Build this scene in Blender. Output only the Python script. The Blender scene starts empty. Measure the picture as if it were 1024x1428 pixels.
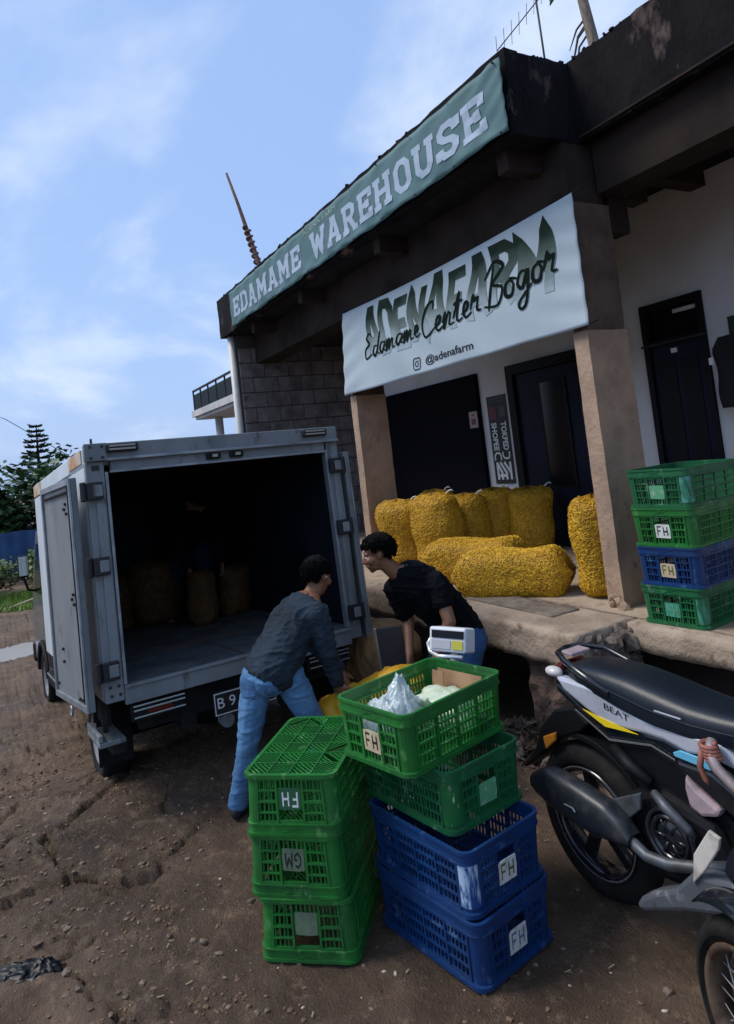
import bpy, bmesh, math, random
import numpy as np
from math import sin, cos, pi, radians, sqrt, atan2, exp
from mathutils import Vector, Matrix, noise as mnoise

S = bpy.context.scene
COL = S.collection
random.seed(11)
RNG = np.random.default_rng(5)

# ------------------------------------------------------------------ camera
cd = bpy.data.cameras.new('camera')
cam = bpy.data.objects.new('camera', cd)
COL.objects.link(cam)
S.camera = cam
YAW, PITCH, ROLL = 1.0654, 0.0628, -0.1128
fw = Vector((-sin(YAW) * cos(PITCH), cos(YAW) * cos(PITCH), sin(PITCH)))
rt0 = Vector((cos(YAW), sin(YAW), 0))
up0 = rt0.cross(fw)
rt = rt0 * cos(ROLL) + up0 * sin(ROLL)
up = up0 * cos(ROLL) - rt0 * sin(ROLL)
mw = Matrix.Identity(4)
for i in range(3):
    mw[i][0] = rt[i]; mw[i][1] = up[i]; mw[i][2] = -fw[i]
mw[0][3], mw[1][3], mw[2][3] = 0, 0, 1.9796
cam.matrix_world = mw
cd.sensor_fit = 'HORIZONTAL'
cd.sensor_width = 36
cd.lens = 954.18 / 1024 * 36
cd.shift_y = -(714 - 575.27) / 1024
cd.clip_start = 0.05
cd.clip_end = 2000

# ------------------------------------------------------------------ sky and sun
SUN_EL, SUN_AZ = radians(52), atan2(-0.55, -0.80)     # azimuth measured from +Y towards +X
W = bpy.data.worlds.new('World')
S.world = W
W.use_nodes = True
nt = W.node_tree
nt.nodes.clear()
def wn(t, **k):
    n = nt.nodes.new(t)
    for a, b in k.items():
        setattr(n, a, b)
    return n
wl = nt.links.new
sky = wn('ShaderNodeTexSky', sky_type='NISHITA')
sky.sun_disc = False
sky.sun_elevation = SUN_EL
sky.sun_rotation = SUN_AZ
sky.air_density = 1.3
sky.dust_density = 1.6
sky.ozone_density = 1.5
tc = wn('ShaderNodeTexCoord')
sep = wn('ShaderNodeSeparateXYZ')
wl(tc.outputs['Generated'], sep.inputs[0])
addz = wn('ShaderNodeMath', operation='ADD'); addz.inputs[1].default_value = 0.35
wl(sep.outputs['Z'], addz.inputs[0])
mx = wn('ShaderNodeMath', operation='MAXIMUM'); mx.inputs[1].default_value = 0.2
wl(addz.outputs[0], mx.inputs[0])
dx = wn('ShaderNodeMath', operation='DIVIDE'); dy = wn('ShaderNodeMath', operation='DIVIDE')
wl(sep.outputs['X'], dx.inputs[0]); wl(mx.outputs[0], dx.inputs[1])
wl(sep.outputs['Y'], dy.inputs[0]); wl(mx.outputs[0], dy.inputs[1])
cmb = wn('ShaderNodeCombineXYZ')
wl(dx.outputs[0], cmb.inputs[0]); wl(dy.outputs[0], cmb.inputs[1])
cmb.inputs[2].default_value = 3.7
n1 = wn('ShaderNodeTexNoise'); n1.inputs['Scale'].default_value = 1.5; n1.inputs['Detail'].default_value = 9; n1.inputs['Roughness'].default_value = 0.54; n1.inputs['Distortion'].default_value = 0.35
wl(cmb.outputs[0], n1.inputs['Vector'])
r1 = wn('ShaderNodeMapRange'); r1.inputs[1].default_value = 0.47; r1.inputs[2].default_value = 0.70; r1.inputs[3].default_value = 0.0; r1.inputs[4].default_value = 0.8
r1.interpolation_type = 'SMOOTHSTEP'
dp = wn('ShaderNodeVectorMath', operation='DOT_PRODUCT'); dp.inputs[1].default_value = (-0.925, 0.045, 0.375)
wl(tc.outputs['Generated'], dp.inputs[0])
bk = wn('ShaderNodeMapRange', interpolation_type='SMOOTHSTEP'); bk.inputs[1].default_value = 0.945; bk.inputs[2].default_value = 0.995; bk.inputs[3].default_value = 0.0; bk.inputs[4].default_value = 0.10
wl(dp.outputs['Value'], bk.inputs[0])
ns = wn('ShaderNodeMath', operation='ADD')
wl(n1.outputs['Fac'], ns.inputs[0]); wl(bk.outputs[0], ns.inputs[1])
wl(ns.outputs[0], r1.inputs[0])
# thin veil of high haze over the whole sky
veil = wn('ShaderNodeMix', data_type='RGBA'); veil.inputs['Factor'].default_value = 0.78
veil.inputs['B'].default_value = (2.65, 4.0, 7.0, 1)
wl(sky.outputs[0], veil.inputs['A'])
cl = wn('ShaderNodeMix', data_type='RGBA')
wl(r1.outputs[0], cl.inputs['Factor']); wl(veil.outputs['Result'], cl.inputs['A'])
cl.inputs['B'].default_value = (5.9, 6.6, 7.6, 1)
bg = wn('ShaderNodeBackground'); bg.inputs['Strength'].default_value = 0.10
wl(cl.outputs['Result'], bg.inputs['Color'])
wo = wn('ShaderNodeOutputWorld')
wl(bg.outputs[0], wo.inputs[0])

sd = bpy.data.lights.new('sun', 'SUN')
sd.energy = 1.95
sd.angle = radians(24)
sd.color = (1.0, 0.93, 0.84)
sun = bpy.data.objects.new('sun', sd)
COL.objects.link(sun)
sdir = Vector((sin(SUN_AZ) * cos(SUN_EL), cos(SUN_AZ) * cos(SUN_EL), sin(SUN_EL)))
sun.rotation_euler = sdir.to_track_quat('Z', 'Y').to_euler()
S.view_settings.view_transform = 'Standard'
S.view_settings.look = 'None'
S.view_settings.exposure = 0.55
S.view_settings.gamma = 1.0
S.view_settings.use_curve_mapping = False
S.cycles.max_bounces = 6
S.cycles.diffuse_bounces = 3
S.cycles.use_denoising = True

# ------------------------------------------------------------------ helpers
class MB:
    """collects shapes; build() links them as one mesh object"""
    def __init__(self):
        self.v = []; self.f = []; self.m = []; self.mi = 0
    def add(self, vs, fs):
        o = len(self.v)
        self.v += [tuple(p) for p in vs]
        self.f += [tuple(i + o for i in f) for f in fs]
        self.m += [self.mi] * len(fs)
        return self
    def box(self, x0, x1, y0, y1, z0, z1, T=None):
        vs = [Vector((x, y, z)) for x in (x0, x1) for y in (y0, y1) for z in (z0, z1)]
        if T is not None:
            vs = [T @ p for p in vs]
        return self.add(vs, [(0, 1, 3, 2), (4, 6, 7, 5), (0, 4, 5, 1), (2, 3, 7, 6), (0, 2, 6, 4), (1, 5, 7, 3)])
    def bar(self, a, b, w, h, upv=(0, 0, 1)):
        a = Vector(a); b = Vector(b); d = (b - a).normalized(); u = Vector(upv)
        s = d.cross(u)
        if s.length < 1e-4:
            s = d.cross(Vector((1, 0, 0)))
        s.normalize(); u = s.cross(d)
        vs = [p + s * i * w / 2 + u * j * h / 2 for p in (a, b) for i in (-1, 1) for j in (-1, 1)]
        return self.add(vs, [(0, 1, 3, 2), (4, 6, 7, 5), (0, 4, 5, 1), (2, 3, 7, 6), (0, 2, 6, 4), (1, 5, 7, 3)])
    def tube(self, path, r, n=8, flat=1.0, cap=True):
        P = [Vector(p) for p in path]
        R = r if isinstance(r, (list, tuple)) else [r] * len(P)
        ref = None; rings = []
        for i, p in enumerate(P):
            d = (P[min(i + 1, len(P) - 1)] - P[max(i - 1, 0)]).normalized()
            if ref is None:
                ref = d.orthogonal().normalized()
            s = (ref - d * ref.dot(d)).normalized(); ref = s
            t = d.cross(s)
            rings.append([p + (s * cos(2 * pi * k / n) + t * sin(2 * pi * k / n) * flat) * R[i] for k in range(n)])
        vs = [q for g in rings for q in g]
        fs = [(i * n + k, i * n + (k + 1) % n, (i + 1) * n + (k + 1) % n, (i + 1) * n + k) for i in range(len(P) - 1) for k in range(n)]
        if cap:
            fs += [tuple(range(n - 1, -1, -1)), tuple((len(P) - 1) * n + k for k in range(n))]
        return self.add(vs, fs)
    def lathe(self, prof, c=(0, 0, 0), axis='y', n=32, closed=False):
        """prof: (radius, offset along axis)"""
        vs = []; L = len(prof)
        for k in range(n):
            a = 2 * pi * k / n
            for r_, h in prof:
                if axis == 'y': q = (c[0] + r_ * cos(a), c[1] + h, c[2] + r_ * sin(a))
                elif axis == 'z': q = (c[0] + r_ * cos(a), c[1] + r_ * sin(a), c[2] + h)
                else: q = (c[0] + h, c[1] + r_ * cos(a), c[2] + r_ * sin(a))
                vs.append(q)
        m = L if closed else L - 1
        fs = [(k * L + i, k * L + (i + 1) % L, ((k + 1) % n) * L + (i + 1) % L, ((k + 1) % n) * L + i) for k in range(n) for i in range(m)]
        return self.add(vs, fs)
    def prism(self, poly, fn, d0, d1):
        """poly of 2D points, fn(a, b, d) -> 3D; extruded from d0 to d1"""
        n = len(poly)
        vs = [fn(a, b, d0) for a, b in poly] + [fn(a, b, d1) for a, b in poly]
        fs = [tuple(range(n)), tuple(range(2 * n - 1, n - 1, -1))] + [(i, i + n, (i + 1) % n + n, (i + 1) % n) for i in range(n)]
        return self.add(vs, fs)
    def grid(self, fn, nu, nv, wrap=False):
        vs = [fn(i / (nu - (0 if wrap else 1)), j / (nv - 1)) for i in range(nu) for j in range(nv)]
        fs = [(i * nv + j, ((i + 1) % nu) * nv + j, ((i + 1) % nu) * nv + j + 1, i * nv + j + 1) for i in range(nu if wrap else nu - 1) for j in range(nv - 1)]
        return self.add(vs, fs)
    def ell(self, c, r, sub=2):
        bm = bmesh.new()
        bmesh.ops.create_icosphere(bm, subdivisions=sub, radius=1)
        bm.verts.ensure_lookup_table()
        vs = [(c[0] + v.co.x * r[0], c[1] + v.co.y * r[1], c[2] + v.co.z * r[2]) for v in bm.verts]
        fs = [tuple(v.index for v in f.verts) for f in bm.faces]
        bm.free()
        return self.add(vs, fs)
    def mesh(self, name, mats, smooth=False):
        me = bpy.data.meshes.new(name)
        me.from_pydata([tuple(p) for p in self.v], [], self.f)
        for m in (mats if isinstance(mats, (list, tuple)) else [mats]):
            me.materials.append(m)
        me.polygons.foreach_set('material_index', self.m)
        if smooth:
            me.polygons.foreach_set('use_smooth', [True] * len(me.polygons))
        bm = bmesh.new(); bm.from_mesh(me)
        bmesh.ops.recalc_face_normals(bm, faces=bm.faces)
        bm.to_mesh(me); bm.free()
        return me
    def build(self, name, mats, parent=None, smooth=False, bevel=0, seg=2, world=True):
        """world: coordinates are world ones; the object is moved to its (translated only) parent's frame"""
        if parent is not None and world and parent.get('w'):
            l = parent.matrix_basis.translation
            self.v = [(p[0] - l.x, p[1] - l.y, p[2] - l.z) for p in self.v]
        o = bpy.data.objects.new(name, self.mesh(name, mats, smooth))
        COL.objects.link(o)
        if parent is not None:
            o.parent = parent
        elif world is not False and world is not True:
            pass
        if bevel:
            b = o.modifiers.new('bevel', 'BEVEL'); b.width = bevel; b.segments = seg; b.limit_method = 'ANGLE'; b.angle_limit = radians(40)
            b.harden_normals = False
        return o

def tag(o, label=None, cat=None, group=None, kind=None):
    if label: o['label'] = label
    if cat: o['category'] = cat
    if group: o['group'] = group
    if kind: o['kind'] = kind
    return o
def thing(name, label, cat, loc=(0, 0, 0), group=None, M=None):
    o = bpy.data.objects.new(name, None)
    o.empty_display_size = 0.1
    COL.objects.link(o)
    if M is not None: o.matrix_basis = M
    else:
        o.location = loc
        o['w'] = 1
    return tag(o, label, cat, group)
def inst(name, me, parent, M=None):
    o = bpy.data.objects.new(name, me)
    COL.objects.link(o); o.parent = parent
    if M is not None: o.matrix_basis = M
    return o
def frame(loc, ang):
    return Matrix.Translation(loc) @ Matrix.Rotation(ang, 4, 'Z')

def mat(name, c, rough=0.6, c2=None, sc=6.0, lo=0.4, hi=0.62, c3=None, sc3=30.0, lo3=0.5, hi3=0.7, bump=0.0, bsc=60.0, metal=0.0, spec=0.5,
        stretch=(1, 1, 1), coat=0.0, rrough=0.0, dist=0.0, det=6, alpha=1.0, trans=0.0, sss=0.0, vor=0.0, bdist=0.02):
    m = bpy.data.materials.new(name); m.use_nodes = True
    t = m.node_tree; N = t.nodes; Lk = t.links.new
    b = N['Principled BSDF']
    b.inputs['Base Color'].default_value = (*c, 1); b.inputs['Roughness'].default_value = rough
    b.inputs['Metallic'].default_value = metal
    b.inputs['Specular IOR Level'].default_value = spec
    b.inputs['Coat Weight'].default_value = coat
    b.inputs['Alpha'].default_value = alpha
    b.inputs['Transmission Weight'].default_value = trans
    if sss:
        b.inputs['Subsurface Weight'].default_value = sss
        b.inputs['Subsurface Radius'].default_value = (0.01, 0.004, 0.002)
    tcn = N.new('ShaderNodeTexCoord'); mp = N.new('ShaderNodeMapping'); mp.inputs['Scale'].default_value = stretch
    oi = N.new('ShaderNodeObjectInfo'); va = N.new('ShaderNodeVectorMath'); va.operation = 'SCALE'; va.inputs[0].default_value = (37, 53, 71)
    Lk(oi.outputs['Random'], va.inputs['Scale'])
    ad = N.new('ShaderNodeVectorMath'); ad.operation = 'ADD'
    Lk(tcn.outputs['Object'], ad.inputs[0]); Lk(va.outputs[0], ad.inputs[1])
    Lk(ad.outputs[0], mp.inputs[0])
    col = None
    def layer(prev, base, cc, s, l, h):
        n = N.new('ShaderNodeTexNoise'); n.inputs['Scale'].default_value = s; n.inputs['Detail'].default_value = det; n.inputs['Roughness'].default_value = 0.62
        n.inputs['Distortion'].default_value = dist
        Lk(mp.outputs[0], n.inputs['Vector'])
        r = N.new('ShaderNodeMapRange'); r.inputs[1].default_value = l; r.inputs[2].default_value = h; Lk(n.outputs['Fac'], r.inputs[0])
        x = N.new('ShaderNodeMix'); x.data_type = 'RGBA'
        Lk(r.outputs[0], x.inputs['Factor'])
        if prev is None: x.inputs['A'].default_value = (*base, 1)
        else: Lk(prev, x.inputs['A'])
        x.inputs['B'].default_value = (*cc, 1)
        return x.outputs['Result'], r.outputs[0]
    if c2 is not None:
        col, fac = layer(None, c, c2, sc, lo, hi)
        if rrough:
            q = N.new('ShaderNodeMapRange'); q.inputs[3].default_value = rough; q.inputs[4].default_value = rough + rrough
            Lk(fac, q.inputs[0]); Lk(q.outputs[0], b.inputs['Roughness'])
    if c3 is not None:
        col, _ = layer(col, c, c3, sc3, lo3, hi3)
    if col is not None: Lk(col, b.inputs['Base Color'])
    if bump:
        n = N.new('ShaderNodeTexNoise'); n.inputs['Scale'].default_value = bsc; n.inputs['Detail'].default_value = 8; n.inputs['Roughness'].default_value = 0.65
        Lk(mp.outputs[0], n.inputs['Vector'])
        bp = N.new('ShaderNodeBump'); bp.inputs['Strength'].default_value = bump; bp.inputs['Distance'].default_value = bdist
        h = n.outputs['Fac']
        if vor:
            v = N.new('ShaderNodeTexVoronoi'); v.inputs['Scale'].default_value = vor
            Lk(mp.outputs[0], v.inputs['Vector'])
            mm = N.new('ShaderNodeMath'); mm.operation = 'ADD'; Lk(h, mm.inputs[0]); Lk(v.outputs['Distance'], mm.inputs[1]); h = mm.outputs[0]
        Lk(h, bp.inputs['Height']); Lk(bp.outputs[0], b.inputs['Normal'])
    return m

# value noise in numpy
def vnoise(x, y, seed=0):
    xi = np.floor(x).astype(np.int64); yi = np.floor(y).astype(np.int64)
    xf = x - xi; yf = y - yi
    u = xf * xf * (3 - 2 * xf); v = yf * yf * (3 - 2 * yf)
    def h(a, b):
        n = (a * 374761393 + b * 668265263 + seed * 1442695041) & 0xffffffff
        n = ((n ^ (n >> 13)) * 1274126177) & 0xffffffff
        return ((n ^ (n >> 16)) & 0xffff) / 65535.0
    return (h(xi, yi) * (1 - u) + h(xi + 1, yi) * u) * (1 - v) + (h(xi, yi + 1) * (1 - u) + h(xi + 1, yi + 1) * u) * v
def fbm(x, y, o=4, seed=0, g=0.5):
    s = 0; a = 1; t = 0
    for i in range(o):
        s = s + a * vnoise(x * 2 ** i, y * 2 ** i, seed + i * 7); t += a; a *= g
    return s / t
def worley(x, y, seed=0):
    xi = np.floor(x).astype(np.int64); yi = np.floor(y).astype(np.int64)
    d1 = np.full(x.shape, 9.0); d2 = np.full(x.shape, 9.0); cid = np.zeros(x.shape)
    for a in (-1, 0, 1):
        for b in (-1, 0, 1):
            cx, cy = xi + a, yi + b
            n = (cx * 73856093 ^ cy * 19349663 ^ (seed * 83492791)) & 0xffffffff
            n = ((n ^ (n >> 13)) * 1274126177) & 0xffffffff
            px = cx + (n & 0xffff) / 65535.0
            n = ((n ^ (n >> 15)) * 2246822519) & 0xffffffff
            py = cy + (n & 0xffff) / 65535.0
            d = np.hypot(px - x, py - y)
            cid = np.where(d < d1, (n >> 7 & 0xff) / 255.0, cid)
            d2 = np.minimum(d2, np.maximum(d1, d)); d1 = np.minimum(d1, d)
    return d1, d2, cid

# ------------------------------------------------------------------ materials
M_plaster = mat('peach_plaster', (0.40, 0.275, 0.19), 0.85, (0.29, 0.20, 0.14), 3.5, 0.42, 0.62, (0.18, 0.13, 0.10), 11, 0.6, 0.72, bump=0.5, bsc=22)
M_wall = mat('white_wall_paint', (0.60, 0.60, 0.61), 0.8, (0.50, 0.48, 0.45), 1.4, 0.45, 0.75, bump=0.15, bsc=40)
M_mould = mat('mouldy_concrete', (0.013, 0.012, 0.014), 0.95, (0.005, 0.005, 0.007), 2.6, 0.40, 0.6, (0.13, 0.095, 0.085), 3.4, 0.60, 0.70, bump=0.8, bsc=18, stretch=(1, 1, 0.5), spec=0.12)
M_soffit = mat('shade_dark_soffit', (0.020, 0.021, 0.024), 0.95, (0.009, 0.009, 0.012), 1.5, 0.4, 0.65, bump=0.3, bsc=25, spec=0.12)  # near-black tone puts the shade under the canopy into the colour
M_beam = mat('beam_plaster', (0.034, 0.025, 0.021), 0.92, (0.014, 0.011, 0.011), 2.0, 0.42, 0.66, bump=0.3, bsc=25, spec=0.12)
M_bare = mat('bare_brown_render', (0.125, 0.088, 0.068), 0.9, (0.07, 0.05, 0.04), 3, 0.4, 0.62, bump=0.4, bsc=24, spec=0.12)
M_block = mat('concrete_block', (0.17, 0.155, 0.155), 0.95, (0.085, 0.078, 0.08), 3.0, 0.42, 0.62, (0.05, 0.045, 0.045), 4.0, 0.58, 0.68, bump=0.6, bsc=40)
M_mortar = mat('dark_mortar', (0.05, 0.045, 0.045), 0.95, bump=0.5, bsc=40)
M_slab = mat('worn_concrete', (0.42, 0.33, 0.245), 0.92, (0.27, 0.205, 0.15), 2.4, 0.42, 0.62, (0.15, 0.115, 0.085), 8, 0.58, 0.7, bump=0.7, bsc=26)
M_rubble = mat('rough_rubble', (0.21, 0.17, 0.135), 0.95, (0.10, 0.08, 0.065), 7, 0.4, 0.62, bump=1.0, bsc=30)
M_dark = mat('dark_interior', (0.005, 0.005, 0.008), 0.9, spec=0.12)
M_darkdoor = mat('navy_door_paint', (0.009, 0.013, 0.030), 0.5, (0.006, 0.008, 0.018), 2, 0.4, 0.6, spec=0.12)
M_blackframe = mat('black_frame_paint', (0.008, 0.008, 0.010), 0.5, spec=0.12)
M_glassdark = mat('dark_glass', (0.004, 0.004, 0.006), 0.15, spec=0.25)
M_pipe = mat('white_pipe', (0.55, 0.55, 0.53), 0.5, (0.38, 0.36, 0.33), 3, 0.45, 0.7)
M_banner1 = mat('teal_banner', (0.070, 0.160, 0.175), 0.75, (0.058, 0.135, 0.148), 1.6, 0.4, 0.65)
M_letter1 = mat('pale_print', (0.33, 0.42, 0.53), 0.7)
M_small1 = mat('pale_small_print', (0.30, 0.38, 0.30), 0.7)
M_banner2 = mat('white_banner', (0.40, 0.48, 0.53), 0.75, (0.34, 0.42, 0.47), 1.1, 0.4, 0.7)
M_ink = mat('dark_green_ink', (0.003, 0.009, 0.006), 0.8, spec=0.08)
M_gray = mat('grey_ink', (0.03, 0.034, 0.04), 0.8, spec=0.1)
M_white = mat('white_print', (0.68, 0.70, 0.70), 0.6)
M_black = mat('black_print', (0.010, 0.011, 0.012), 0.6)
M_rust = mat('rusty_iron', (0.12, 0.05, 0.03), 0.85, (0.05, 0.025, 0.018), 14, 0.4, 0.6, bump=0.4, bsc=60)
M_iron = mat('dark_iron', (0.03, 0.03, 0.033), 0.5, metal=0.6)

# ------------------------------------------------------------------ ground
def sstep(a, b, x):
    t = np.clip((x - a) / (b - a), 0, 1)
    return t * t * (3 - 2 * t)
def gz0(x, y):
    x = np.asarray(x, float); y = np.asarray(y, float)
    d = np.clip(-5.2 - x, 0, 3.3)
    z = -0.064 * d + 0.0 * y
    z = z - 0.22 * sstep(-9, -14, x) * 0 
    z = z - 0.16 * sstep(2.75, 3.3, y) * sstep(0.5, -2.6, np.abs(y - 3.3) - 2.6) 
    return z
def axis(a, b, st, lo, hi, g=1.09):
    out = list(np.arange(a, b, st))
    s = st; p = out[-1]
    while p < hi:
        s *= g; p += s; out.append(p)
    s = st; p = a; pre = []
    while p > lo:
        s *= g; p -= s; pre.append(p)
    return np.array(pre[::-1] + out)
gx = axis(-5.6, -1.2, 0.0135, -420, 420)
gy = axis(-0.9, 2.3, 0.0135, -420, 420)
GX, GY = np.meshgrid(gx, gy, indexing='ij')
def ground_z(X, Y):
    z = gz0(X, Y)
    near = np.exp(-((X + 3) ** 2 + Y ** 2) / 900)
    amp = 0.35 + 0.65 * sstep(0.55, -0.2, Y)
    wx = X + 0.22 * (fbm(X * 2.2, Y * 2.2, 3, 31) - 0.5) + 0.10 * (fbm(X * 9, Y * 9, 4, 32, 0.6) - 0.5)
    wy = Y + 0.22 * (fbm(X * 2.2, Y * 2.2, 3, 33) - 0.5) + 0.10 * (fbm(X * 9, Y * 9, 4, 34, 0.6) - 0.5)
    z = z + near * amp * 0.075 * (fbm(X * 0.9, Y * 0.9, 3, 1) - 0.5)
    z = z + near * amp * 0.075 * (fbm(wx * 4.2, wy * 4.2, 4, 2, 0.6) - 0.5)
    z = z + near * (0.3 + 0.7 * amp) * 0.034 * (fbm(X * 17, Y * 17, 3, 3, 0.65) - 0.5)
    z = z + near * 0.008 * (fbm(X * 48, Y * 48, 2, 5) - 0.5)
    d1, d2, cid = worley(wx * 1.7, wy * 1.7, 4)
    e = (d2 - d1) / 1.7
    mask = sstep(0.20, 0.36, fbm(X * 0.9 + 5, Y * 0.9, 3, 8)) * sstep(1.25, 0.3, Y + 0.25 * (X + 3.6)) * sstep(-9, -5.5, X)
    z = z + mask * 0.040 * (cid - 0.5) * sstep(0.0, 0.04, e)
    z = z - 0.060 * mask * np.exp(-(e / (0.005 + 0.034 * fbm(X * 5, Y * 5, 2, 41) ** 2)) ** 2) * sstep(0.22, 0.40, fbm(X * 2.6, Y * 2.6, 2, 43))
    d1, d2, cid = worley(wx * 4.2, wy * 4.2, 14)
    e = (d2 - d1) / 4.2
    m2 = sstep(0.30, 0.48, fbm(X * 1.6 + 9, Y * 1.6, 3, 18)) * sstep(1.1, 0.2, Y)
    z = z + m2 * 0.020 * (cid - 0.5) * sstep(0.0, 0.03, e)
    z = z - 0.036 * m2 * np.exp(-(e / (0.006 + 0.016 * fbm(X * 7, Y * 7, 2, 51) ** 2)) ** 2) * sstep(0.34, 0.52, fbm(X * 3.1 + 4, Y * 3.1, 2, 53))
    # broken crumbs thrown up beside the ruts
    z = z + 0.016 * near * amp * np.maximum(0, fbm(X * 28, Y * 28, 2, 21) - 0.60) / 0.4 * sstep(0.45, 0.6, fbm(X * 1.3, Y * 1.3, 2, 25))
    # wheel ruts behind and ahead of the truck, a shallow pool ahead on the left
    z = z - 0.10 * np.exp(-((X + 11.45) / 0.55) ** 2 - ((Y + 0.02) / 0.62) ** 2)
    return z - 0.004
GZ = ground_z(GX, GY)
mud = bpy.data.materials.new('muddy_earth'); mud.use_nodes = True
t = mud.node_tree; N = t.nodes; Lk = t.links.new
b = N['Principled BSDF']
tcn = N.new('ShaderNodeTexCoord')
def nz(scale, detail=8, rough=0.6, dist=0.0):
    n = N.new('ShaderNodeTexNoise'); n.inputs['Scale'].default_value = scale; n.inputs['Detail'].default_value = detail; n.inputs['Roughness'].default_value = rough; n.inputs['Distortion'].default_value = dist
    Lk(tcn.outputs['Object'], n.inputs['Vector']); return n.outputs['Fac']
def mr(v, a, b_, c=0.0, d=1.0):
    r = N.new('ShaderNodeMapRange'); r.inputs[1].default_value = a; r.inputs[2].default_value = b_; r.inputs[3].default_value = c; r.inputs[4].default_value = d; Lk(v, r.inputs[0]); return r.outputs[0]
def mixc(f, a, c):
    x = N.new('ShaderNodeMix'); x.data_type = 'RGBA'; Lk(f, x.inputs['Factor'])
    for k, q in (('A', a), ('B', c)):
        if isinstance(q, tuple): x.inputs[k].default_value = (*q, 1)
        else: Lk(q, x.inputs[k])
    return x.outputs['Result']
wet = mr(nz(0.55, 5, 0.55, 0.4), 0.47, 0.68)
c_a = mixc(mr(nz(2.6, 9, 0.65), 0.36, 0.62), (0.130, 0.085, 0.055), (0.255, 0.175, 0.115))
c_b = mixc(mr(nz(11, 9, 0.7), 0.55, 0.72), c_a, (0.38, 0.27, 0.165))
c_c = mixc(mr(nz(38, 6, 0.7), 0.60, 0.74), c_b, (0.075, 0.05, 0.036))
c_d = mixc(wet, c_c, (0.085, 0.053, 0.034))
Lk(mixc(mr(nz(5.5, 9, 0.7), 0.5, 0.6, 0, 0.75), c_d, c_c), b.inputs['Base Color'])
Lk(mr(nz(0.55, 5, 0.55, 0.4), 0.42, 0.66, 0.90, 0.36), b.inputs['Roughness'])
b.inputs['Specular IOR Level'].default_value = 0.35
bp = N.new('ShaderNodeBump'); bp.inputs['Strength'].default_value = 1.0; bp.inputs['Distance'].default_value = 0.034
mm = N.new('ShaderNodeMath'); mm.operation = 'ADD'
Lk(nz(30, 10, 0.72), mm.inputs[0]); Lk(nz(95, 6, 0.7), mm.inputs[1])
Lk(mm.outputs[0], bp.inputs['Height']); Lk(bp.outputs[0], b.inputs['Normal'])
nx, ny = len(gx), len(gy)
me = bpy.data.meshes.new('ground')
vv = np.stack([GX, GY, GZ], -1).reshape(-1, 3)
ii = (np.arange(nx - 1)[:, None] * ny + np.arange(ny - 1)[None, :]).reshape(-1)
ff = np.stack([ii, ii + ny, ii + ny + 1, ii + 1], -1)
me.vertices.add(len(vv)); me.vertices.foreach_set('co', vv.astype(np.float32).reshape(-1))
me.loops.add(len(ff) * 4); me.loops.foreach_set('vertex_index', ff.astype(np.int32).reshape(-1))
me.polygons.add(len(ff)); me.polygons.foreach_set('loop_start', np.arange(0, len(ff) * 4, 4, dtype=np.int32)); me.polygons.foreach_set('loop_total', np.full(len(ff), 4, np.int32))
me.update(); me.validate()
me.polygons.foreach_set('use_smooth', [True] * len(me.polygons))
me.materials.append(mud)
ground = bpy.data.objects.new('ground', me); COL.objects.link(ground)
tag(ground, 'cracked brown mud yard strewn with small stones', None, None, 'structure')
def gz(x, y):
    return float(ground_z(np.array([[x]]), np.array([[y]]))[0, 0])

M_water = mat('sky_pale_water', (0.46, 0.45, 0.43), 0.10, spec=0.8)  # pale base colour stands in for the reflected sky
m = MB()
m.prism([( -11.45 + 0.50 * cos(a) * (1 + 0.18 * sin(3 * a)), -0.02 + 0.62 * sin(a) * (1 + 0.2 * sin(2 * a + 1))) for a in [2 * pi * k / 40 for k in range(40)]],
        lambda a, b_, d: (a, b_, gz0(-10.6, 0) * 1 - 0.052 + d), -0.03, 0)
tag(m.build('puddle', M_water), 'shallow puddle painted pale for its sky reflection on the road ahead of the truck', None, None, 'structure')

# ------------------------------------------------------------------ rough masonry helper
def rough_box(mb, x0, x1, y0, y1, z0, z1, st, amp, sc=6.0, seed=0, keep_top=False):
    nxx, nyy, nzz = [max(2, int(round(d / st)) + 1) for d in (x1 - x0, y1 - y0, z1 - z0)]
    def D(p):
        q = Vector(p) * sc + Vector((seed * 3.1, seed * 1.7, 0))
        w = mnoise.noise_vector(q) + 0.5 * mnoise.noise_vector(q * 2.3) + 0.25 * mnoise.noise_vector(q * 5)
        r = Vector(p) + w * amp
        if keep_top and abs(p[2] - z1) < 1e-6: r.z = z1 + w.z * amp * 0.15
        return r
    def face(o, a, b_, na, nb):
        mb.grid(lambda u, v: D((o[0] + a[0] * u + b_[0] * v, o[1] + a[1] * u + b_[1] * v, o[2] + a[2] * u + b_[2] * v)), na, nb)
    X, Y, Z = x1 - x0, y1 - y0, z1 - z0
    face((x0, y0, z0), (X, 0, 0), (0, 0, Z), nxx, nzz); face((x0, y1, z0), (X, 0, 0), (0, 0, Z), nxx, nzz)
    face((x0, y0, z0), (0, Y, 0), (0, 0, Z), nyy, nzz); face((x1, y0, z0), (0, Y, 0), (0, 0, Z), nyy, nzz)
    face((x0, y0, z1), (X, 0, 0), (0, Y, 0), nxx, nyy); face((x0, y0, z0), (X, 0, 0), (0, Y, 0), nxx, nyy)
    return mb
def weld(o, d=0.0008):
    bm = bmesh.new(); bm.from_mesh(o.data)
    bmesh.ops.remove_doubles(bm, verts=bm.verts, dist=d)
    bmesh.ops.recalc_face_normals(bm, faces=bm.faces)
    bm.to_mesh(o.data); bm.free()
    return o
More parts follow.
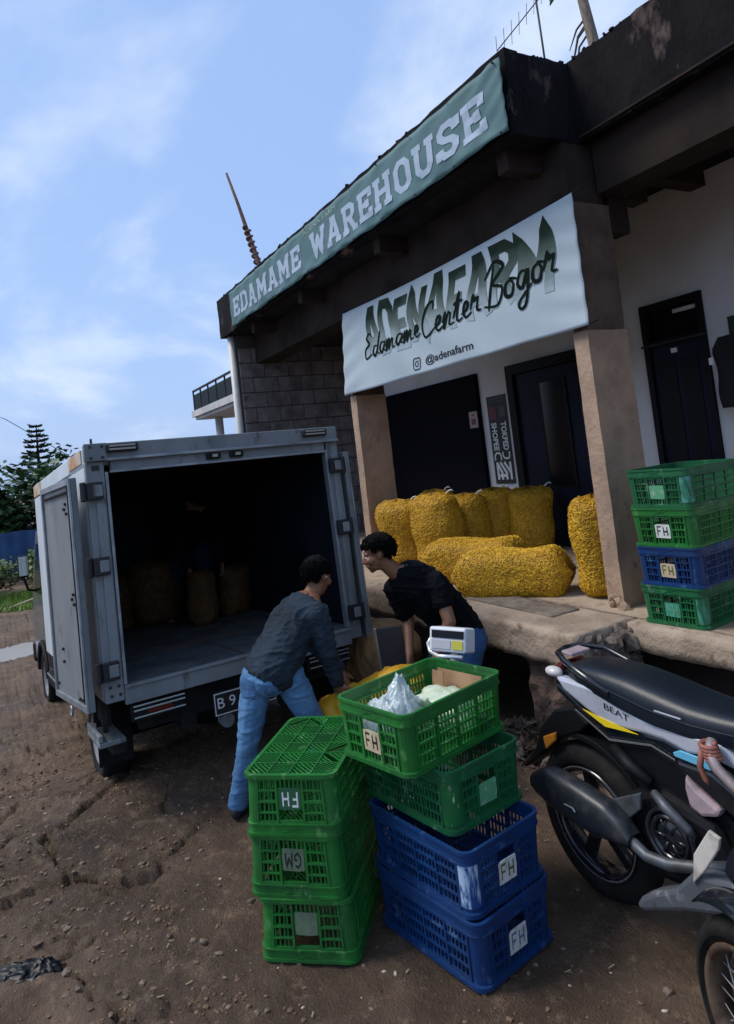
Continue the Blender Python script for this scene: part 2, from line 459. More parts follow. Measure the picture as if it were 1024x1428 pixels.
def stone(mb, c, r, seed):
    bm = bmesh.new(); bmesh.ops.create_icosphere(bm, subdivisions=1, radius=1)
    rr = random.Random(seed); sx, sy, sz = [r * rr.uniform(0.7, 1.25) for _ in range(3)]
    R = Matrix.Rotation(rr.uniform(0, 6), 3, 'Z') @ Matrix.Rotation(rr.uniform(0, 6), 3, 'X')
    vs = []
    for v in bm.verts:
        k = 1 + rr.uniform(-0.28, 0.22)
        p = R @ Vector((v.co.x * sx * k, v.co.y * sy * k, v.co.z * sz * k))
        vs.append(Vector(c) + p)
    mb.add(vs, [tuple(v.index for v in f.verts) for f in bm.faces]); bm.free()

# ------------------------------------------------------------------ loading platform
plat = thing('loading_platform', 'raised concrete loading platform with a crumbling front edge and hollow underside', 'platform', (-5, 3.5, 0))
m = MB(); rough_box(m, -10.3, -3.22, 3.05, 3.62, 0.505, 0.73, 0.045, 0.016, 7, 1, True)
weld(m.build('landing_slab', M_slab, plat, True))
m = MB(); m.box(-10.3, 1.6, 3.635, 9.6, 0.52, 0.728)
m.build('floor_slab', M_slab, plat)
m = MB(); rough_box(m, -3.205, 1.6, 3.5, 3.63, 0.565, 0.729, 0.05, 0.014, 7, 2, True)
weld(m.build('edge_slab', M_slab, plat, True))
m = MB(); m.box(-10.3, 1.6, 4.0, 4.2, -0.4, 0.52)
m.build('foundation_wall', mat('dark_foundation', (0.05, 0.04, 0.035), 0.95, (0.025, 0.02, 0.018), 4, bump=0.6, bsc=20), plat)  # dark brown wall colour with noise mottling
m = MB(); rough_box(m, -3.80, -3.46, 3.14, 3.5, -0.25, 0.50, 0.05, 0.035, 8, 5)
weld(m.build('support_block', mat('pink_support_stone', (0.30, 0.20, 0.155), 0.95, (0.15, 0.10, 0.08), 9, 0.42, 0.6, bump=0.9, bsc=28), plat))
for k in range(34):
    m = MB(); rr = random.Random(k)
    yy = rr.uniform(3.03, 3.56); zz = rr.uniform(0.46, 0.69)
    stone(m, (-3.215 + rr.uniform(-0.02, 0.035), yy, zz), rr.uniform(0.03, 0.07), k)
    m.build('stone', M_rubble, plat)
# the shallow break in the top of the landing by the pillar
m = MB(); rough_box(m, -4.65, -3.66, 3.30, 3.55, 0.725, 0.742, 0.05, 0.008, 9, 9)
weld(m.build('patched_top', mat('patched_cement', (0.23, 0.19, 0.15), 0.95, (0.14, 0.11, 0.09), 8, bump=0.7, bsc=30), plat, True))

# ------------------------------------------------------------------ warehouse building
bld = thing('warehouse_building', 'open fronted concrete warehouse with a mouldy flat canopy and peach pillars', 'building', (-5, 4.5, 0))
PX = [(-3.57, -3.43), (-7.14, -7.0)]
for i, (a, b_) in enumerate(PX):
    m = MB(); rough_box(m, a, b_, 3.75, 4.15, 0.73, 2.69, 0.07, 0.005, 4, i)
    p = m.build('pillar', M_plaster, bld, True)
    m = MB(); rough_box(m, a + 0.006, b_ - 0.006, 3.756, 4.144, 2.68, 3.63, 0.07, 0.005, 4, i + 3)
    m.build('bare_pillar_top', M_bare, p, True, world=False).location = -Vector(bld.matrix_basis.translation)
    for k in range(22):
        rr = random.Random(k + 40 * i); m = MB()
        stone(m, (rr.uniform(a - 0.01, b_ + 0.02), 3.745 + rr.uniform(-0.01, 0.03) if k % 2 else rr.uniform(3.75, 4.1), 0.74 + abs(rr.gauss(0, 0.06))), rr.uniform(0.018, 0.04), k)
        o = m.build('chipped_render', M_plaster, p, world=False)
        o.location = -Vector(bld.matrix_basis.translation)
# back wall with openings, as abutting blocks of wall
m = MB()
Z0, Z1 = 0.73, 4.08
def wall(x0, x1, z0, z1): m.box(x0, x1, 5.5, 5.66, z0, z1)
wall(-10.2, -9.5, Z0, Z1); wall(-9.5, -6.93, 2.87, Z1); wall(-6.93, -6.36, Z0, Z1); wall(-6.36, -5.0, 2.86, Z1)
wall(-5.0, -4.36, Z0, Z1); wall(-4.36, -3.71, 3.09, Z1); wall(-3.71, 1.6, Z0, Z1)
m.build('back_wall', M_wall, bld)
m = MB(); m.box(-4.99, -4.68, 5.36, 5.497, Z0, 4.02); m.build('pilaster', M_wall, bld)
m = MB(); m.box(-10.2, 1.6, 9.0, 9.2, Z0, 4.08); m.box(1.6, 1.8, 4.4, 9.2, Z0, 4.08); m.box(-4.98, -4.86, 5.67, 8.99, Z0, 4.07); m.box(-6.9, -6.75, 5.67, 8.99, Z0, 4.07)
m.build('inner_wall', M_dark, bld)
# end wall laid in blocks
m = MB(); m.box(-10.36, -10.22, 3.47, 9.2, -0.4, 4.08)
ew = m.build('end_wall', M_mortar, bld)
bme = {}
for ci in range(15):
    z = 0.55 + ci * 0.238
    y = 3.48 - (0.2 if ci % 2 else 0.0)
    while y < 5.5:
        ya, yb = max(3.48, y), min(5.498, y + 0.395)
        if yb - ya > 0.05 and z + 0.228 < 4.06:
            key = round(yb - ya, 3)
            if key not in bme:
                q = MB(); q.box(-0.03, 0.0, 0, yb - ya, 0, 0.228); bme[key] = q.mesh('block', M_block)
            o = inst('block', bme[key], ew)
            o.location = (-10.19 + random.uniform(-0.004, 0.004) + 5, ya - 4.5, z)
            bv = o.modifiers.new('bevel', 'BEVEL'); bv.width = 0.006
        y += 0.405
# canopy: soffit, beams, joists, fascia
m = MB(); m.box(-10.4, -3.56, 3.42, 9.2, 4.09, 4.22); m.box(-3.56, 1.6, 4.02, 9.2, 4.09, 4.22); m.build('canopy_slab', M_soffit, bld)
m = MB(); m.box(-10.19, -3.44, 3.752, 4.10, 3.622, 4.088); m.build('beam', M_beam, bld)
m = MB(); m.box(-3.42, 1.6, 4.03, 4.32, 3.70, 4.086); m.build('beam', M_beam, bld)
m = MB(); m.box(-3.58, -3.432, 4.11, 5.35, 3.90, 4.085); m.box(-3.578, -3.434, 4.11, 4.60, 3.70, 3.898); m.box(-3.576, -3.436, 4.152, 4.35, 3.43, 3.698)
m.build('stepped_bracket', M_beam, bld)
for x in (-9.3, -7.55, -5.62, -3.72):
    m = MB(); m.box(x - 0.06, x + 0.06, 3.425, 3.75, 3.93, 4.088); m.build('joist', M_beam, bld)
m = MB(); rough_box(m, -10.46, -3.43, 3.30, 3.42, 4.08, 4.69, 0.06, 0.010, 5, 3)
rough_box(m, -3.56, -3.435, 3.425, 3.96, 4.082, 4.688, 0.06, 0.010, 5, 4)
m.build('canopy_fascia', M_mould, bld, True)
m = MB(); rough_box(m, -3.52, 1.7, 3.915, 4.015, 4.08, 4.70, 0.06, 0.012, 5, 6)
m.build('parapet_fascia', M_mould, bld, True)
m = MB(); m.box(-3.4, 1.7, 3.895, 3.91, 4.10, 4.115); m.build('drip_edge', M_beam, bld)
for k in range(60):     # crumbled lumps along the top of the fascia
    m = MB(); rr = random.Random(k + 400); x = rr.uniform(-10.4, -3.5)
    stone(m, (x, 3.33 + rr.uniform(-0.02, 0.05), 4.69), rr.uniform(0.015, 0.035), k + 400)
    m.build('stone', M_mould, bld)
for k in range(40):
    m = MB(); rr = random.Random(k + 500)
    if k < 10: c = (-3.5 + rr.uniform(-0.04, 0.06), rr.uniform(3.32, 3.9), 4.69)
    else: c = (rr.uniform(-3.4, -2.0), 3.96 + rr.uniform(-0.04, 0.03), 4.70)
    stone(m, c, rr.uniform(0.015, 0.04), k + 500)
    m.build('stone', M_mould, bld)
m = MB(); m.tube([(-10.30, 3.415, 4.07), (-10.30, 3.415, -0.3)], 0.058, 14); m.build('downpipe', M_pipe, bld, True)
# doors
d = MB(); d.box(-6.36, -6.24, 5.46, 5.6, 0.732, 2.86); d.box(-5.12, -5.0, 5.46, 5.6, 0.732, 2.86); d.box(-6.24, -5.12, 5.46, 5.6, 2.74, 2.858)
fr = d.build('door_frame', M_blackframe, bld, bevel=0.006)
d = MB(); d.box(-6.235, -5.125, 5.50, 5.54, 0.74, 2.735)
dl = d.build('door', M_darkdoor, bld, bevel=0.004)
d = MB(); d.box(-5.83, -5.46, 5.488, 5.498, 1.41, 2.58); o = d.build('glass_pane', M_glassdark, dl, world=False); o.location = (5, -4.5, 0)
d = MB()
for a in ((-5.86, -5.83, 1.38, 2.61), (-5.46, -5.43, 1.38, 2.61)): d.box(a[0], a[1], 5.484, 5.499, a[2], a[3])
d.box(-5.83, -5.46, 5.484, 5.499, 1.38, 1.41); d.box(-5.83, -5.46, 5.484, 5.499, 2.58, 2.61)
o = d.build('pane_bead', M_blackframe, dl, world=False); o.location = (5, -4.5, 0)
d = MB(); d.tube([(-5.20, 5.495, 1.72), (-5.20, 5.44, 1.72), (-5.31, 5.44, 1.72)], 0.011, 8); o = d.build('handle', M_iron, dl, True, world=False); o.location = (5, -4.5, 0)
d = MB(); d.box(-4.36, -4.30, 5.47, 5.6, 0.732, 3.09); d.box(-3.77, -3.71, 5.47, 5.6, 0.732, 3.09); d.box(-4.30, -3.77, 5.47, 5.6, 3.02, 3.088); d.box(-4.30, -3.77, 5.47, 5.6, 2.70, 2.74)
d.build('door_frame', M_blackframe, bld, bevel=0.006)
d = MB(); d.box(-4.295, -3.775, 5.50, 5.54, 0.74, 2.695); d2 = d.build('door', M_darkdoor, bld, bevel=0.004)
d = MB()
d.box(-4.24, -4.06, 5.492, 5.498, 1.0, 2.55); d.box(-4.01, -3.83, 5.492, 5.498, 1.0, 2.55); o = d.build('door_panel', M_blackframe, d2, world=False); o.location = (5, -4.5, 0)
d = MB(); d.box(-4.295, -3.775, 5.52, 5.53, 2.745, 3.015); tp = d.build('transom_pane', M_glassdark, bld)
d = MB(); d.box(-4.03, -3.80, 5.511, 5.517, 2.955, 2.99); o = d.build('paper_strip', M_pipe, bld)
d = MB(); d.bar((-4.36, 5.45, 2.70), (-3.70, 5.45, 2.70), 0.02, 0.02); d.build('curtain_rod', M_iron, bld)
d = MB(); d.box(-4.08, -4.02, 5.485, 5.497, 2.60, 2.64); d.build('door_glint', M_white, bld)  # white chip stands in for a small reflection on the door

# notice, sign, jacket on the wall
def flat_thing(name, label, cat, x0, x1, y, z0, z1, mt, th=0.006, extra=None):
    t_ = thing(name, label, cat, ((x0 + x1) / 2, y, z0))
    q = MB(); q.box(x0, x1, y - th, y, z0, z1); q.build('panel', mt, t_)
    return t_
n_ = flat_thing('paper_notice', 'small pink paper notice pinned to the painted dark-room sheet beside the vertical poster', 'notice', -7.12, -6.95, 5.44, 2.18, 2.39, mat('pink_paper', (0.36, 0.27, 0.27), 0.8))
q = MB(); q.box(-7.06, -7.01, 5.4318, 5.4332, 2.33, 2.355); q.box(-7.08, -6.99, 5.4318, 5.4332, 2.22, 2.30); q.build('printed_block', mat('red_print', (0.18, 0.05, 0.06), 0.7), n_)
q = MB(); q.box(-9.49, -6.935, 5.445, 5.49, 0.74, 2.865); q.build('dark_room_sheet', mat('dark_room_black', (0.003, 0.003, 0.006), 0.8, spec=0.1), bld)  # black sheet stands in for the darkness of the room behind the opening
n_ = flat_thing('wall_sign', 'small dark rectangular sign on the white wall right of the doorway', 'sign', -3.505, -3.20, 5.492, 2.63, 2.80, mat('dark_sign', (0.015, 0.03, 0.03), 0.5))
q = MB(); q.box(-3.44, -3.34, 5.4835, 5.4855, 2.70, 2.77); q.build('printed_block', mat('sign_print', (0.16, 0.22, 0.20), 0.6), n_)
jk = thing('black_jacket', 'black jacket hanging on the white wall at the right edge', 'jacket', (-3.4, 5.4, 2.05))
q = MB()
def jf(u, v):
    w = 0.30 + 0.05 * v + 0.02 * sin(9 * v)
    a = 2 * pi * u
    x = -3.40 + w * 0.62 * cos(a) * (1 - 0.35 * max(0, v - 0.85) / 0.15)
    y = 5.40 + 0.085 * sin(a) + 0.012 * sin(7 * a + 3 * v)
    return (x, y, 2.04 + 0.59 * v)
q.grid(jf, 40, 16, True); q.build('jacket_body', mat('black_cloth', (0.008, 0.008, 0.011), 0.9, bump=0.4, bsc=30), jk, True)
q = MB(); q.box(-3.60, -3.56, 5.302, 5.308, 2.41, 2.47); q.build('white_tag', M_white, jk)
q = MB(); q.tube([(-3.40, 5.49, 2.66), (-3.40, 5.40, 2.66), (-3.40, 5.40, 2.60)], 0.008, 6); q.build('hook', M_iron, jk)

# ------------------------------------------------------------------ lettering
def resample(pl, st, closed=False, smooth=True):
    P = [Vector((p[0], p[1])) for p in pl]
    out = []
    n = len(P)
    for i in range(n - 1):
        p0 = P[max(i - 1, 0)]; p1 = P[i]; p2 = P[i + 1]; p3 = P[min(i + 2, n - 1)]
        k = max(1, int((p2 - p1).length / st))
        for j in range(k):
            s = j / k
            if smooth:
                q = 0.5 * ((2 * p1) + (p2 - p0) * s + (2 * p0 - 5 * p1 + 4 * p2 - p3) * s * s + (3 * p1 - p0 - 3 * p2 + p3) * s ** 3)
            else: q = p1.lerp(p2, s)
            out.append(q)
    out.append(P[-1])
    return out
def ribbon(mb, pl, w, fn, eps, closed=False, smooth=False, st=0.25, taper=False):
    """flat stroke of width w along pl, mapped through fn(x, y, eps)"""
    Q = resample(pl, st, closed, smooth); n = len(Q)
    L_, R_ = [], []
    for i in range(n):
        if closed and (i == 0 or i == n - 1): a, c = Q[n - 2], Q[1]
        else: a, c = Q[max(i - 1, 0)], Q[min(i + 1, n - 1)]
        p = Q[i]
        d1 = (p - a); d2_ = (c - p)
        if d1.length < 1e-9: d1 = d2_
        if d2_.length < 1e-9: d2_ = d1
        d1 = d1.normalized(); d2_ = d2_.normalized()
        n1 = Vector((-d1.y, d1.x)); n2 = Vector((-d2_.y, d2_.x)); nn = (n1 + n2)
        if nn.length < 1e-6: nn = n1
        nn.normalize(); k = min(1.6, 1 / max(0.5, nn.dot(n1)))
        ww = w
        if taper:
            s = i / (n - 1); ww = w * (0.45 + 0.75 * sin(pi * min(1, max(0, s))) * (0.7 + 0.3 * sin(7 * s)))
        L_.append(p + nn * ww / 2 * k); R_.append(p - nn * ww / 2 * k)
    vs = [fn(q.x, q.y, eps) for q in L_] + [fn(q.x, q.y, eps) for q in R_]
    mb.add(vs, [(i, i + 1, n + i + 1, n + i) for i in range(n - 1)])
SLAB = {
 'E': (4.1, [[(.95, .1), (.95, 5.9)], [(.1, .55), (3.9, .55)], [(.1, 5.45), (3.9, 5.45)], [(.95, 3), (2.7, 3)], [(3.55, .1), (3.55, 1.9)], [(3.55, 5.9), (3.55, 4.1)], [(2.7, 2.2), (2.7, 3.8)]]),
 'D': (4.3, [[(.95, .1), (.95, 5.9)], [(.1, .55), (2.7, .55), (3.6, 1.5), (3.6, 4.5), (2.7, 5.45), (.1, 5.45)]]),
 'A': (4.7, [[(.85, .3), (2.1, 5.6)], [(3.75, .3), (2.5, 5.6)], [(1.3, 1.9), (3.3, 1.9)], [(0, .4), (1.7, .4)], [(2.9, .4), (4.6, .4)], [(1.3, 5.5), (3.2, 5.5)]]),
 'M': (5.3, [[(.95, .1), (.95, 5.9)], [(4.25, .1), (4.25, 5.9)], [(.95, 5.7), (2.6, 2.0), (4.25, 5.7)], [(0, .4), (1.9, .4)], [(3.3, .4), (5.2, .4)], [(0, 5.5), (1.2, 5.5)], [(4.0, 5.5), (5.2, 5.5)]]),
 'W': (5.7, [[(.8, 5.6), (1.7, .4), (2.8, 4.4), (3.9, .4), (4.8, 5.6)], [(0, 5.5), (1.7, 5.5)], [(3.9, 5.5), (5.6, 5.5)]]),
 'R': (4.5, [[(.95, .1), (.95, 5.9)], [(.1, 5.45), (2.7, 5.45), (3.5, 4.8), (3.5, 3.6), (2.7, 2.9), (.95, 2.9)], [(2.3, 2.9), (3.5, .4)], [(.1, .4), (1.9, .4)], [(2.9, .4), (4.4, .4)]]),
 'H': (4.7, [[(.95, .1), (.95, 5.9)], [(3.65, .1), (3.65, 5.9)], [(.95, 3), (3.65, 3)], [(0, .4), (1.9, .4)], [(2.7, .4), (4.6, .4)], [(0, 5.5), (1.9, 5.5)], [(2.7, 5.5), (4.6, 5.5)]]),
 'O': (4.2, [[(1.5, .55), (.7, 1.5), (.7, 4.5), (1.5, 5.45), (2.7, 5.45), (3.5, 4.5), (3.5, 1.5), (2.7, .55), (1.5, .55)]]),
 'U': (4.7, [[(.95, 5.7), (.95, 1.5), (1.7, .55), (2.9, .55), (3.65, 1.5), (3.65, 5.7)], [(0, 5.5), (1.9, 5.5)], [(2.7, 5.5), (4.6, 5.5)]]),
 'S': (4.2, [[(3.5, 4.0), (3.5, 4.7), (2.8, 5.45), (1.4, 5.45), (.7, 4.7), (.7, 3.9), (1.4, 3.2), (2.8, 2.8), (3.5, 2.1), (3.5, 1.3), (2.8, .55), (1.4, .55), (.7, 1.3), (.7, 2.0)], [(.25, .2), (.25, 1.9)], [(3.95, 5.8), (3.95, 4.1)]]),
}
def slab_text(txt, x0, x1, z0, z1, fn, parent):
    total = sum(SLAB[c][0] + 0.45 for c in txt) - 0.45
    kx = (x1 - x0) / total; kz = (z1 - z0) / 6; x = 0; e = 0
    for c in txt:
        wd, strokes = SLAB[c]
        mb = MB()
        for s in strokes:
            e += 1
            cl = s[0] == s[-1]
            ribbon(mb, s, 1.12, lambda a, b_, d, x=x: fn(x0 + (x + a) * kx, z0 + b_ * kz, d), 0.003 + 0.00025 * (e % 9), cl, st=0.4)
        mb.build('letter', M_letter1, parent)
        x += wd + 0.45
def font_mesh(txt, bold=0.0):
    cu = bpy.data.curves.new('txt', 'FONT'); cu.body = txt; cu.size = 1; cu.offset = bold; cu.resolution_u = 3
    o = bpy.data.objects.new('txt', cu); COL.objects.link(o)
    dg = bpy.context.evaluated_depsgraph_get()
    me_ = bpy.data.meshes.new_from_object(o.evaluated_get(dg))
    vs = [(v.co.x, v.co.y) for v in me_.vertices]; fs = [tuple(p.vertices) for p in me_.polygons]
    bpy.data.objects.remove(o); bpy.data.meshes.remove(me_)
    xs = [v[0] for v in vs]; ys = [v[1] for v in vs]
    return vs, fs, (min(xs), max(xs), min(ys), max(ys))
def font_text(mb, txt, x0, x1, z0, z1, fn, eps=0.003, bold=0.0):
    vs, fs, (a, b_, c, d) = font_mesh(txt, bold)
    mb.add([fn(x0 + (x - a) / (b_ - a) * (x1 - x0), z0 + (y - c) / (d - c) * (z1 - z0), eps) for x, y in vs], fs)

# ------------------------------------------------------------------ roof edge banner
def b1(x, z, e=0.0):
    u = (x + 9.70) / 6.26; v = (z - 4.098) / 0.522
    r = max(0, (u - 0.90) / 0.10)
    w = 0.010 * sin(38 * u + 9 * v) * (1 - v) ** 2 + 0.006 * sin(95 * u - 14 * v) * (abs(v - 0.5) * 2) ** 2 + 0.009 * r * sin(26 * (u * 6 - v * 0.9)) * (0.4 + v * 0.6) + 0.005 * sin(140 * u + 30 * v) * (1 - v) ** 3
    zz = z + (0.006 * sin(60 * u) * (1 - v) - 0.004 * sin(31 * u) * v) * 0.6
    return (x, 3.268 + w - e - 0.012, zz)
bn = thing('roof_banner', 'long teal banner along the canopy edge with pale slab capitals EDAMAME WAREHOUSE', 'banner', (-6.5, 3.27, 4.1))
m = MB(); m.grid(lambda u, v: b1(-9.70 + 6.26 * u, 4.098 + 0.522 * v), 220, 14)
o = m.build('cloth', M_banner1, bn, True); sm = o.modifiers.new('thick', 'SOLIDIFY'); sm.thickness = 0.003; sm.offset = 1
slab_text('EDAMAME', -9.56, -7.03, 4.21, 4.49, b1, bn); slab_text('WAREHOUSE', -6.74, -3.64, 4.20, 4.485, b1, bn)
m = MB(); font_text(m, 'ADENA FARM', -6.9, -6.05, 4.53, 4.575, b1, 0.004); m.build('small_lettering', M_small1, bn)
m = MB()
for x in np.linspace(-9.65, -3.5, 12):
    for z in (4.106, 4.612):
        m = MB(); m.ell((x, 3.243, z), (0.009, 0.009, 0.009), 1); m.build('eyelet', M_iron, bn)

# ------------------------------------------------------------------ hanging banner
def b2(x, z, e=0.0):
    v = (z - 2.712) / 0.945
    u = (x + 7.156) / 3.80
    sag = -0.035 * sin(pi * min(1, max(0, u))) * v
    xx = x + 0.17 * v * (1 - u) * 0.9
    w = 0.012 * sin(pi * u) * sin(5 * v + 2) + 0.012 * sin(16 * (u * 1.6 + v * 0.55)) * exp(-((u - 0.45) / 0.28) ** 2) * (1 - v) + 0.006 * sin(40 * (u * 0.7 - v * 0.6)) * exp(-(u / 0.12) ** 2) + 0.004 * sin(30 * (u + v)) * exp(-((1 - u) / 0.10) ** 2)
    return (xx, 3.722 - 0.02 + w - e - 0.012, z + sag + 0.003 * sin(25 * u) * (1 - v))
bn2 = thing('hanging_banner', 'pale blue white banner tied between the two peach pillars with dark green brush script', 'banner', (-5.2, 3.7, 2.7))
m = MB(); m.grid(lambda u, v: b2(-7.156 + 3.80 * u, 2.712 + 0.945 * v), 130, 36)
o = m.build('cloth', M_banner2, bn2, True); sm = o.modifiers.new('thick', 'SOLIDIFY'); sm.thickness = 0.003; sm.offset = 1
# big stretched word: print fades down the letters and wavers
fade = bpy.data.materials.new('fading_print'); fade.use_nodes = True
t = fade.node_tree; N = t.nodes; Lk = t.links.new; b = N['Principled BSDF']; b.inputs['Roughness'].default_value = 0.8; b.inputs['Specular IOR Level'].default_value = 0.1
tcn = N.new('ShaderNodeTexCoord'); sp = N.new('ShaderNodeSeparateXYZ'); Lk(tcn.outputs['Object'], sp.inputs[0])
rr_ = N.new('ShaderNodeMapRange'); rr_.inputs[1].default_value = 0.36; rr_.inputs[2].default_value = 0.80; Lk(sp.outputs['Z'], rr_.inputs[0])
wv = N.new('ShaderNodeTexNoise'); wv.inputs['Scale'].default_value = 3.0; Lk(tcn.outputs['Object'], wv.inputs['Vector'])
ma = N.new('ShaderNodeMath'); ma.operation = 'MULTIPLY_ADD'; ma.inputs[1].default_value = 0.9; Lk(wv.outputs['Fac'], ma.inputs[0]); ma.inputs[2].default_value = -0.45
ms = N.new('ShaderNodeMath'); ms.operation = 'ADD'; Lk(rr_.outputs[0], ms.inputs[0]); Lk(ma.outputs[0], ms.inputs[1])
cr_ = N.new('ShaderNodeValToRGB'); cr_.color_ramp.elements[0].color = (0.33, 0.41, 0.45, 1); cr_.color_ramp.elements[1].color = (0.012, 0.026, 0.018, 1)
e_ = cr_.color_ramp.elements.new(0.45); e_.color = (0.12, 0.165, 0.15, 1)
Lk(ms.outputs[0], cr_.inputs[0]); Lk(cr_.outputs[0], b.inputs['Base Color'])
BLOCK = {'A': (1.0, [[(.12, 0), (.42, 6), (.58, 6), (.88, 0)], [(.25, 1.9), (.75, 1.9)]]), 'D': (.95, [[(.16, 0), (.16, 6), (.55, 5.9), (.8, 4.9), (.8, 1.1), (.55, .1), (.1, .05)]]),
         'E': (.85, [[(.78, .3), (.16, .3), (.16, 5.7), (.78, 5.7)], [(.16, 3), (.7, 3)]]), 'N': (1.0, [[(.15, 0), (.15, 6), (.83, 0), (.83, 6)]]),
         'F': (.82, [[(.16, 0), (.16, 5.7), (.78, 5.7)], [(.16, 3), (.7, 3)]]), 'R': (.95, [[(.16, 0), (.16, 5.75), (.6, 5.7), (.8, 5.0), (.8, 3.8), (.6, 3), (.2, 3)], [(.5, 3), (.85, 0)]]),
         'M': (1.25, [[(.15, 0), (.15, 6), (.62, 2), (1.1, 6), (1.1, 0)]])}
def wavy(x0, x1, z0, z1, txt, width, mb, fn, eps):
    tot = sum(BLOCK[c][0] for c in txt); k = (x1 - x0) / tot; x = 0; e = 0
    for c in txt:
        for s in BLOCK[c][1]:
            e += 1
            def f2(a, b_, d, x=x):
                v = b_ / 6
                return fn(x0 + (x + a) * k + 0.035 * sin(5.2 * v + 0.6 * x), z0 + v * (z1 - z0) + 0.02 * sin(2.2 * x), d)
            # ribbon works in a space where width is even: scale y
            ribbon(mb, [(p[0], p[1] / 6 * ((z1 - z0) / k)) for p in s], width, lambda a, b_, d, x=x: f2(a, b_ * 6 / ((z1 - z0) / k), d, x), eps + 0.0003 * (e % 7), st=0.12)
        x += BLOCK[c][0]
m = MB(); wavy(-6.60, -3.60, 3.05, 3.55, 'ADENAFARM', 0.30, m, b2, 0.003)
m.build('faded_lettering', fade, bn2)
SCR = {
 'E': (1.15, [[(1.05, 1.7), (.7, 1.98), (.35, 1.65), (.75, 1.15), (.25, .75), (.35, .05), (1.1, .3)]]),
 'd': (.95, [[(.7, .75), (.3, .78), (.1, .35), (.35, .02), (.7, .5), (.98, 1.75), (.72, .3), (1.0, .1)]]),
 'a': (.88, [[(.7, .75), (.3, .8), (.1, .35), (.35, .02), (.65, .5), (.72, .78), (.66, .15), (.95, .1)]]),
 'm': (1.15, [[(-.05, .3), (.14, .8), (.1, 0), (.36, .78), (.46, .7), (.42, 0), (.7, .78), (.82, .7), (.8, .08), (1.15, .12)]]),
 'e': (.68, [[(-.05, .25), (.35, .42), (.45, .72), (.25, .8), (.1, .4), (.28, .02), (.72, .2)]]),
 'C': (1.2, [[(1.0, 1.45), (.95, 1.9), (.5, 1.75), (.12, .8), (.35, .02), (1.2, .35)]]),
 'n': (.82, [[(-.05, .3), (.14, .8), (.1, 0), (.4, .78), (.54, .68), (.5, .08), (.85, .12)]]),
 't': (.6, [[(-.05, .25), (.4, 1.5), (.22, .3), (.35, .02), (.65, .15)], [(-.05, 1.0), (.65, 1.1)]]),
 'r': (.68, [[(-.05, .25), (.18, .9), (.28, .68), (.5, .74), (.42, .15), (.72, .1)]]),
 'B': (1.25, [[(.25, -.15), (.6, 1.85)], [(.0, 1.35), (.6, 1.98), (1.2, 1.65), (.55, 1.02), (1.15, .7), (.85, .0), (-.05, .12)]]),
 'o': (.78, [[(.5, .8), (.15, .6), (.15, .12), (.5, .05), (.62, .5), (.42, .8), (.85, .68)]]),
 'g': (.9, [[(.7, .75), (.3, .8), (.1, .35), (.38, .1), (.72, .75), (.62, -.5), (.3, -.8), (.18, -.5), (.95, .15)]]),
}
def script(mb, txt, x0, x1, z0, xh, fn, wd, rise=0.0):
    tot = sum(SCR[c][0] for c in txt); k = (x1 - x0) / tot; x = 0; e = 0
    for c in txt:
        for s in SCR[c][1]:
            e += 1
            ribbon(mb, [(p[0] + 0.22 * p[1] * 0.5, p[1]) for p in s], wd, lambda a, b_, d, x=x: fn(x0 + (x + a) * k, z0 + b_ * xh + rise * (x / tot), d), 0.006 + 0.0003 * (e % 8), smooth=True, st=0.09, taper=True)
        x += SCR[c][0]
m = MB(); script(m, 'Edamame', -6.64, -5.46, 3.04, 0.135, b2, 0.21, 0.05); script(m, 'Center', -5.44, -4.50, 3.045, 0.165, b2, 0.20, 0.06); script(m, 'Bogor', -4.44, -3.58, 3.09, 0.18, b2, 0.19, 0.08)
m.build('script_lettering', M_ink, bn2)
m = MB(); font_text(m, '@adenafarm', -5.42, -4.66, 2.775, 2.875, b2, 0.004, 0.012); m.build('handle_lettering', M_gray, bn2)
m = MB()
sq = [(0.15, 0), (.85, 0), (1, .15), (1, .85), (.85, 1), (.15, 1), (0, .85), (0, .15), (.15, 0)]
ic = lambda a, b_, d: b2(-5.62 + a * 0.115, 2.765 + b_ * 0.115, d)
ribbon(m, sq, 0.1, ic, 0.004, True, st=0.1)
ribbon(m, [(0.5 + 0.22 * cos(a), 0.5 + 0.22 * sin(a)) for a in [2 * pi * k / 16 for k in range(17)]], 0.09, ic, 0.0045, True, st=0.1)
ribbon(m, [(0.72, .78), (.82, .78)], 0.1, ic, 0.0048, st=0.1)
m.build('icon_print', M_gray, bn2)
for x, z in ((-6.985, 3.655), (-3.36, 3.655), (-3.36, 2.72), (-7.15, 2.72)):
    m = MB(); m.tube([(x, 3.70, z), (x + (0.03 if x > -5 else -0.03), 3.76, z + (0.05 if z > 3 else 0.02))], 0.006, 6); m.build('tie_cord', M_iron, bn2, True)

# ------------------------------------------------------------------ vertical poster
ps = thing('wall_poster', 'narrow black poster with vertical white capitals on the white wall between the dark openings', 'poster', (-6.6, 5.49, 1.45))
m = MB(); m.box(-6.80, -6.44, 5.488, 5.496, 1.45, 2.54); m.build('panel', M_black, ps)
pf = lambda x, z, d: (x, 5.4875 - d, z)
def vert(txt, xl, xr, z0, z1, mb):
    # text turned a quarter clockwise, reading downwards
    vs, fs, (a, b_, c, d) = font_mesh(txt, 0.03)
    mb.add([(xl + (y - c) / (d - c) * (xr - xl), 5.4845, z1 - (x - a) / (b_ - a) * (z1 - z0)) for x, y in vs], fs)
m = MB(); vert('SHOPEE', -6.755, -6.655, 1.86, 2.21, m); vert('TOKPED', -6.575, -6.475, 1.86, 2.21, m)
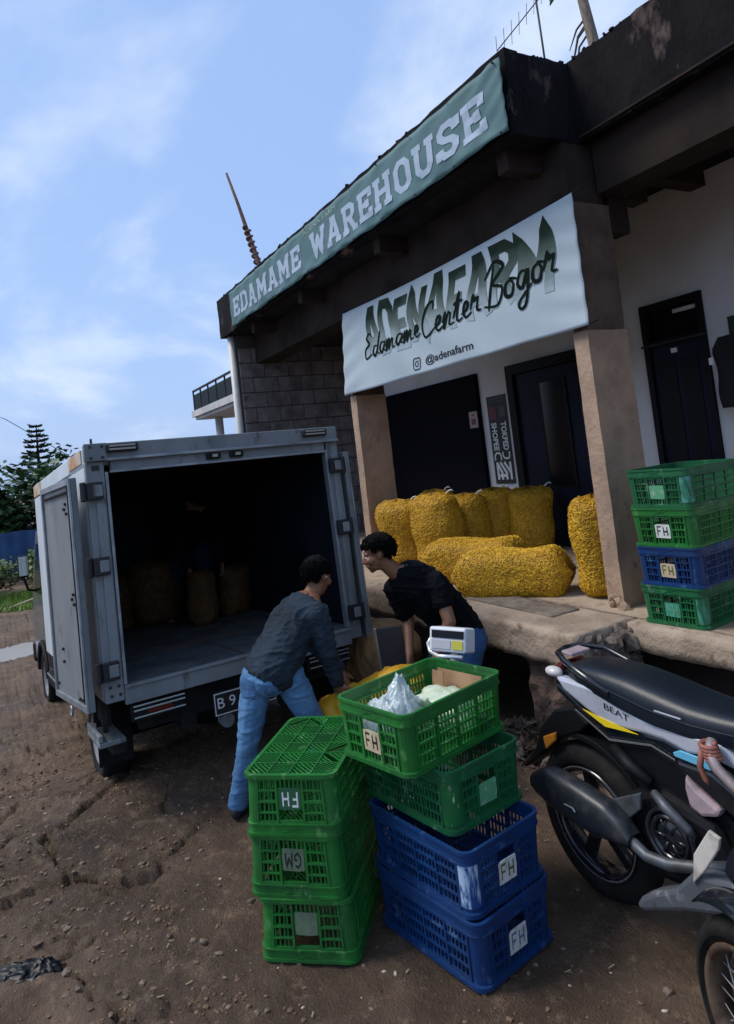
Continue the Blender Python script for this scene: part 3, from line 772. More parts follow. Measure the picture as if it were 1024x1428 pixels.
# bracket and emblem at the foot of the poster
ribbon(m, [(-6.755, 1.74), (-6.755, 1.80), (-6.72, 1.83), (-6.665, 1.83), (-6.64, 1.80), (-6.64, 1.74)], 0.022, pf, 0.003, st=0.02)
ribbon(m, [(-6.60, 1.84), (-6.60, 1.79), (-6.57, 1.76), (-6.50, 1.76), (-6.48, 1.79), (-6.48, 1.84)], 0.022, pf, 0.003, st=0.02)
for k, (xa, za, xb, zb) in enumerate(((-6.73, 1.50, -6.73, 1.715), (-6.49, 1.50, -6.49, 1.715), (-6.655, 1.50, -6.655, 1.60), (-6.57, 1.50, -6.57, 1.60), (-6.73, 1.71, -6.655, 1.59), (-6.67, 1.715, -6.57, 1.585), (-6.595, 1.715, -6.49, 1.585), (-6.70, 1.55, -6.55, 1.55))):
    ribbon(m, [(xa, za), (xb, zb)], 0.038, pf, 0.003 + 0.0003 * k, st=0.05)
m.build('lettering', M_white, ps)
m = MB(); m.prism([(-6.77, 2.25), (-6.64, 2.25), (-6.64, 2.41), (-6.77, 2.41)], pf, 0.001, 0.002); m.build('red_emblem', mat('dull_red_print', (0.12, 0.015, 0.03), 0.6), ps)
m = MB(); m.prism([(-6.58, 2.27), (-6.47, 2.27), (-6.48, 2.40), (-6.57, 2.40)], pf, 0.001, 0.002)
for k in range(2): m.prism([(-6.77, 2.46 + k * 0.035), (-6.47, 2.46 + k * 0.035), (-6.47, 2.475 + k * 0.035), (-6.77, 2.475 + k * 0.035)], pf, 0.001, 0.002)
m.build('grey_emblem', mat('dark_grey_print', (0.05, 0.055, 0.055), 0.6), ps)

# ------------------------------------------------------------------ things on the roof, house behind
t_ = thing('leaning_pole', 'thin rusty pole wrapped in rope leaning out above the left end of the canopy', 'pole', (-10.6, 4.2, 4.2))
m = MB(); m.tube([(-10.62, 4.2, 4.2), (-10.76, 4.2, 5.42), (-11.1, 4.2, 6.0), (-11.5, 4.2, 6.75), (-11.95, 4.2, 7.52)], [0.045, 0.04, 0.04, 0.03, 0.022], 8); m.build('shaft', M_rust, t_, True)
m = MB()
P = [(-10.80 - 0.42 * s + 0.055 * cos(s * 44), 4.2 + 0.055 * sin(s * 44), 5.40 + 0.85 * s) for s in np.linspace(0, 1, 90)]
m.tube(P, 0.022, 6); m.build('rope_wrap', mat('frayed_rope', (0.13, 0.07, 0.05), 0.95, (0.22, 0.15, 0.12), 20), t_, True)
m = MB(); m.tube([(-10.35, 3.6, 4.2), (-10.36, 3.6, 4.95)], 0.012, 6)
tag(m.build('steel_rod', M_rust, None, True), 'short rusty reinforcing rod sticking up from the canopy left corner', 'rod')
t_ = thing('roof_antenna', 'thin wire television antenna standing on the roof behind the canopy corner', 'antenna', (-5.58, 6, 4.2))
m = MB(); m.tube([(-5.585, 6, 4.2), (-5.585, 6, 6.5), (-5.60, 6, 7.35)], 0.012, 6); m.build('mast', M_iron, t_, True)
m = MB(); m.tube([(-5.95, 5.62, 6.62), (-5.55, 6.05, 7.15)], 0.007, 5); m.build('boom', M_iron, t_, True)
for k in range(7):
    s = k / 6; c = Vector((-5.95, 5.62, 6.62)).lerp(Vector((-5.55, 6.05, 7.15)), s); w = 0.22 - 0.1 * s
    m = MB(); m.tube([c + Vector((w, -w * 0.9, 0)), c - Vector((w, -w * 0.9, 0))], 0.004, 4); m.build('element', M_iron, t_)
t_ = thing('banana_plant', 'ragged plant stalk with one green leaf rising above the roof at the upper right', 'plant', (-4.1, 5, 4.2))
m = MB(); m.tube([(-3.93, 5, 4.2), (-4.05, 5, 5.4), (-4.12, 5, 5.95), (-4.2, 5, 6.5)], [0.06, 0.05, 0.045, 0.04], 8); m.build('stalk', mat('dry_stalk', (0.13, 0.10, 0.08), 0.9, (0.25, 0.2, 0.16), 12, stretch=(4, 4, 1)), t_, True)
m = MB()
for k in range(9):
    rr = random.Random(k); z = rr.uniform(5.3, 5.75); a = rr.uniform(2.4, 3.9)
    m.tube([(-4.08, 5, z), (-4.08 + 0.12 * cos(a), 5 + 0.1 * sin(a), z - 0.1), (-4.08 + 0.22 * cos(a), 5 + 0.16 * sin(a), z - rr.uniform(0.25, 0.5))], [0.012, 0.01, 0.004], 5)
m.build('dry_fringe', mat('dry_fringe', (0.10, 0.09, 0.08), 0.95), t_, True)
m = MB()
def lf(u, v):
    s = v - 0.5; k = sin(pi * min(1, 0.06 + u * 0.94)) ** 0.7
    return (-4.22 - 0.15 * u + 0.36 * s * k, 5.0 + 0.1 * abs(s) - 0.15 * u, 6.45 - 0.62 * u + 0.10 * abs(s) + 0.15 * sin(u * 2))
m.grid(lf, 14, 7); o = m.build('leaf', mat('banana_leaf', (0.07, 0.20, 0.06), 0.5, (0.05, 0.14, 0.05), 5), t_, True); sm = o.modifiers.new('th', 'SOLIDIFY'); sm.thickness = 0.004

hs = thing('neighbour_house', 'white neighbouring house with a dark railed balcony behind the warehouse', 'building', (-13.5, 6.5, 0))
M_hw = mat('house_white', (0.55, 0.55, 0.55), 0.8, (0.42, 0.42, 0.43), 2)
m = MB(); m.box(-15.3, -11.2, 5.3, 9, -0.6, 5.2); m.build('wall', M_hw, hs)
m = MB(); m.box(-15.85, -11.0, 4.22, 5.32, 3.25, 3.42); m.box(-15.92, -11.0, 4.15, 4.22, 3.32, 3.46); m.box(-15.92, -15.85, 4.22, 5.32, 3.32, 3.46); m.build('balcony_slab', M_hw, hs)
for k in range(8):
    x = -15.8 + k * 0.62
    m = MB(); m.box(x, x + 0.58, 4.20, 4.215, 3.47, 3.83); m.build('railing_panel', mat('railing_glass', (0.008, 0.014, 0.018), 0.6, spec=0.15) if k == 0 else bpy.data.materials['railing_glass'], hs)
    m = MB(); m.box(x - 0.035, x - 0.005, 4.19, 4.22, 3.47, 3.90); m.build('railing_post', M_blackframe, hs)
m = MB(); m.box(-15.84, -11.0, 4.185, 4.225, 3.90, 3.94); m.build('top_rail', M_blackframe, hs)
m = MB(); m.tube([(-15.3, 4.6, -0.5), (-15.3, 4.6, 3.25)], 0.09, 12); m.build('column', M_hw, hs, True)

# ------------------------------------------------------------------ box truck (local: x right, y forward, z up; origin at the rear left bottom corner of the box)
TA, TP, TR = 3.2021, -0.0654, -0.0095
tF = Vector((cos(TA) * cos(TP), sin(TA) * cos(TP), sin(TP))); tR0 = Vector((sin(TA), -cos(TA), 0)); tU0 = tR0.cross(tF)
tR = tR0 * cos(TR) + tU0 * sin(TR); tU = tU0 * cos(TR) - tR0 * sin(TR)
TM = Matrix.Identity(4)
for i in range(3):
    TM[i][0] = tR[i]; TM[i][1] = tF[i]; TM[i][2] = tU[i]
TM.translation = Vector((-4.48224, 0.494144, 0.682976))
M_tgrey = mat('worn_shade_grey_paint', (0.185, 0.207, 0.220), 0.5, (0.125, 0.142, 0.152), 3.0, 0.4, 0.66, (0.065, 0.052, 0.042), 9, 0.58, 0.72, bump=0.06, bsc=30, stretch=(1, 1, 0.4), rrough=0.25)  # shaded look of the rear put into the darker grey; patches are wear
M_tside = mat('pale_box_paint', (0.56, 0.62, 0.66), 0.40, (0.46, 0.52, 0.55), 2.2, 0.4, 0.66, (0.20, 0.10, 0.05), 9, 0.70, 0.78, stretch=(1, 1, 0.5))
M_talu = mat('aluminium_trim', (0.30, 0.33, 0.36), 0.42, (0.18, 0.20, 0.22), 6, 0.4, 0.65, metal=0.55, rrough=0.2)
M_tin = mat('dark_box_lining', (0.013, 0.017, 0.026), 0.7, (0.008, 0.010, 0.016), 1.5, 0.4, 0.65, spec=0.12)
M_tfloor = mat('scuffed_steel_floor', (0.10, 0.118, 0.130), 0.45, (0.045, 0.053, 0.06), 3.5, 0.42, 0.62, (0.10, 0.06, 0.045), 6, 0.62, 0.74, bump=0.2, bsc=40, rrough=0.3)
M_tblack = mat('chassis_black', (0.012, 0.012, 0.013), 0.7, (0.03, 0.025, 0.02), 6, 0.5, 0.7, spec=0.12)
M_rustp = mat('orange_rust_streak', (0.42, 0.22, 0.09), 0.7, (0.50, 0.45, 0.38), 5, 0.4, 0.6)
M_tyre = mat('tyre_rubber', (0.010, 0.010, 0.010), 0.85, (0.040, 0.030, 0.024), 5, 0.52, 0.78, spec=0.25, bump=0.3, bsc=50)
M_steel = mat('steel_wheel', (0.33, 0.33, 0.33), 0.45, (0.15, 0.13, 0.12), 9, 0.5, 0.7, metal=0.5)
M_redl = mat('red_lens', (0.10, 0.008, 0.008), 0.2)
M_amber = mat('amber_lens', (0.55, 0.20, 0.02), 0.3)
M_chrome = mat('chrome_strip', (0.55, 0.56, 0.58), 0.22, metal=0.8)
trk = thing('box_truck', 'small grey box truck parked tail first by the platform with its rear doors folded open', 'truck', M=TM)
BW, BH, BL = 1.80, 1.566, 2.81
def tb(name, mt, fn, bevel=0, smooth=False, parent=trk):
    q = MB(); fn(q); return q.build(name, mt, parent, smooth, bevel, world=False)
sidep = tb('side_panel', M_tside, lambda q: q.box(0.0, 0.035, 0.06, BL, 0.0, 1.43), 0.004)
tb('side_panel', M_tside, lambda q: q.box(BW - 0.035, BW, 0.06, BL, 0.0, 1.43), 0.004)
tb('front_panel', M_tside, lambda q: q.box(0.036, BW - 0.036, BL - 0.035, BL, 0.0, 1.43))
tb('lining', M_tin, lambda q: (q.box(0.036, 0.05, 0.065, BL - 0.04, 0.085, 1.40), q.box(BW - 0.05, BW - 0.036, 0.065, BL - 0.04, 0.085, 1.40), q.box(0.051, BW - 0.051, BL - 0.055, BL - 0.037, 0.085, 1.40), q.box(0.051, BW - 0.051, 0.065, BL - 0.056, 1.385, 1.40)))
fl = tb('floor', M_tfloor, lambda q: q.box(0.036, BW - 0.036, 0.04, BL - 0.04, 0.03, 0.082))
tb('floor_seam', M_rust, lambda q: (q.box(0.06, BW - 0.06, 0.93, 0.945, 0.0825, 0.088), q.bar((0.9, 0.05, 0.084), (0.9, 0.93, 0.084), 0.012, 0.006)), parent=fl)
tb('roof', M_tside, lambda q: q.box(0.0, BW, 0.06, BL, 1.432, 1.56), 0.02)
tb('roof_rail', M_tside, lambda q: q.box(-0.006, 0.012, 0.62, 2.2, 1.44, 1.545), 0.004)
tb('roof_rail', M_rustp, lambda q: q.box(-0.006, 0.012, 2.21, BL - 0.02, 1.44, 1.545), 0.004)
tb('roof_rail', M_rustp, lambda q: q.box(-0.008, 0.0, 0.10, 0.60, 1.46, 1.545))
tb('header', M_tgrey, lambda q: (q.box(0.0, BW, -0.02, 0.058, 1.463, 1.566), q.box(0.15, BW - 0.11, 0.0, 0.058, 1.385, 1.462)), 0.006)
tb('header_strip', M_talu, lambda q: (q.box(0.12, BW, -0.034, -0.021, 1.452, 1.470), q.box(0.14, BW - 0.10, -0.014, -0.001, 1.376, 1.392)), 0.003)
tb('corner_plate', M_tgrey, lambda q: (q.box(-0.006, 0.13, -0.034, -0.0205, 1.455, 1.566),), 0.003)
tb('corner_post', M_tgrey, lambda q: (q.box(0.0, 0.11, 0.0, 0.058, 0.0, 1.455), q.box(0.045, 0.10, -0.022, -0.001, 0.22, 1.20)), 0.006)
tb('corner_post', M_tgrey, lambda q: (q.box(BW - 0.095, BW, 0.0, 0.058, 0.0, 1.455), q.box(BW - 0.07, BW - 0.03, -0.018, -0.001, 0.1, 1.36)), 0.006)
tb('post_edge', M_talu, lambda q: q.box(0.111, 0.13, -0.010, 0.05, 0.088, 1.384), 0.003)
tb('post_edge', M_talu, lambda q: q.box(BW - 0.115, BW - 0.096, -0.010, 0.05, 0.088, 1.384), 0.003)
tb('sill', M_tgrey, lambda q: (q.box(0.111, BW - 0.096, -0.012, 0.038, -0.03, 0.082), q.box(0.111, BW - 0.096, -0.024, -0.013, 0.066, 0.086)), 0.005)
for k, z in enumerate((1.27, 0.81, 0.19)):
    for xx in (0.045, BW - 0.05):
        h = tb('hinge', M_iron, lambda q: (q.box(xx - 0.055, xx + 0.04, -0.05, -0.0225, z - 0.055, z + 0.055), q.tube([(xx - 0.075 if xx < 1 else xx + 0.06, -0.03, z - 0.06), (xx - 0.075 if xx < 1 else xx + 0.06, -0.03, z + 0.06)], 0.02, 10)), 0.006)
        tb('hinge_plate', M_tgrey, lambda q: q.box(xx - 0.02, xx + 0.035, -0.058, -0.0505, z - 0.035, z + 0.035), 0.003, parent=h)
def leaf_door(x0, sgn, ang, nm, lab):
    r = radians(ang)
    T = Matrix.Translation((x0, 0.02, 0)) @ Matrix.Rotation(r * sgn, 4, 'Z')
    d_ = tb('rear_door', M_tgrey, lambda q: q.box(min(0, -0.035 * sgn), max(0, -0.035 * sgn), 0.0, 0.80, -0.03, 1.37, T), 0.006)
    d_['label'] = lab
    e = -0.0355 * sgn; f = -0.050 * sgn
    tb('door_edge', M_talu, lambda q: (q.box(min(e, f), max(e, f), 0.0, 0.028, -0.03, 1.37, T), q.box(min(e, f), max(e, f), 0.77, 0.80, -0.03, 1.37, T), q.box(min(e, f), max(e, f), 0.03, 0.768, 1.33, 1.37, T), q.box(min(e, f), max(e, f), 0.03, 0.768, -0.03, 0.01, T)), 0.003, parent=d_)
    tb('gasket', M_tblack, lambda q: (q.box(min(e, f), max(e, f), 0.045, 0.062, 0.02, 1.32, T), q.box(min(e, f), max(e, f), 0.064, 0.75, 1.285, 1.298, T)), parent=d_)
    for (yy, zz) in ((0.16, 1.22), (0.20, 1.19), (0.15, 1.16), (0.14, 0.66), (0.18, 0.63), (0.14, 0.60), (0.52, 0.30), (0.52, 0.22), (0.12, 0.03), (0.72, 0.06), (0.18, 0.03)):
        tb('bolt', M_iron, lambda q: q.tube([T @ Vector((e, yy, zz)), T @ Vector((e * 1.35, yy, zz))], 0.010, 8), parent=d_)
leaf_door(-0.055, 1, 5, 'rear_door', 'left rear door folded flat against the box side')
leaf_door(BW + 0.05, -1, 2, 'rear_door', 'right rear door folded back along the far side')
for xx, w_ in ((0.22, 0.20), (BW - 0.20, 0.20)):
    l_ = tb('marker_lamp', M_iron, lambda q: q.box(xx - w_ / 2, xx + w_ / 2, -0.056, -0.0345 if xx < 1 else -0.021, 1.50, 1.556), 0.012)
    tb('lens', mat('smoky_lens', (0.30, 0.28, 0.25), 0.25) if 'smoky_lens' not in bpy.data.materials else bpy.data.materials['smoky_lens'], lambda q: (q.box(xx - w_ / 2 + 0.02, xx + w_ / 2 - 0.02, -0.063, -0.0565, 1.512, 1.524), q.box(xx - w_ / 2 + 0.02, xx + w_ / 2 - 0.02, -0.063, -0.0565, 1.534, 1.545)), 0.002, parent=l_)
for xx in (0.82, 0.985):
    l_ = tb('door_lamp', M_tblack, lambda q: q.box(xx - 0.05, xx + 0.05, -0.03, -0.001, 1.405, 1.445), 0.008)
    tb('lens', bpy.data.materials['smoky_lens'], lambda q: q.box(xx - 0.012, xx + 0.025, -0.036, -0.0305, 1.415, 1.435), parent=l_)
for (xx, zz) in ((0.03, 1.545), (0.10, 1.545), (0.03, 1.475), (0.10, 1.475), (0.035, 0.04), (0.085, 0.04), (0.03, 0.09), (0.08, 0.09)):
    tb('rivet', M_iron, lambda q: q.tube([(xx, -0.006 if zz < 1 else -0.041, zz), (xx, 0.002 if zz < 1 else -0.033, zz)], 0.009, 8))
tb('latch_slot', M_iron, lambda q: q.box(0.035, 0.08, -0.006, -0.0005, 1.40, 1.43))
tb('aerial', M_iron, lambda q: q.tube([(0.10, 0.3, 1.55), (0.10, 0.3, 1.64)], 0.008, 6))
# tail lamps, number plate, steps, chassis
for x0 in (0.14, BW - 0.46):
    l_ = tb('tail_lamp', M_tblack, lambda q: q.box(x0, x0 + 0.32, 0.0, 0.06, -0.145, -0.045), 0.006)
    tb('red_lens', M_redl, lambda q: q.box(x0 + 0.10, x0 + 0.25, -0.008, -0.0005, -0.115, -0.085), 0.002, parent=l_)
    tb('chrome_strip', M_chrome, lambda q: (q.box(x0 + 0.01, x0 + 0.325, -0.014, -0.0005, -0.058, -0.049), q.box(x0 + 0.01, x0 + 0.325, -0.014, -0.0005, -0.084, -0.074), q.box(x0 + 0.01, x0 + 0.325, -0.014, -0.0005, -0.125, -0.116)), 0.002, parent=l_)
pl_ = tb('number_plate', M_black, lambda q: q.box(0.635, 1.065, -0.03, -0.012, -0.245, -0.10), 0.003)
q = MB(); pfn = lambda x, z, d: (x, -0.0305 - d, z)
font_text(q, 'B 9', 0.66, 0.78, -0.20, -0.135, pfn, 0.001, 0.0)
q.build('plate_lettering', M_white, pl_, world=False)
q = MB(); ribbon(q, [(0.643, -0.237), (1.057, -0.237), (1.057, -0.108), (0.643, -0.108), (0.643, -0.237)], 0.006, pfn, 0.001, True, st=0.2); q.build('plate_border', M_white, pl_, world=False)
tb('plate_lamp', M_talu, lambda q: q.tube([(0.72, -0.02, -0.285), (0.72, 0.05, -0.285)], 0.045, 14), smooth=False)
tb('reflector', M_redl, lambda q: q.box(0.52, 0.60, 0.10, 0.115, -0.20, -0.15), 0.005)
tb('chassis_rail', M_tblack, lambda q: (q.box(0.45, 0.55, 0.08, 4.0, -0.28, -0.05), q.box(1.25, 1.35, 0.08, 4.0, -0.28, -0.05), q.box(0.20, 1.6, 0.09, 0.17, -0.22, -0.06), q.box(0.30, 1.5, 1.9, 2.0, -0.25, -0.06), q.box(0.05, 1.75, 0.30, 2.75, -0.05, -0.004)))
tb('under_skirt', M_tblack, lambda q: q.box(0.0, 0.03, 0.06, 0.50, -0.14, -0.002))
tb('under_skirt', M_tblack, lambda q: q.box(0.0, 0.03, 1.42, 2.7, -0.12, -0.002))
tb('mud_flap', M_tblack, lambda q: q.box(0.02, 0.24, 0.54, 0.555, -0.50, -0.05))
tb('mud_flap', M_tblack, lambda q: q.box(1.56, 1.78, 0.54, 0.555, -0.50, -0.05))
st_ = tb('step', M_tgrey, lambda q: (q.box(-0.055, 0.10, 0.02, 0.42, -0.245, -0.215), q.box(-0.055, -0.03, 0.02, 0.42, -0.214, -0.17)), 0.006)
tb('step_bracket', M_tblack, lambda q: (q.box(-0.02, 0.01, 0.05, 0.09, -0.17, -0.001), q.box(-0.02, 0.01, 0.36, 0.40, -0.17, -0.001), q.box(0.02, 0.10, 0.03, 0.40, -0.30, -0.246)), parent=st_)
st_ = tb('side_guard', M_tblack, lambda q: (q.box(-0.03, 0.02, 1.50, 2.55, -0.24, -0.14),), 0.01)
tb('guard_strip', M_talu, lambda q: q.box(-0.036, -0.0305, 1.5, 2.55, -0.165, -0.15), parent=st_)
tb('tow_ring', M_talu, lambda q: q.lathe([(0.035 + 0.009 * cos(a), 0.009 * sin(a)) for a in [2 * pi * k / 8 for k in range(8)]], (0.0, 1.47, -0.30), 'x', 16, True), smooth=True)
tb('rear_axle', M_tblack, lambda q: (q.tube([(0.15, 0.94, -0.40), (1.65, 0.94, -0.40)], 0.06, 10), q.ell((0.9, 0.94, -0.40), (0.16, 0.15, 0.15), 2)), smooth=True)
tb('leaf_spring', M_tblack, lambda q: (q.tube([(0.38, 0.45, -0.22), (0.38, 0.94, -0.36), (0.38, 1.5, -0.22)], 0.03, 6), q.tube([(1.42, 0.45, -0.22), (1.42, 0.94, -0.36), (1.42, 1.5, -0.22)], 0.03, 6)))
def truck_wheel(x, y, side):
    R_ = 0.29
    w_ = tb('wheel', M_tyre, lambda q: q.lathe([(0.19, -0.08), (0.25, -0.095), (0.28, -0.088), (R_, -0.06), (R_, 0.06), (0.28, 0.088), (0.25, 0.095), (0.19, 0.08), (0.185, 0.0)], (x, y, -0.405), 'x', 40, True), smooth=True)
    s_ = side
    tb('rim', M_steel, lambda q: (q.lathe([(0.188, 0.07 * s_), (0.175, 0.085 * s_), (0.165, 0.05 * s_), (0.11, 0.015 * s_), (0.07, 0.045 * s_), (0.0, 0.05 * s_)], (x, y, -0.405), 'x', 32),), smooth=True, parent=w_)
    for k in range(5):
        a = 2 * pi * k / 5
        tb('wheel_nut', M_iron, lambda q: q.tube([(x + 0.03 * s_, y + 0.085 * cos(a), -0.405 + 0.085 * sin(a)), (x + 0.055 * s_, y + 0.085 * cos(a), -0.405 + 0.085 * sin(a))], 0.012, 6), parent=w_)
for x, s_ in ((0.16, -1), (1.64, 1)):
    truck_wheel(x, 0.93, s_); truck_wheel(x, 3.77, s_)
# cab
M_cab = mat('cab_paint', (0.10, 0.11, 0.12), 0.35, (0.07, 0.075, 0.08), 3, coat=0.5)
prof = [(2.9, -0.25), (2.9, 1.10), (3.15, 1.18), (3.75, 1.14), (4.45, 0.45), (4.62, 0.20), (4.66, -0.30), (4.15, -0.33), (4.08, -0.15), (3.95, -0.06), (3.77, -0.03), (3.60, -0.06), (3.46, -0.15), (3.40, -0.30)]
cab = tb('cab', M_cab, lambda q: q.prism(prof, lambda a, b_, d: (d, a, b_), 0.075, 1.725), 0.03)
for xx in (0.069, 1.731):
    e = 0.005 if xx < 1 else -0.005
    tb('side_window', M_glassdark, lambda q: q.prism([(3.05, 0.48), (3.05, 1.02), (3.72, 1.00), (4.22, 0.48)], lambda a, b_, d: (d, a, b_), xx, xx + e), parent=cab)
    tb('door_handle', M_tblack, lambda q: q.box(xx - 0.02, xx - 0.001 if xx < 1 else xx + 0.02, 3.1, 3.24, 0.36, 0.40), 0.004, parent=cab)
    tb('wheel_arch', M_tblack, lambda q: q.tube([(xx, 3.77 + 0.37 * cos(a), -0.405 + 0.37 * sin(a)) for a in np.linspace(0.15, pi - 0.15, 14)], 0.03, 6), parent=cab)
tb('windscreen', M_glassdark, lambda q: q.prism([(3.80, 1.095), (4.40, 0.50), (4.41, 0.505), (3.81, 1.10)], lambda a, b_, d: (d, a, b_), 0.16, 1.64), parent=cab)
tb('headlight', M_white, lambda q: (q.box(0.15, 0.42, 4.60, 4.665, -0.02, 0.12),), 0.01, parent=cab)
tb('headlight', M_white, lambda q: (q.box(1.38, 1.65, 4.60, 4.665, -0.02, 0.12),), 0.01, parent=cab)
tb('bumper', M_tblack, lambda q: q.box(0.06, 1.74, 4.58, 4.74, -0.34, -0.12), 0.03, parent=cab)
for sx in (0.055, 1.745):
    s_ = -1 if sx < 1 else 1
    mi = tb('wing_mirror', M_tblack, lambda q: q.box(sx + s_ * 0.10 - 0.05, sx + s_ * 0.10 + 0.06, 3.96, 4.03, 0.66, 0.90), 0.025)
    tb('mirror_glass', mat('mirror_glass', (0.45, 0.55, 0.60), 0.05, metal=0.9) if s_ < 0 else bpy.data.materials['mirror_glass'], lambda q: q.box(sx + s_ * 0.10 - 0.04, sx + s_ * 0.10 + 0.05, 3.953, 3.9595, 0.68, 0.885), 0.002, parent=mi)
    tb('mirror_arm', M_tblack, lambda q: q.tube([(sx + s_ * 0.10, 3.99, 0.66), (sx + s_ * 0.06, 4.0, 0.52), (sx - s_ * 0.02, 4.02, 0.50)], 0.014, 6), parent=mi)

# ------------------------------------------------------------------ plastic crates
CL, CW, CH = 0.62, 0.44, 0.2406
def plastic(name, c, c2, wear):
    return mat(name, c, 0.36, c2, 5.0, 0.40, 0.65, wear, 13, 0.585, 0.70, bump=0.12, bsc=60, stretch=(1, 1, 0.7), rrough=0.2)
M_green = plastic('green_plastic', (0.016, 0.165, 0.026), (0.008, 0.095, 0.016), (0.10, 0.28, 0.09))
M_green2 = plastic('teal_green_plastic', (0.010, 0.125, 0.042), (0.006, 0.080, 0.028), (0.12, 0.24, 0.15))
M_blue = plastic('blue_plastic', (0.005, 0.040, 0.150), (0.004, 0.026, 0.10), (0.06, 0.13, 0.26))
TAP = 0.012
def taper(mb):
    mb.v = [((x - math.copysign(TAP * (1 - z / CH), x)) if abs(x) > 0.15 else x, (y - math.copysign(TAP * (1 - z / CH), y)) if abs(y) > 0.1 else y, z) for x, y, z in mb.v]
    return mb
def rrect(hx, hy, r, n=5):
    P = []
    for cx, cy, a0 in ((hx - r, hy - r, 0), (-hx + r, hy - r, pi / 2), (-hx + r, -hy + r, pi), (hx - r, -hy + r, 1.5 * pi)):
        for k in range(n + 1):
            a = a0 + pi / 2 * k / n; P.append((cx + r * cos(a), cy + r * sin(a)))
    return P
def ring(mb, ho, hi, z0, z1):
    o = rrect(*ho); i = rrect(*hi); n = len(o)
    vs = [(x, y, z) for (P, z) in ((o, z0), (o, z1), (i, z1), (i, z0)) for x, y in P]
    fs = [(a * n + k, a * n + (k + 1) % n, ((a + 1) % 4) * n + (k + 1) % n, ((a + 1) % 4) * n + k) for a in range(4) for k in range(n)]
    mb.add(vs, fs)
HX, HY = CL / 2, CW / 2
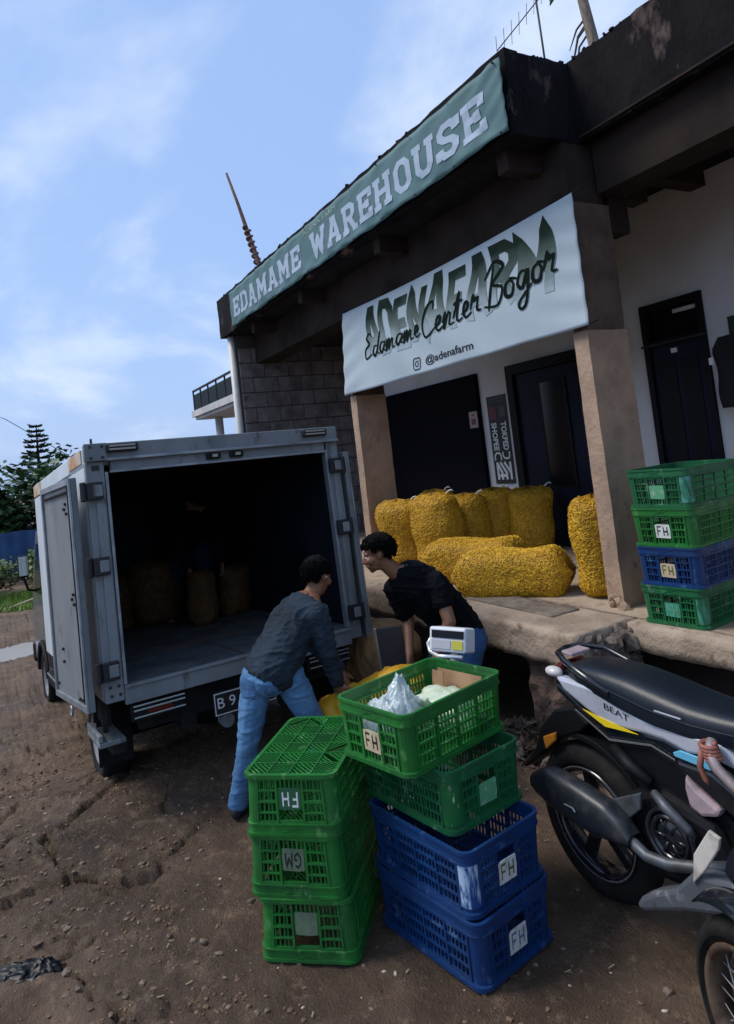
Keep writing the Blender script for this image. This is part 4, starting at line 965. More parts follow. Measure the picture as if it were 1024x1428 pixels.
def crate_meshes(mt):
    D = {}
    q = MB()   # rim with lip and raised X marks at the ends
    ring(q, (HX, HY, 0.05), (HX - 0.014, HY - 0.014, 0.04), CH - 0.012, CH)
    ring(q, (HX - 0.005, HY - 0.005, 0.046), (HX - 0.012, HY - 0.012, 0.04), CH - 0.042, CH - 0.0122)
    ring(q, (HX - 0.001, HY - 0.001, 0.05), (HX - 0.012, HY - 0.012, 0.04), CH - 0.048, CH - 0.0422)
    for s in (-1, 1):
        for a in (-1, 1):
            q.bar((s * (HX - 0.004), -0.05 * a, CH - 0.040), (s * (HX - 0.004), 0.05 * a, CH - 0.014), 0.004, 0.004)
    D['rim'] = q.mesh('rim', mt)
    q = MB()   # base: frame, grid ribs and herringbone slats
    ring(q, (HX - 0.004, HY - 0.004, 0.05), (HX - 0.022, HY - 0.022, 0.035), 0.0, 0.016)
    ix, iy = HX - 0.02, HY - 0.02
    for k in range(1, 6): q.box(-ix + 2 * ix * k / 6 - 0.003, -ix + 2 * ix * k / 6 + 0.003, -iy, iy, -0.001, 0.010)
    for k in range(1, 4): q.box(-ix, ix, -iy + 2 * iy * k / 4 - 0.003, -iy + 2 * iy * k / 4 + 0.003, -0.0015, 0.0095)
    for a in range(6):
        for b_ in range(4):
            x0, x1 = -ix + 2 * ix * a / 6, -ix + 2 * ix * (a + 1) / 6; y0, y1 = -iy + 2 * iy * b_ / 4, -iy + 2 * iy * (b_ + 1) / 4
            for k in range(-4, 5):
                # diagonal line y - y0 = s (x - x0) + off, clipped to the cell
                s = 1 if (a + b_) % 2 else -1
                w, h = x1 - x0, y1 - y0; off = k * h / 4.2
                pts = []
                for xx in (0, w):
                    yy = xx * h / w + off
                    if 0 <= yy <= h: pts.append((xx, yy))
                for yy in (0, h):
                    xx = (yy - off) * w / h
                    if 0 < xx < w: pts.append((xx, yy))
                if len(pts) >= 2:
                    (xa, ya), (xb, yb) = pts[0], pts[1]
                    if abs(xa - xb) + abs(ya - yb) < 0.02: continue
                    if s < 0: ya, yb = h - ya, h - yb
                    q.bar((x0 + xa, y0 + ya, 0.005), (x0 + xb, y0 + yb, 0.005), 0.006, 0.006)
    D['base'] = q.mesh('base', mt)
    # four rounded corner posts
    for sx in (-1, 1):
        for sy in (-1, 1):
            P = [(HX - 0.006, HY - 0.064)] + [(HX - 0.006 - 0.045 + 0.045 * cos(a), HY - 0.006 - 0.045 + 0.045 * sin(a)) for a in np.linspace(0, pi / 2, 6)] + [(HX - 0.064, HY - 0.006)]
            Q = [(HX - 0.013, HY - 0.064)] + [(HX - 0.051 + 0.038 * cos(a), HY - 0.051 + 0.038 * sin(a)) for a in np.linspace(0, pi / 2, 6)] + [(HX - 0.064, HY - 0.013)]
            poly = [(sx * x, sy * y) for x, y in P + Q[::-1]]
            q = MB(); q.prism(poly, lambda a, b_, d: (a, b_, d), 0.016, CH - 0.045)
            D[('corner_post', sx, sy)] = taper(q).mesh('corner_post', mt)
    def side(half, out, end):
        q = MB(); t0, t1 = out - 0.014, out - 0.008
        zb, zt = 0.016, CH - 0.048
        lim = half - 0.063
        xs = np.arange(-lim + 0.010, lim - 0.005, 0.0205)
        for x in xs:
            if end and abs(x) < 0.056: continue
            q.box(x - 0.0037, x + 0.0037, t0, t1, zb, zt)
        posts = [-0.06, 0.06] if end else [-lim * 0.5, 0.0, lim * 0.5]
        for x in posts + [-lim, lim]: q.box(x - 0.005, x + 0.005, t0 - 0.001, out - 0.001, zb, zt)
        for z, w in ((zb + 0.004, 0.010), (zb + 0.048, 0.006), (zb + 0.092, 0.009), (zb + 0.135, 0.006), (zt - 0.004, 0.010)):
            if end:
                for a, b_ in ((-lim, -0.065), (0.065, lim)): q.box(a, b_, t0 - 0.0005, out - 0.0015, z - w / 2, z + w / 2)
            else: q.box(-lim, lim, t0 - 0.0005, out - 0.0015, z - w / 2, z + w / 2)
        if end:    # label plate and hand hole
            q.box(-0.054, 0.054, t0, out - 0.005, zb + 0.040, zb + 0.122)
            q.box(-0.054, 0.054, t0, out - 0.0045, zt - 0.012, zt)
            q.box(-0.054, 0.054, t0, out - 0.0055, zb, zb + 0.008)
            for x in np.linspace(-0.04, 0.04, 5): q.box(x - 0.0045, x + 0.0045, t0, t1, zb + 0.008, zb + 0.040)
        return q
    for nm, half, out, end in (('short_side', HY, HX, True), ('long_side', HX, HY, False)):
        for s in (-1, 1):
            q = side(half, out, end)
            if end: q.v = [(s * y, x, z) for x, y, z in q.v]
            else: q.v = [(x, s * y, z) for x, y, z in q.v]
            D[(nm, s)] = taper(q).mesh(nm, mt)
    return D
CM = {'g': crate_meshes(M_green), 't': crate_meshes(M_green2), 'b': crate_meshes(M_blue)}
M_cream = mat('cream_label', (0.62, 0.52, 0.34), 0.7, (0.48, 0.38, 0.24), 20)
M_lwhite = mat('white_label', (0.66, 0.67, 0.64), 0.7, (0.42, 0.44, 0.40), 24, 0.5, 0.66)
M_lolive = mat('pale_olive_label', (0.50, 0.55, 0.40), 0.7, (0.25, 0.32, 0.16), 26, 0.45, 0.62)
M_lgreen = mat('pale_green_label', (0.10, 0.34, 0.17), 0.6, (0.28, 0.45, 0.30), 30, 0.55, 0.62)
M_lteal = mat('teal_label', (0.06, 0.33, 0.24), 0.6, (0.03, 0.20, 0.12), 26)
M_lgrey = mat('grey_label', (0.13, 0.18, 0.11), 0.7, (0.09, 0.13, 0.08), 18)
M_inkb = mat('black_marker', (0.008, 0.010, 0.010), 0.7)
M_inko = mat('olive_marker', (0.10, 0.13, 0.03), 0.7)
STROKE = {'F': [[(0.1, 0), (.1, 1), (.75, 1)], [(.1, .52), (.62, .52)]], 'H': [[(.1, 0), (.1, 1)], [(.75, 0), (.75, 1)], [(.1, .48), (.75, .48)]],
          'G': [[(.75, .85), (.45, 1), (.12, .75), (.1, .3), (.4, 0), (.75, .2), (.75, .48), (.48, .48)]], 'M': [[(.05, 0), (.12, 1), (.42, .35), (.75, 1), (.85, 0)]]}
def residue(mb, sx, sy):
    P = [(HX - 0.0045, HY - 0.063)] + [(HX - 0.0045 - 0.0465 + 0.0465 * cos(a), HY - 0.0045 - 0.0465 + 0.0465 * sin(a)) for a in np.linspace(0, pi / 2, 8)] + [(HX - 0.063, HY - 0.0045)]
    n = len(P)
    vs = [(sx * x, sy * y, z) for z in (0.03, CH - 0.052) for x, y in P]
    mb.add(vs, [(i, i + 1, n + i + 1, n + i) for i in range(n - 1)])
def residue_mat(name, white, base, lo, hi, st):
    return mat(name, base, 0.5, white, 9.0, lo, hi, stretch=st, dist=0.6)
def crate(kind, loc, ang, label, group, lab=None, text=None, ink=None, inv=False, res=None):
    M_ = frame(loc, ang)
    if inv: M_ = Matrix.Translation((loc[0], loc[1], loc[2] + CH)) @ Matrix.Rotation(ang, 4, 'Z') @ Matrix.Rotation(pi, 4, 'X')
    if inv: M_ = M_ @ Matrix.Diagonal((1, 0.95, 1, 1))
    t_ = thing('plastic_crate', label, 'crate', M=M_, group=group)
    for k, me_ in CM[kind].items(): inst(k if isinstance(k, str) else k[0], me_, t_)
    if lab is not None:
        q = MB(); zc = 0.016 + 0.082
        ed = [(-0.050, -0.040), (0.046, -0.043), (0.050, 0.0), (0.047, 0.042), (-0.02, 0.044), (-0.049, 0.041)]
        q.prism(ed, lambda a, b_, d: (-(HX - 0.0048) - d, -a, zc - 0.002 + b_), -0.003, 0.0012)
        q = taper(q); lo = q.build('label', lab, t_, world=False)
        if text:
            w_ = 0.040
            for i, ch in enumerate(text):
                q = MB()
                for j, s in enumerate(STROKE[ch]):
                    ribbon(q, s, 0.17, lambda a, b_, d, i=i: (-(HX - 0.0035) - d, -((i - len(text) / 2) * w_ + a * 0.038 + 0.002), zc - 0.028 + b_ * 0.055), 0.0 + 0.0003 * (j + 3 * i), st=0.3)
                q = taper(q); q.build('letter', ink or M_inkb, lo, world=False)
    if res:
        for (sx, sy, mt_) in res:
            q = MB(); residue(q, sx, sy); taper(q).build('sticker_residue', mt_, t_, world=False)
    return t_
R_blue = residue_mat('white_sticker_residue', (0.40, 0.55, 0.72), (0.012, 0.06, 0.24), 0.46, 0.52, (1.6, 1.6, 0.5))
R_grn = residue_mat('pale_sticker_residue', (0.42, 0.55, 0.36), (0.010, 0.14, 0.036), 0.52, 0.57, (1.8, 1.8, 0.45))
R_teal = residue_mat('teal_sticker_residue', (0.10, 0.36, 0.28), (0.010, 0.13, 0.05), 0.46, 0.56, (1.6, 1.6, 0.4))
G1, G2, G3 = 'upturned green crates stacked in the yard', 'blue and green crates stacked beside the motorbike', 'crates stacked on the platform by the pillar'
AX, AY, AA = -2.975, 1.165, 2.4025
crate('g', (AX + 0.012, AY + 0.002, 0.0), AA + 0.03, 'upturned green crate with a blank grey plate at the bottom of the left stack', G1, M_lgrey, None, None, True)
crate('g', (AX - 0.006, AY - 0.004, CH + 0.002), AA - 0.02, 'upturned green crate in the middle of the left stack, marked with black letters', G1, M_lgrey, 'GM', M_inkb, True)
crate('g', (AX, AY, 2 * CH + 0.004), AA, 'upturned green crate on top of the left stack with its lattice base uppermost', G1, mat('dark_green_label', (0.02, 0.10, 0.04), 0.6), 'FH', M_white, True)
BX, BY, BA = -2.518, 1.575, 3.2874
crate('b', (BX + 0.008, BY, 0.0), BA + 0.015, 'dark blue crate on the mud at the bottom of the tall mixed stack', G2, M_lwhite, 'FH', mat('faded_blue_marker', (0.10, 0.18, 0.32), 0.7))
crate('b', (BX - 0.012, BY + 0.008, CH + 0.002), BA, 'blue crate with a white peeling corner, second from the ground in the mixed stack', G2, M_lwhite, 'FH', M_inko, False, [(-1, 1, R_blue)])
crate('t', (-2.640, 1.612, 2 * CH + 0.004), 3.2902, 'green crate with a pale scratched label, between the open green crate and the blue ones', G2, M_lgreen, None, None, False, [(-1, 1, R_grn)])
topc = crate('g', (-2.6307, 1.5623, 3 * CH + 0.006), 1.7896, 'open green crate on top of the mixed stack, holding crumpled plastic bags', G2, M_cream, 'FH', M_inkb)
for k, (kd, lb, tx, ik, label, rs) in enumerate((
        ('t', M_lteal, 'FH', M_lgreen, 'green crate with a teal label at the bottom of the stack on the platform', [(-1, -1, R_teal)]),
        ('b', M_cream, 'FH', M_inko, 'blue crate in the stack on the platform, the only blue one there', None),
        ('g', M_lwhite, 'FH', M_inkb, 'green crate with a clear white label, just above the blue one on the platform', None),
        ('t', M_lgreen, None, None, 'green crate with a blank green plate at the top of the stack on the platform', [(-1, -1, R_teal)]))):
    crate(kd, (-2.938 + 0.004 * (k % 2), 3.888, 0.731 + k * (CH + 0.001)), 1.668 + 0.012 * ((k * 7) % 3 - 1), label, G3, lb, tx, ik, False, rs)

# contents of the open crate
M_poly = mat('clear_polythene', (0.80, 0.88, 0.90), 0.14, (0.60, 0.72, 0.74), 6, 0.4, 0.65, alpha=0.55, spec=1.0, bump=0.25, bsc=14)
M_poly2 = mat('pale_polythene', (0.72, 0.80, 0.62), 0.3, (0.60, 0.70, 0.48), 6, alpha=0.93, spec=0.7, bump=0.4, bsc=14)
TMc = frame((-2.6307, 1.5623, 3 * CH + 0.006), 1.7896)
def crumple(mb, c, r, seed, amp=0.35, sub=5, sc=3.0):
    bm = bmesh.new(); bmesh.ops.create_icosphere(bm, subdivisions=sub, radius=1)
    vs = []
    for v in bm.verts:
        p = v.co; n = p.normalized()
        q = p * sc + Vector((seed, seed * 2, 0))
        k = 1 + amp * (abs(mnoise.noise(q)) - 0.3) * 1.6 + amp * 0.8 * (0.25 - abs(mnoise.noise(q * 2.3))) + 0.25 * amp * mnoise.noise(q * 5)
        vs.append((c[0] + n.x * r[0] * k, c[1] + n.y * r[1] * k, c[2] + n.z * r[2] * k))
    mb.add(vs, [tuple(v.index for v in f.verts) for f in bm.faces]); bm.free()
t_ = thing('plastic_bag', 'crumpled clear plastic bag with a pulled up neck in the open green crate', 'bag', M=TMc @ Matrix.Translation((-0.10, 0.06, 0.02)))
def film(mb, c, r, h, seed, n=56, neck=0.0):
    """a crumpled sheet of film heaped into a mound"""
    def f(u, v):
        x, y = u * 2 - 1, v * 2 - 1
        k = max(abs(x), abs(y)); l = sqrt(x * x + y * y) + 1e-6; x, y = x / l * k, y / l * k
        p = Vector((x * 2.1 + seed, y * 2.1, seed * 0.7))
        rg = (0.5 - abs(mnoise.noise(p))) * 0.6 + (0.4 - abs(mnoise.noise(p * 2.3))) * 0.45 + (0.3 - abs(mnoise.noise(p * 5.1))) * 0.25
        jx, jy = mnoise.noise(p * 1.7 + Vector((9, 0, 0))) * 0.22, mnoise.noise(p * 1.7 + Vector((0, 9, 0))) * 0.22
        z = h * (max(0.0, 1 - k * k) ** 0.6) + 0.11 * rg * (0.35 + 0.65 * (1 - k)) + neck * exp(-(k / 0.42) ** 2)
        return (c[0] + (x + jx) * r[0], c[1] + (y + jy) * r[1], c[2] + z)
    mb.grid(f, n, n)
q = MB(); film(q, (-0.02, 0.02, 0.06), (0.15, 0.125), 0.105, 2); q.build('bag_body', M_poly, t_, True, world=False)
q = MB(); film(q, (0.03, 0.0, 0.085), (0.11, 0.09), 0.09, 7, 56, 0.06); q.build('bag_neck', M_poly, t_, True, world=False)
q = MB(); film(q, (-0.05, -0.03, 0.09), (0.10, 0.11), 0.08, 12); q.build('bag_fold', M_poly, t_, True, world=False)
q = MB(); crumple(q, (0, 0, 0.075), (0.13, 0.11, 0.07), 3, 0.2, 4, 2.0); q.build('bag_content', M_poly2, t_, True, world=False)
t_ = thing('plastic_bag', 'pale green folded plastic bag at the far end of the open green crate', 'bag', M=TMc @ Matrix.Translation((0.13, -0.02, 0.02)))
q = MB(); crumple(q, (0, 0, 0.08), (0.15, 0.16, 0.075), 9, 0.3, 4, 2.0); q.build('bag_body', M_poly2, t_, True, world=False)
q = MB(); q.grid(lambda u, v: (-0.13 + 0.02 * sin(5 * v), -0.05 + 0.12 * u, 0.10 + 0.075 * v * (1 - 0.5 * u) + 0.006 * sin(20 * u)), 14, 8); q.build('bag_flap', M_poly2, t_, True, world=False)
t_ = thing('cardboard_piece', 'torn piece of brown cardboard leaning on the far end wall of the open green crate', 'cardboard', M=TMc @ Matrix.Translation((0.255, 0.02, 0.02)))
q = MB(); q.box(0.0, 0.006, -0.13, 0.14, 0.10, 0.185, Matrix.Rotation(0.15, 4, 'Y')); q.box(-0.05, -0.046, 0.05, 0.12, 0.10, 0.19, Matrix.Rotation(0.1, 4, 'Y'))
q.build('cardboard_sheet', mat('cardboard', (0.36, 0.22, 0.12), 0.85, (0.26, 0.15, 0.08), 8), t_, world=False)

# ------------------------------------------------------------------ net sacks full of pods
M_pod = mat('yellow_pods', (0.66, 0.385, 0.010), 0.55, (0.44, 0.235, 0.008), 16, 0.38, 0.62, (0.80, 0.56, 0.06), 60, 0.55, 0.7)
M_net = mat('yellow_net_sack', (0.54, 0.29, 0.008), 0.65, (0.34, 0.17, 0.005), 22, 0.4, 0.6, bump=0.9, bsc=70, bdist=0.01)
M_podb = mat('shade_brown_pods', (0.10, 0.042, 0.008), 0.8, (0.05, 0.02, 0.006), 14, 0.35, 0.6)  # pod colour darkened to carry the shade inside the truck box
M_netb = mat('shade_brown_net_sack', (0.13, 0.06, 0.012), 0.8, (0.06, 0.03, 0.010), 20, 0.4, 0.6, bump=0.9, bsc=70, bdist=0.01)  # browned net: shade is put into the sack colour
M_netp = mat('plain_yellow_sack', (0.60, 0.33, 0.012), 0.55, (0.50, 0.25, 0.010), 5, 0.4, 0.65, bump=0.35, bsc=20)
POD = []
for L_ in range(5):
    s = L_ / 4; c = Vector((0, 0.009 * sin(pi * s), 0.0)); c.x = (s - 0.5) * 0.038; r = 0.0050 * (0.25 + 0.75 * sin(pi * (0.08 + 0.84 * s)) * (1 + 0.25 * cos(3 * 2 * pi * s)))
    POD.append([c + Vector((0, r * cos(a), r * sin(a))) for a in (0.4, 1.97, 3.54, 5.11)])
PODV = [p for g in POD for p in g]
PODF = [(i * 4 + k, i * 4 + (k + 1) % 4, (i + 1) * 4 + (k + 1) % 4, (i + 1) * 4 + k) for i in range(4) for k in range(4)]
def sack_surface(h, rx, ry, seed, lie):
    def S(u, v):
        a = 2 * pi * u
        e = 0.16
        f = min(1.0, (min(v, 1 - v) / e)) if min(v, 1 - v) < e else 1.0
        prof = (1 - (1 - f) ** 2.4) ** 0.5 if f < 1 else 1.0
        prof *= 1 + 0.05 * sin(3.1 * v * pi + seed) + (0.03 if not lie else 0)
        ca, sa = cos(a), sin(a)
        k = 3.0 if lie else 2.3
        den = (abs(ca) ** k + abs(sa) ** k) ** (1 / k)
        n1 = mnoise.noise(Vector((ca * 1.6 + seed, sa * 1.6, v * h * 4))) * 0.07
        x = rx * prof * ca / den * (1 + n1); y = ry * prof * sa / den * (1 + n1)
        if lie and y < -ry * 0.78: y = -ry * 0.78 + (y + ry * 0.78) * 0.15
        # gathered corners at the tied end
        if v > 0.86:
            w = (v - 0.86) / 0.14
            x *= 1 + 0.10 * w * abs(ca) ** 4
        z = h * v + (0.035 * abs(ca) ** 3 * (1 if v > 0.5 else -1) * (1 - f) if not lie else 0.06 * abs(ca) ** 3 * (1 if v > 0.5 else -1) * (1 - f))
        return Vector((x + 0.03 * sin(2.2 * v + seed), y, z))
    return S
def sack(name, label, M_, h, rx, ry, seed, group, pods=900, mats=None, lie=False, tie=True, wr=0.0):
    mn, mp_ = mats or (M_net, M_pod)
    t_ = thing(name, label, 'sack', M=M_, group=group)
    S0 = sack_surface(h, rx, ry, seed, lie)
    def S_(u, v):
        p = S0(u, v)
        if wr:
            q_ = Vector((p.x * 5, p.y * 5, p.z * 11)) + Vector((seed, 0, 0)); k = (0.5 - abs(mnoise.noise(q_))) + 0.5 * (0.4 - abs(mnoise.noise(q_ * 2.1)))
            d = Vector((p.x, p.y, 0)).normalized(); p = p + d * wr * k
        return p
    q = MB(); q.grid(lambda u, v: S_(u, v), 90 if wr else 44, 70 if wr else 30, True)
    o = q.build('net_cloth', mn, t_, True, world=False); weld(o, 0.0005)
    if pods:
        q = MB(); rr = random.Random(seed * 7 + 1)
        for _ in range(int(pods * 3.4)):
            u, v = rr.random(), 0.015 + 0.97 * rr.random()
            p = S_(u, v); du = S_((u + 0.01) % 1, v) - p; dv = S_(u, min(1, v + 0.01)) - p
            if du.length < 1e-5 or dv.length < 1e-5: continue
            n = du.cross(dv).normalized(); tx = du.normalized(); ty = n.cross(tx)
            a = rr.gauss(0.4, 0.9); X = tx * cos(a) + ty * sin(a); Y = n.cross(X)
            sc = rr.uniform(0.7, 1.15); tilt = rr.gauss(0, 0.14); X = (X + n * tilt).normalized(); Z = X.cross(Y).normalized()
            q.add([p + n * 0.001 + (X * c.x + Y * c.y + Z * c.z) * sc for c in PODV], PODF)
        o = q.build('pods', mp_, t_, True, world=False); o['kind'] = 'stuff'
    if tie:
        q = MB(); e = S_(0.0, 0.97)
        q.tube([e, e + Vector((0.03, 0.0, 0.03)), e + Vector((0.06, 0.01, 0.035)), e + Vector((0.075, 0.02, 0.02))], [0.013, 0.006, 0.010, 0.004], 6)
        q.build('tied_corner', M_white, t_, True, world=False)
    return t_
def up_m(x, y, z, ang, lean=0.0, lang=0.0):
    return Matrix.Translation((x, y, z)) @ Matrix.Rotation(lang, 4, 'Z') @ Matrix.Rotation(lean, 4, 'X') @ Matrix.Rotation(-lang, 4, 'Z') @ Matrix.Rotation(ang, 4, 'Z')
GS = 'net sacks of yellow pods on the platform'
PZ = 0.731
sack('net_sack', 'upright yellow net sack leaning against the left peach pillar', up_m(-6.72, 3.98, PZ, 0.5, 0.03, 1), 0.70, 0.26, 0.20, 1, GS, 800)
sack('net_sack', 'tall bright yellow net sack standing foremost in the back row', up_m(-6.16, 4.10, PZ, 0.35, -0.05, 0.6), 0.75, 0.27, 0.215, 2, GS, 1000)
sack('net_sack', 'shaded yellow net sack standing just right of the tall bright one', up_m(-6.22, 4.58, PZ, 0.3), 0.69, 0.24, 0.20, 3, GS, 600)
sack('net_sack', 'shaded yellow net sack with a white tie, second from the right in the back row', up_m(-6.17, 4.92, PZ, 0.9), 0.71, 0.22, 0.20, 4, GS, 600)
sack('net_sack', 'darkest yellow net sack standing below the vertical poster', up_m(-5.90, 5.17, PZ, 0.8), 0.69, 0.25, 0.20, 5, GS, 600)
sack('net_sack', 'yellow net sack standing mostly hidden behind the tall bright one', up_m(-6.75, 4.5, PZ, 0.2), 0.75, 0.22, 0.19, 6, GS, 350)
sack('net_sack', 'tall narrow yellow net sack standing half hidden behind the right peach pillar', up_m(-3.83, 3.99, PZ, 1.2, 0.03, 2), 0.74, 0.19, 0.16, 8, GS, 850)
def lie_m(a, b_, ry):
    a = Vector(a); b_ = Vector(b_); Z = (b_ - a).normalized(); Y = (Vector((0, 0, 1)) - Z * Z.z).normalized(); X = Y.cross(Z)
    M_ = Matrix.Identity(4)
    for i in range(3): M_[i][0] = X[i]; M_[i][1] = Y[i]; M_[i][2] = Z[i]
    M_.translation = a + Y * ry * 0.78
    return M_
sack('net_sack', 'big yellow net sack lying on its side at the front of the platform', lie_m((-4.86, 3.42, PZ), (-4.12, 3.92, PZ), 0.20), 0.90, 0.20, 0.20, 11, GS, 1500, None, True)
sack('net_sack', 'yellow net sack lying just behind the big one and beside the man in black', lie_m((-5.62, 3.62, PZ), (-4.72, 4.06, PZ), 0.20), 0.95, 0.22, 0.22, 12, GS, 1100, None, True, False)
# inside the truck and below the platform
GT = 'net sacks browned for shade loaded inside the truck'
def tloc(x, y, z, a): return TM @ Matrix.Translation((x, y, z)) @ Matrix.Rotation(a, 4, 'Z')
sack('net_sack', 'net sack browned for shade standing on the left inside the truck box', tloc(0.42, 2.35, 0.083, 0.3), 0.55, 0.27, 0.2, 21, GT, 500, (M_netb, M_podb), False, False)
sack('net_sack', 'net sack browned for shade standing in the middle of the truck box', tloc(0.98, 2.45, 0.083, 0.1), 0.60, 0.24, 0.2, 22, GT, 500, (M_netb, M_podb), False, False)
sack('net_sack', 'net sack browned for shade inside the truck between the loader legs and the middle sack', tloc(1.20, 1.75, 0.083, 0.9), 0.46, 0.125, 0.12, 23, GT, 260, (M_netb, M_podb), False, False)
sack('net_sack', 'net sack browned for shade inside the truck against the right wall', tloc(1.58, 1.95, 0.083, 0.4), 0.44, 0.14, 0.12, 24, GT, 260, (M_netb, M_podb), False, False)
# ------------------------------------------------------------------ scale, sack being weighed
sc = thing('platform_scale', 'grey platform scale with a tilted white display head behind the open green crate', 'scale', (-3.45, 2.15, 0))
q = MB(); q.box(-3.98, -3.30, 1.72, 2.24, 0.09, 0.13); q.build('deck', M_tgrey, sc, bevel=0.008)
q = MB(); q.box(-3.94, -3.34, 1.76, 2.20, -0.02, 0.089); q.build('base', M_tblack, sc)
q = MB(); q.tube([(-3.36, 2.27, 0.05), (-3.32, 2.22, 0.80)], 0.024, 10); q.build('column', M_talu, sc, True)
hx = Vector((-3.20, 2.14, 0.915)); hT = Matrix.Translation(hx) @ Matrix.Rotation(0.42, 4, 'Z') @ Matrix.Rotation(radians(-14), 4, 'X')
# head: x across, -y towards the camera, display on the -y face
q = MB(); q.box(-0.115, 0.115, -0.055, 0.055, -0.055, 0.075, hT); hd = q.build('display_head', mat('white_casing', (0.68, 0.70, 0.73), 0.4), sc, bevel=0.012, seg=3)
q = MB(); q.box(-0.095, 0.105, -0.0605, -0.0555, 0.018, 0.058, hT); q.build('display', M_glassdark, hd, world=False).location = -Vector(sc.matrix_basis.translation)
q = MB(); q.box(0.035, 0.100, -0.0605, -0.0555, -0.038, 0.008, hT); q.build('keypad', mat('yellow_keypad', (0.50, 0.46, 0.05), 0.5), hd, world=False).location = -Vector(sc.matrix_basis.translation)
q = MB(); q.box(-0.095, 0.025, -0.0600, -0.0555, -0.038, 0.008, hT); q.build('name_strip', mat('grey_casing', (0.42, 0.44, 0.46), 0.5), hd, world=False).location = -Vector(sc.matrix_basis.translation)
q = MB(); q.tube([hT @ Vector((-0.12, 0.0, 0.03)), hT @ Vector((-0.15, -0.01, -0.02)), hT @ Vector((-0.13, -0.02, -0.06)), hT @ Vector((-0.05, -0.06, -0.078)), hT @ Vector((0.10, -0.06, -0.074))], 0.011, 8); q.build('bracket', mat('clear_guard', (0.6, 0.65, 0.68), 0.2, metal=0.4), sc, True)
gp = thing('scale_backboard', 'dark upright board with a pale edge standing between the two men', 'board', (-4.1, 2.2, 0.0))
q = MB(); q.box(-0.085, 0.085, -0.012, 0.012, 0.0, 0.84, Matrix.Translation((-4.09, 2.30, -0.02)) @ Matrix.Rotation(0.95, 4, 'Z') @ Matrix.Rotation(-0.06, 4, 'Y')); q.build('board', mat('dark_steel', (0.035, 0.035, 0.037), 0.5), gp, bevel=0.004)
q = MB(); q.box(-0.103, -0.086, -0.014, 0.014, 0.0, 0.845, Matrix.Translation((-4.09, 2.30, -0.02)) @ Matrix.Rotation(0.95, 4, 'Z') @ Matrix.Rotation(-0.06, 4, 'Y')); q.build('pale_edge', M_chrome, gp, bevel=0.003)
sack('filled_sack', 'plain yellow sack lying on the scale between the two men', lie_m((-3.95, 1.70, 0.27), (-3.36, 2.08, 0.57), 0.15), 0.70, 0.15, 0.13, 31, None, 0, (M_netp, M_pod), True, False, 0.030)
sack('filled_sack', 'brown sack under the plain yellow one on the scale', lie_m((-4.05, 1.70, 0.14), (-3.40, 2.02, 0.16), 0.2), 0.72, 0.21, 0.15, 32, None, 0, (M_netb, M_podb), True, False, 0.03)
sack('filled_sack', 'brown sack lying low between the truck corner and the platform', lie_m((-5.25, 2.35, 0.28), (-4.45, 2.62, 0.34), 0.2), 0.80, 0.22, 0.22, 33, None, 0, (mat('mottled_brown_sack', (0.30, 0.17, 0.07), 0.9, (0.18, 0.10, 0.05), 7, bump=0.6, bsc=25), M_podb), True, False, 0.035)  # brown cloth colour mottled by noise
sack('filled_sack', 'dark brown sack on the ground under the lighter one by the platform', lie_m((-5.15, 2.42, -0.06), (-4.42, 2.66, -0.05), 0.19), 0.75, 0.22, 0.20, 34, None, 0, (M_netb, M_podb), True, False, 0.035)

# ------------------------------------------------------------------ people
M_skin = mat('brown_skin', (0.24, 0.115, 0.065), 0.5, (0.20, 0.09, 0.05), 8, sss=0.05)
M_hair = mat('black_hair', (0.005, 0.0045, 0.0045), 0.8, spec=0.15, bump=0.9, bsc=90, stretch=(1, 1, 0.3))
M_shirtA = mat('slate_sweatshirt', (0.013, 0.030, 0.048), 0.9, (0.007, 0.016, 0.027), 7, 0.42, 0.62, bump=0.35, bsc=55)
M_shirtB = mat('black_tshirt', (0.003, 0.0035, 0.006), 0.95, (0.005, 0.006, 0.009), 7, spec=0.15, bump=0.3, bsc=50)
M_jeans = mat('pale_blue_jeans', (0.10, 0.245, 0.45), 0.85, (0.055, 0.145, 0.30), 2.2, 0.38, 0.66, (0.20, 0.37, 0.56), 3.0, 0.52, 0.75, bump=0.3, bsc=70)
M_jeansB = mat('dark_blue_jeans', (0.025, 0.09, 0.22), 0.85, (0.015, 0.05, 0.13), 5, bump=0.3, bsc=70)
M_trouC = mat('navy_trousers', (0.010, 0.014, 0.035), 0.9, bump=0.3, bsc=60)
M_shoe = mat('dark_shoe', (0.012, 0.014, 0.022), 0.6)
M_print = mat('faded_shirt_print', (0.006, 0.007, 0.011), 0.9, (0.10, 0.11, 0.12), 14, 0.56, 0.60)
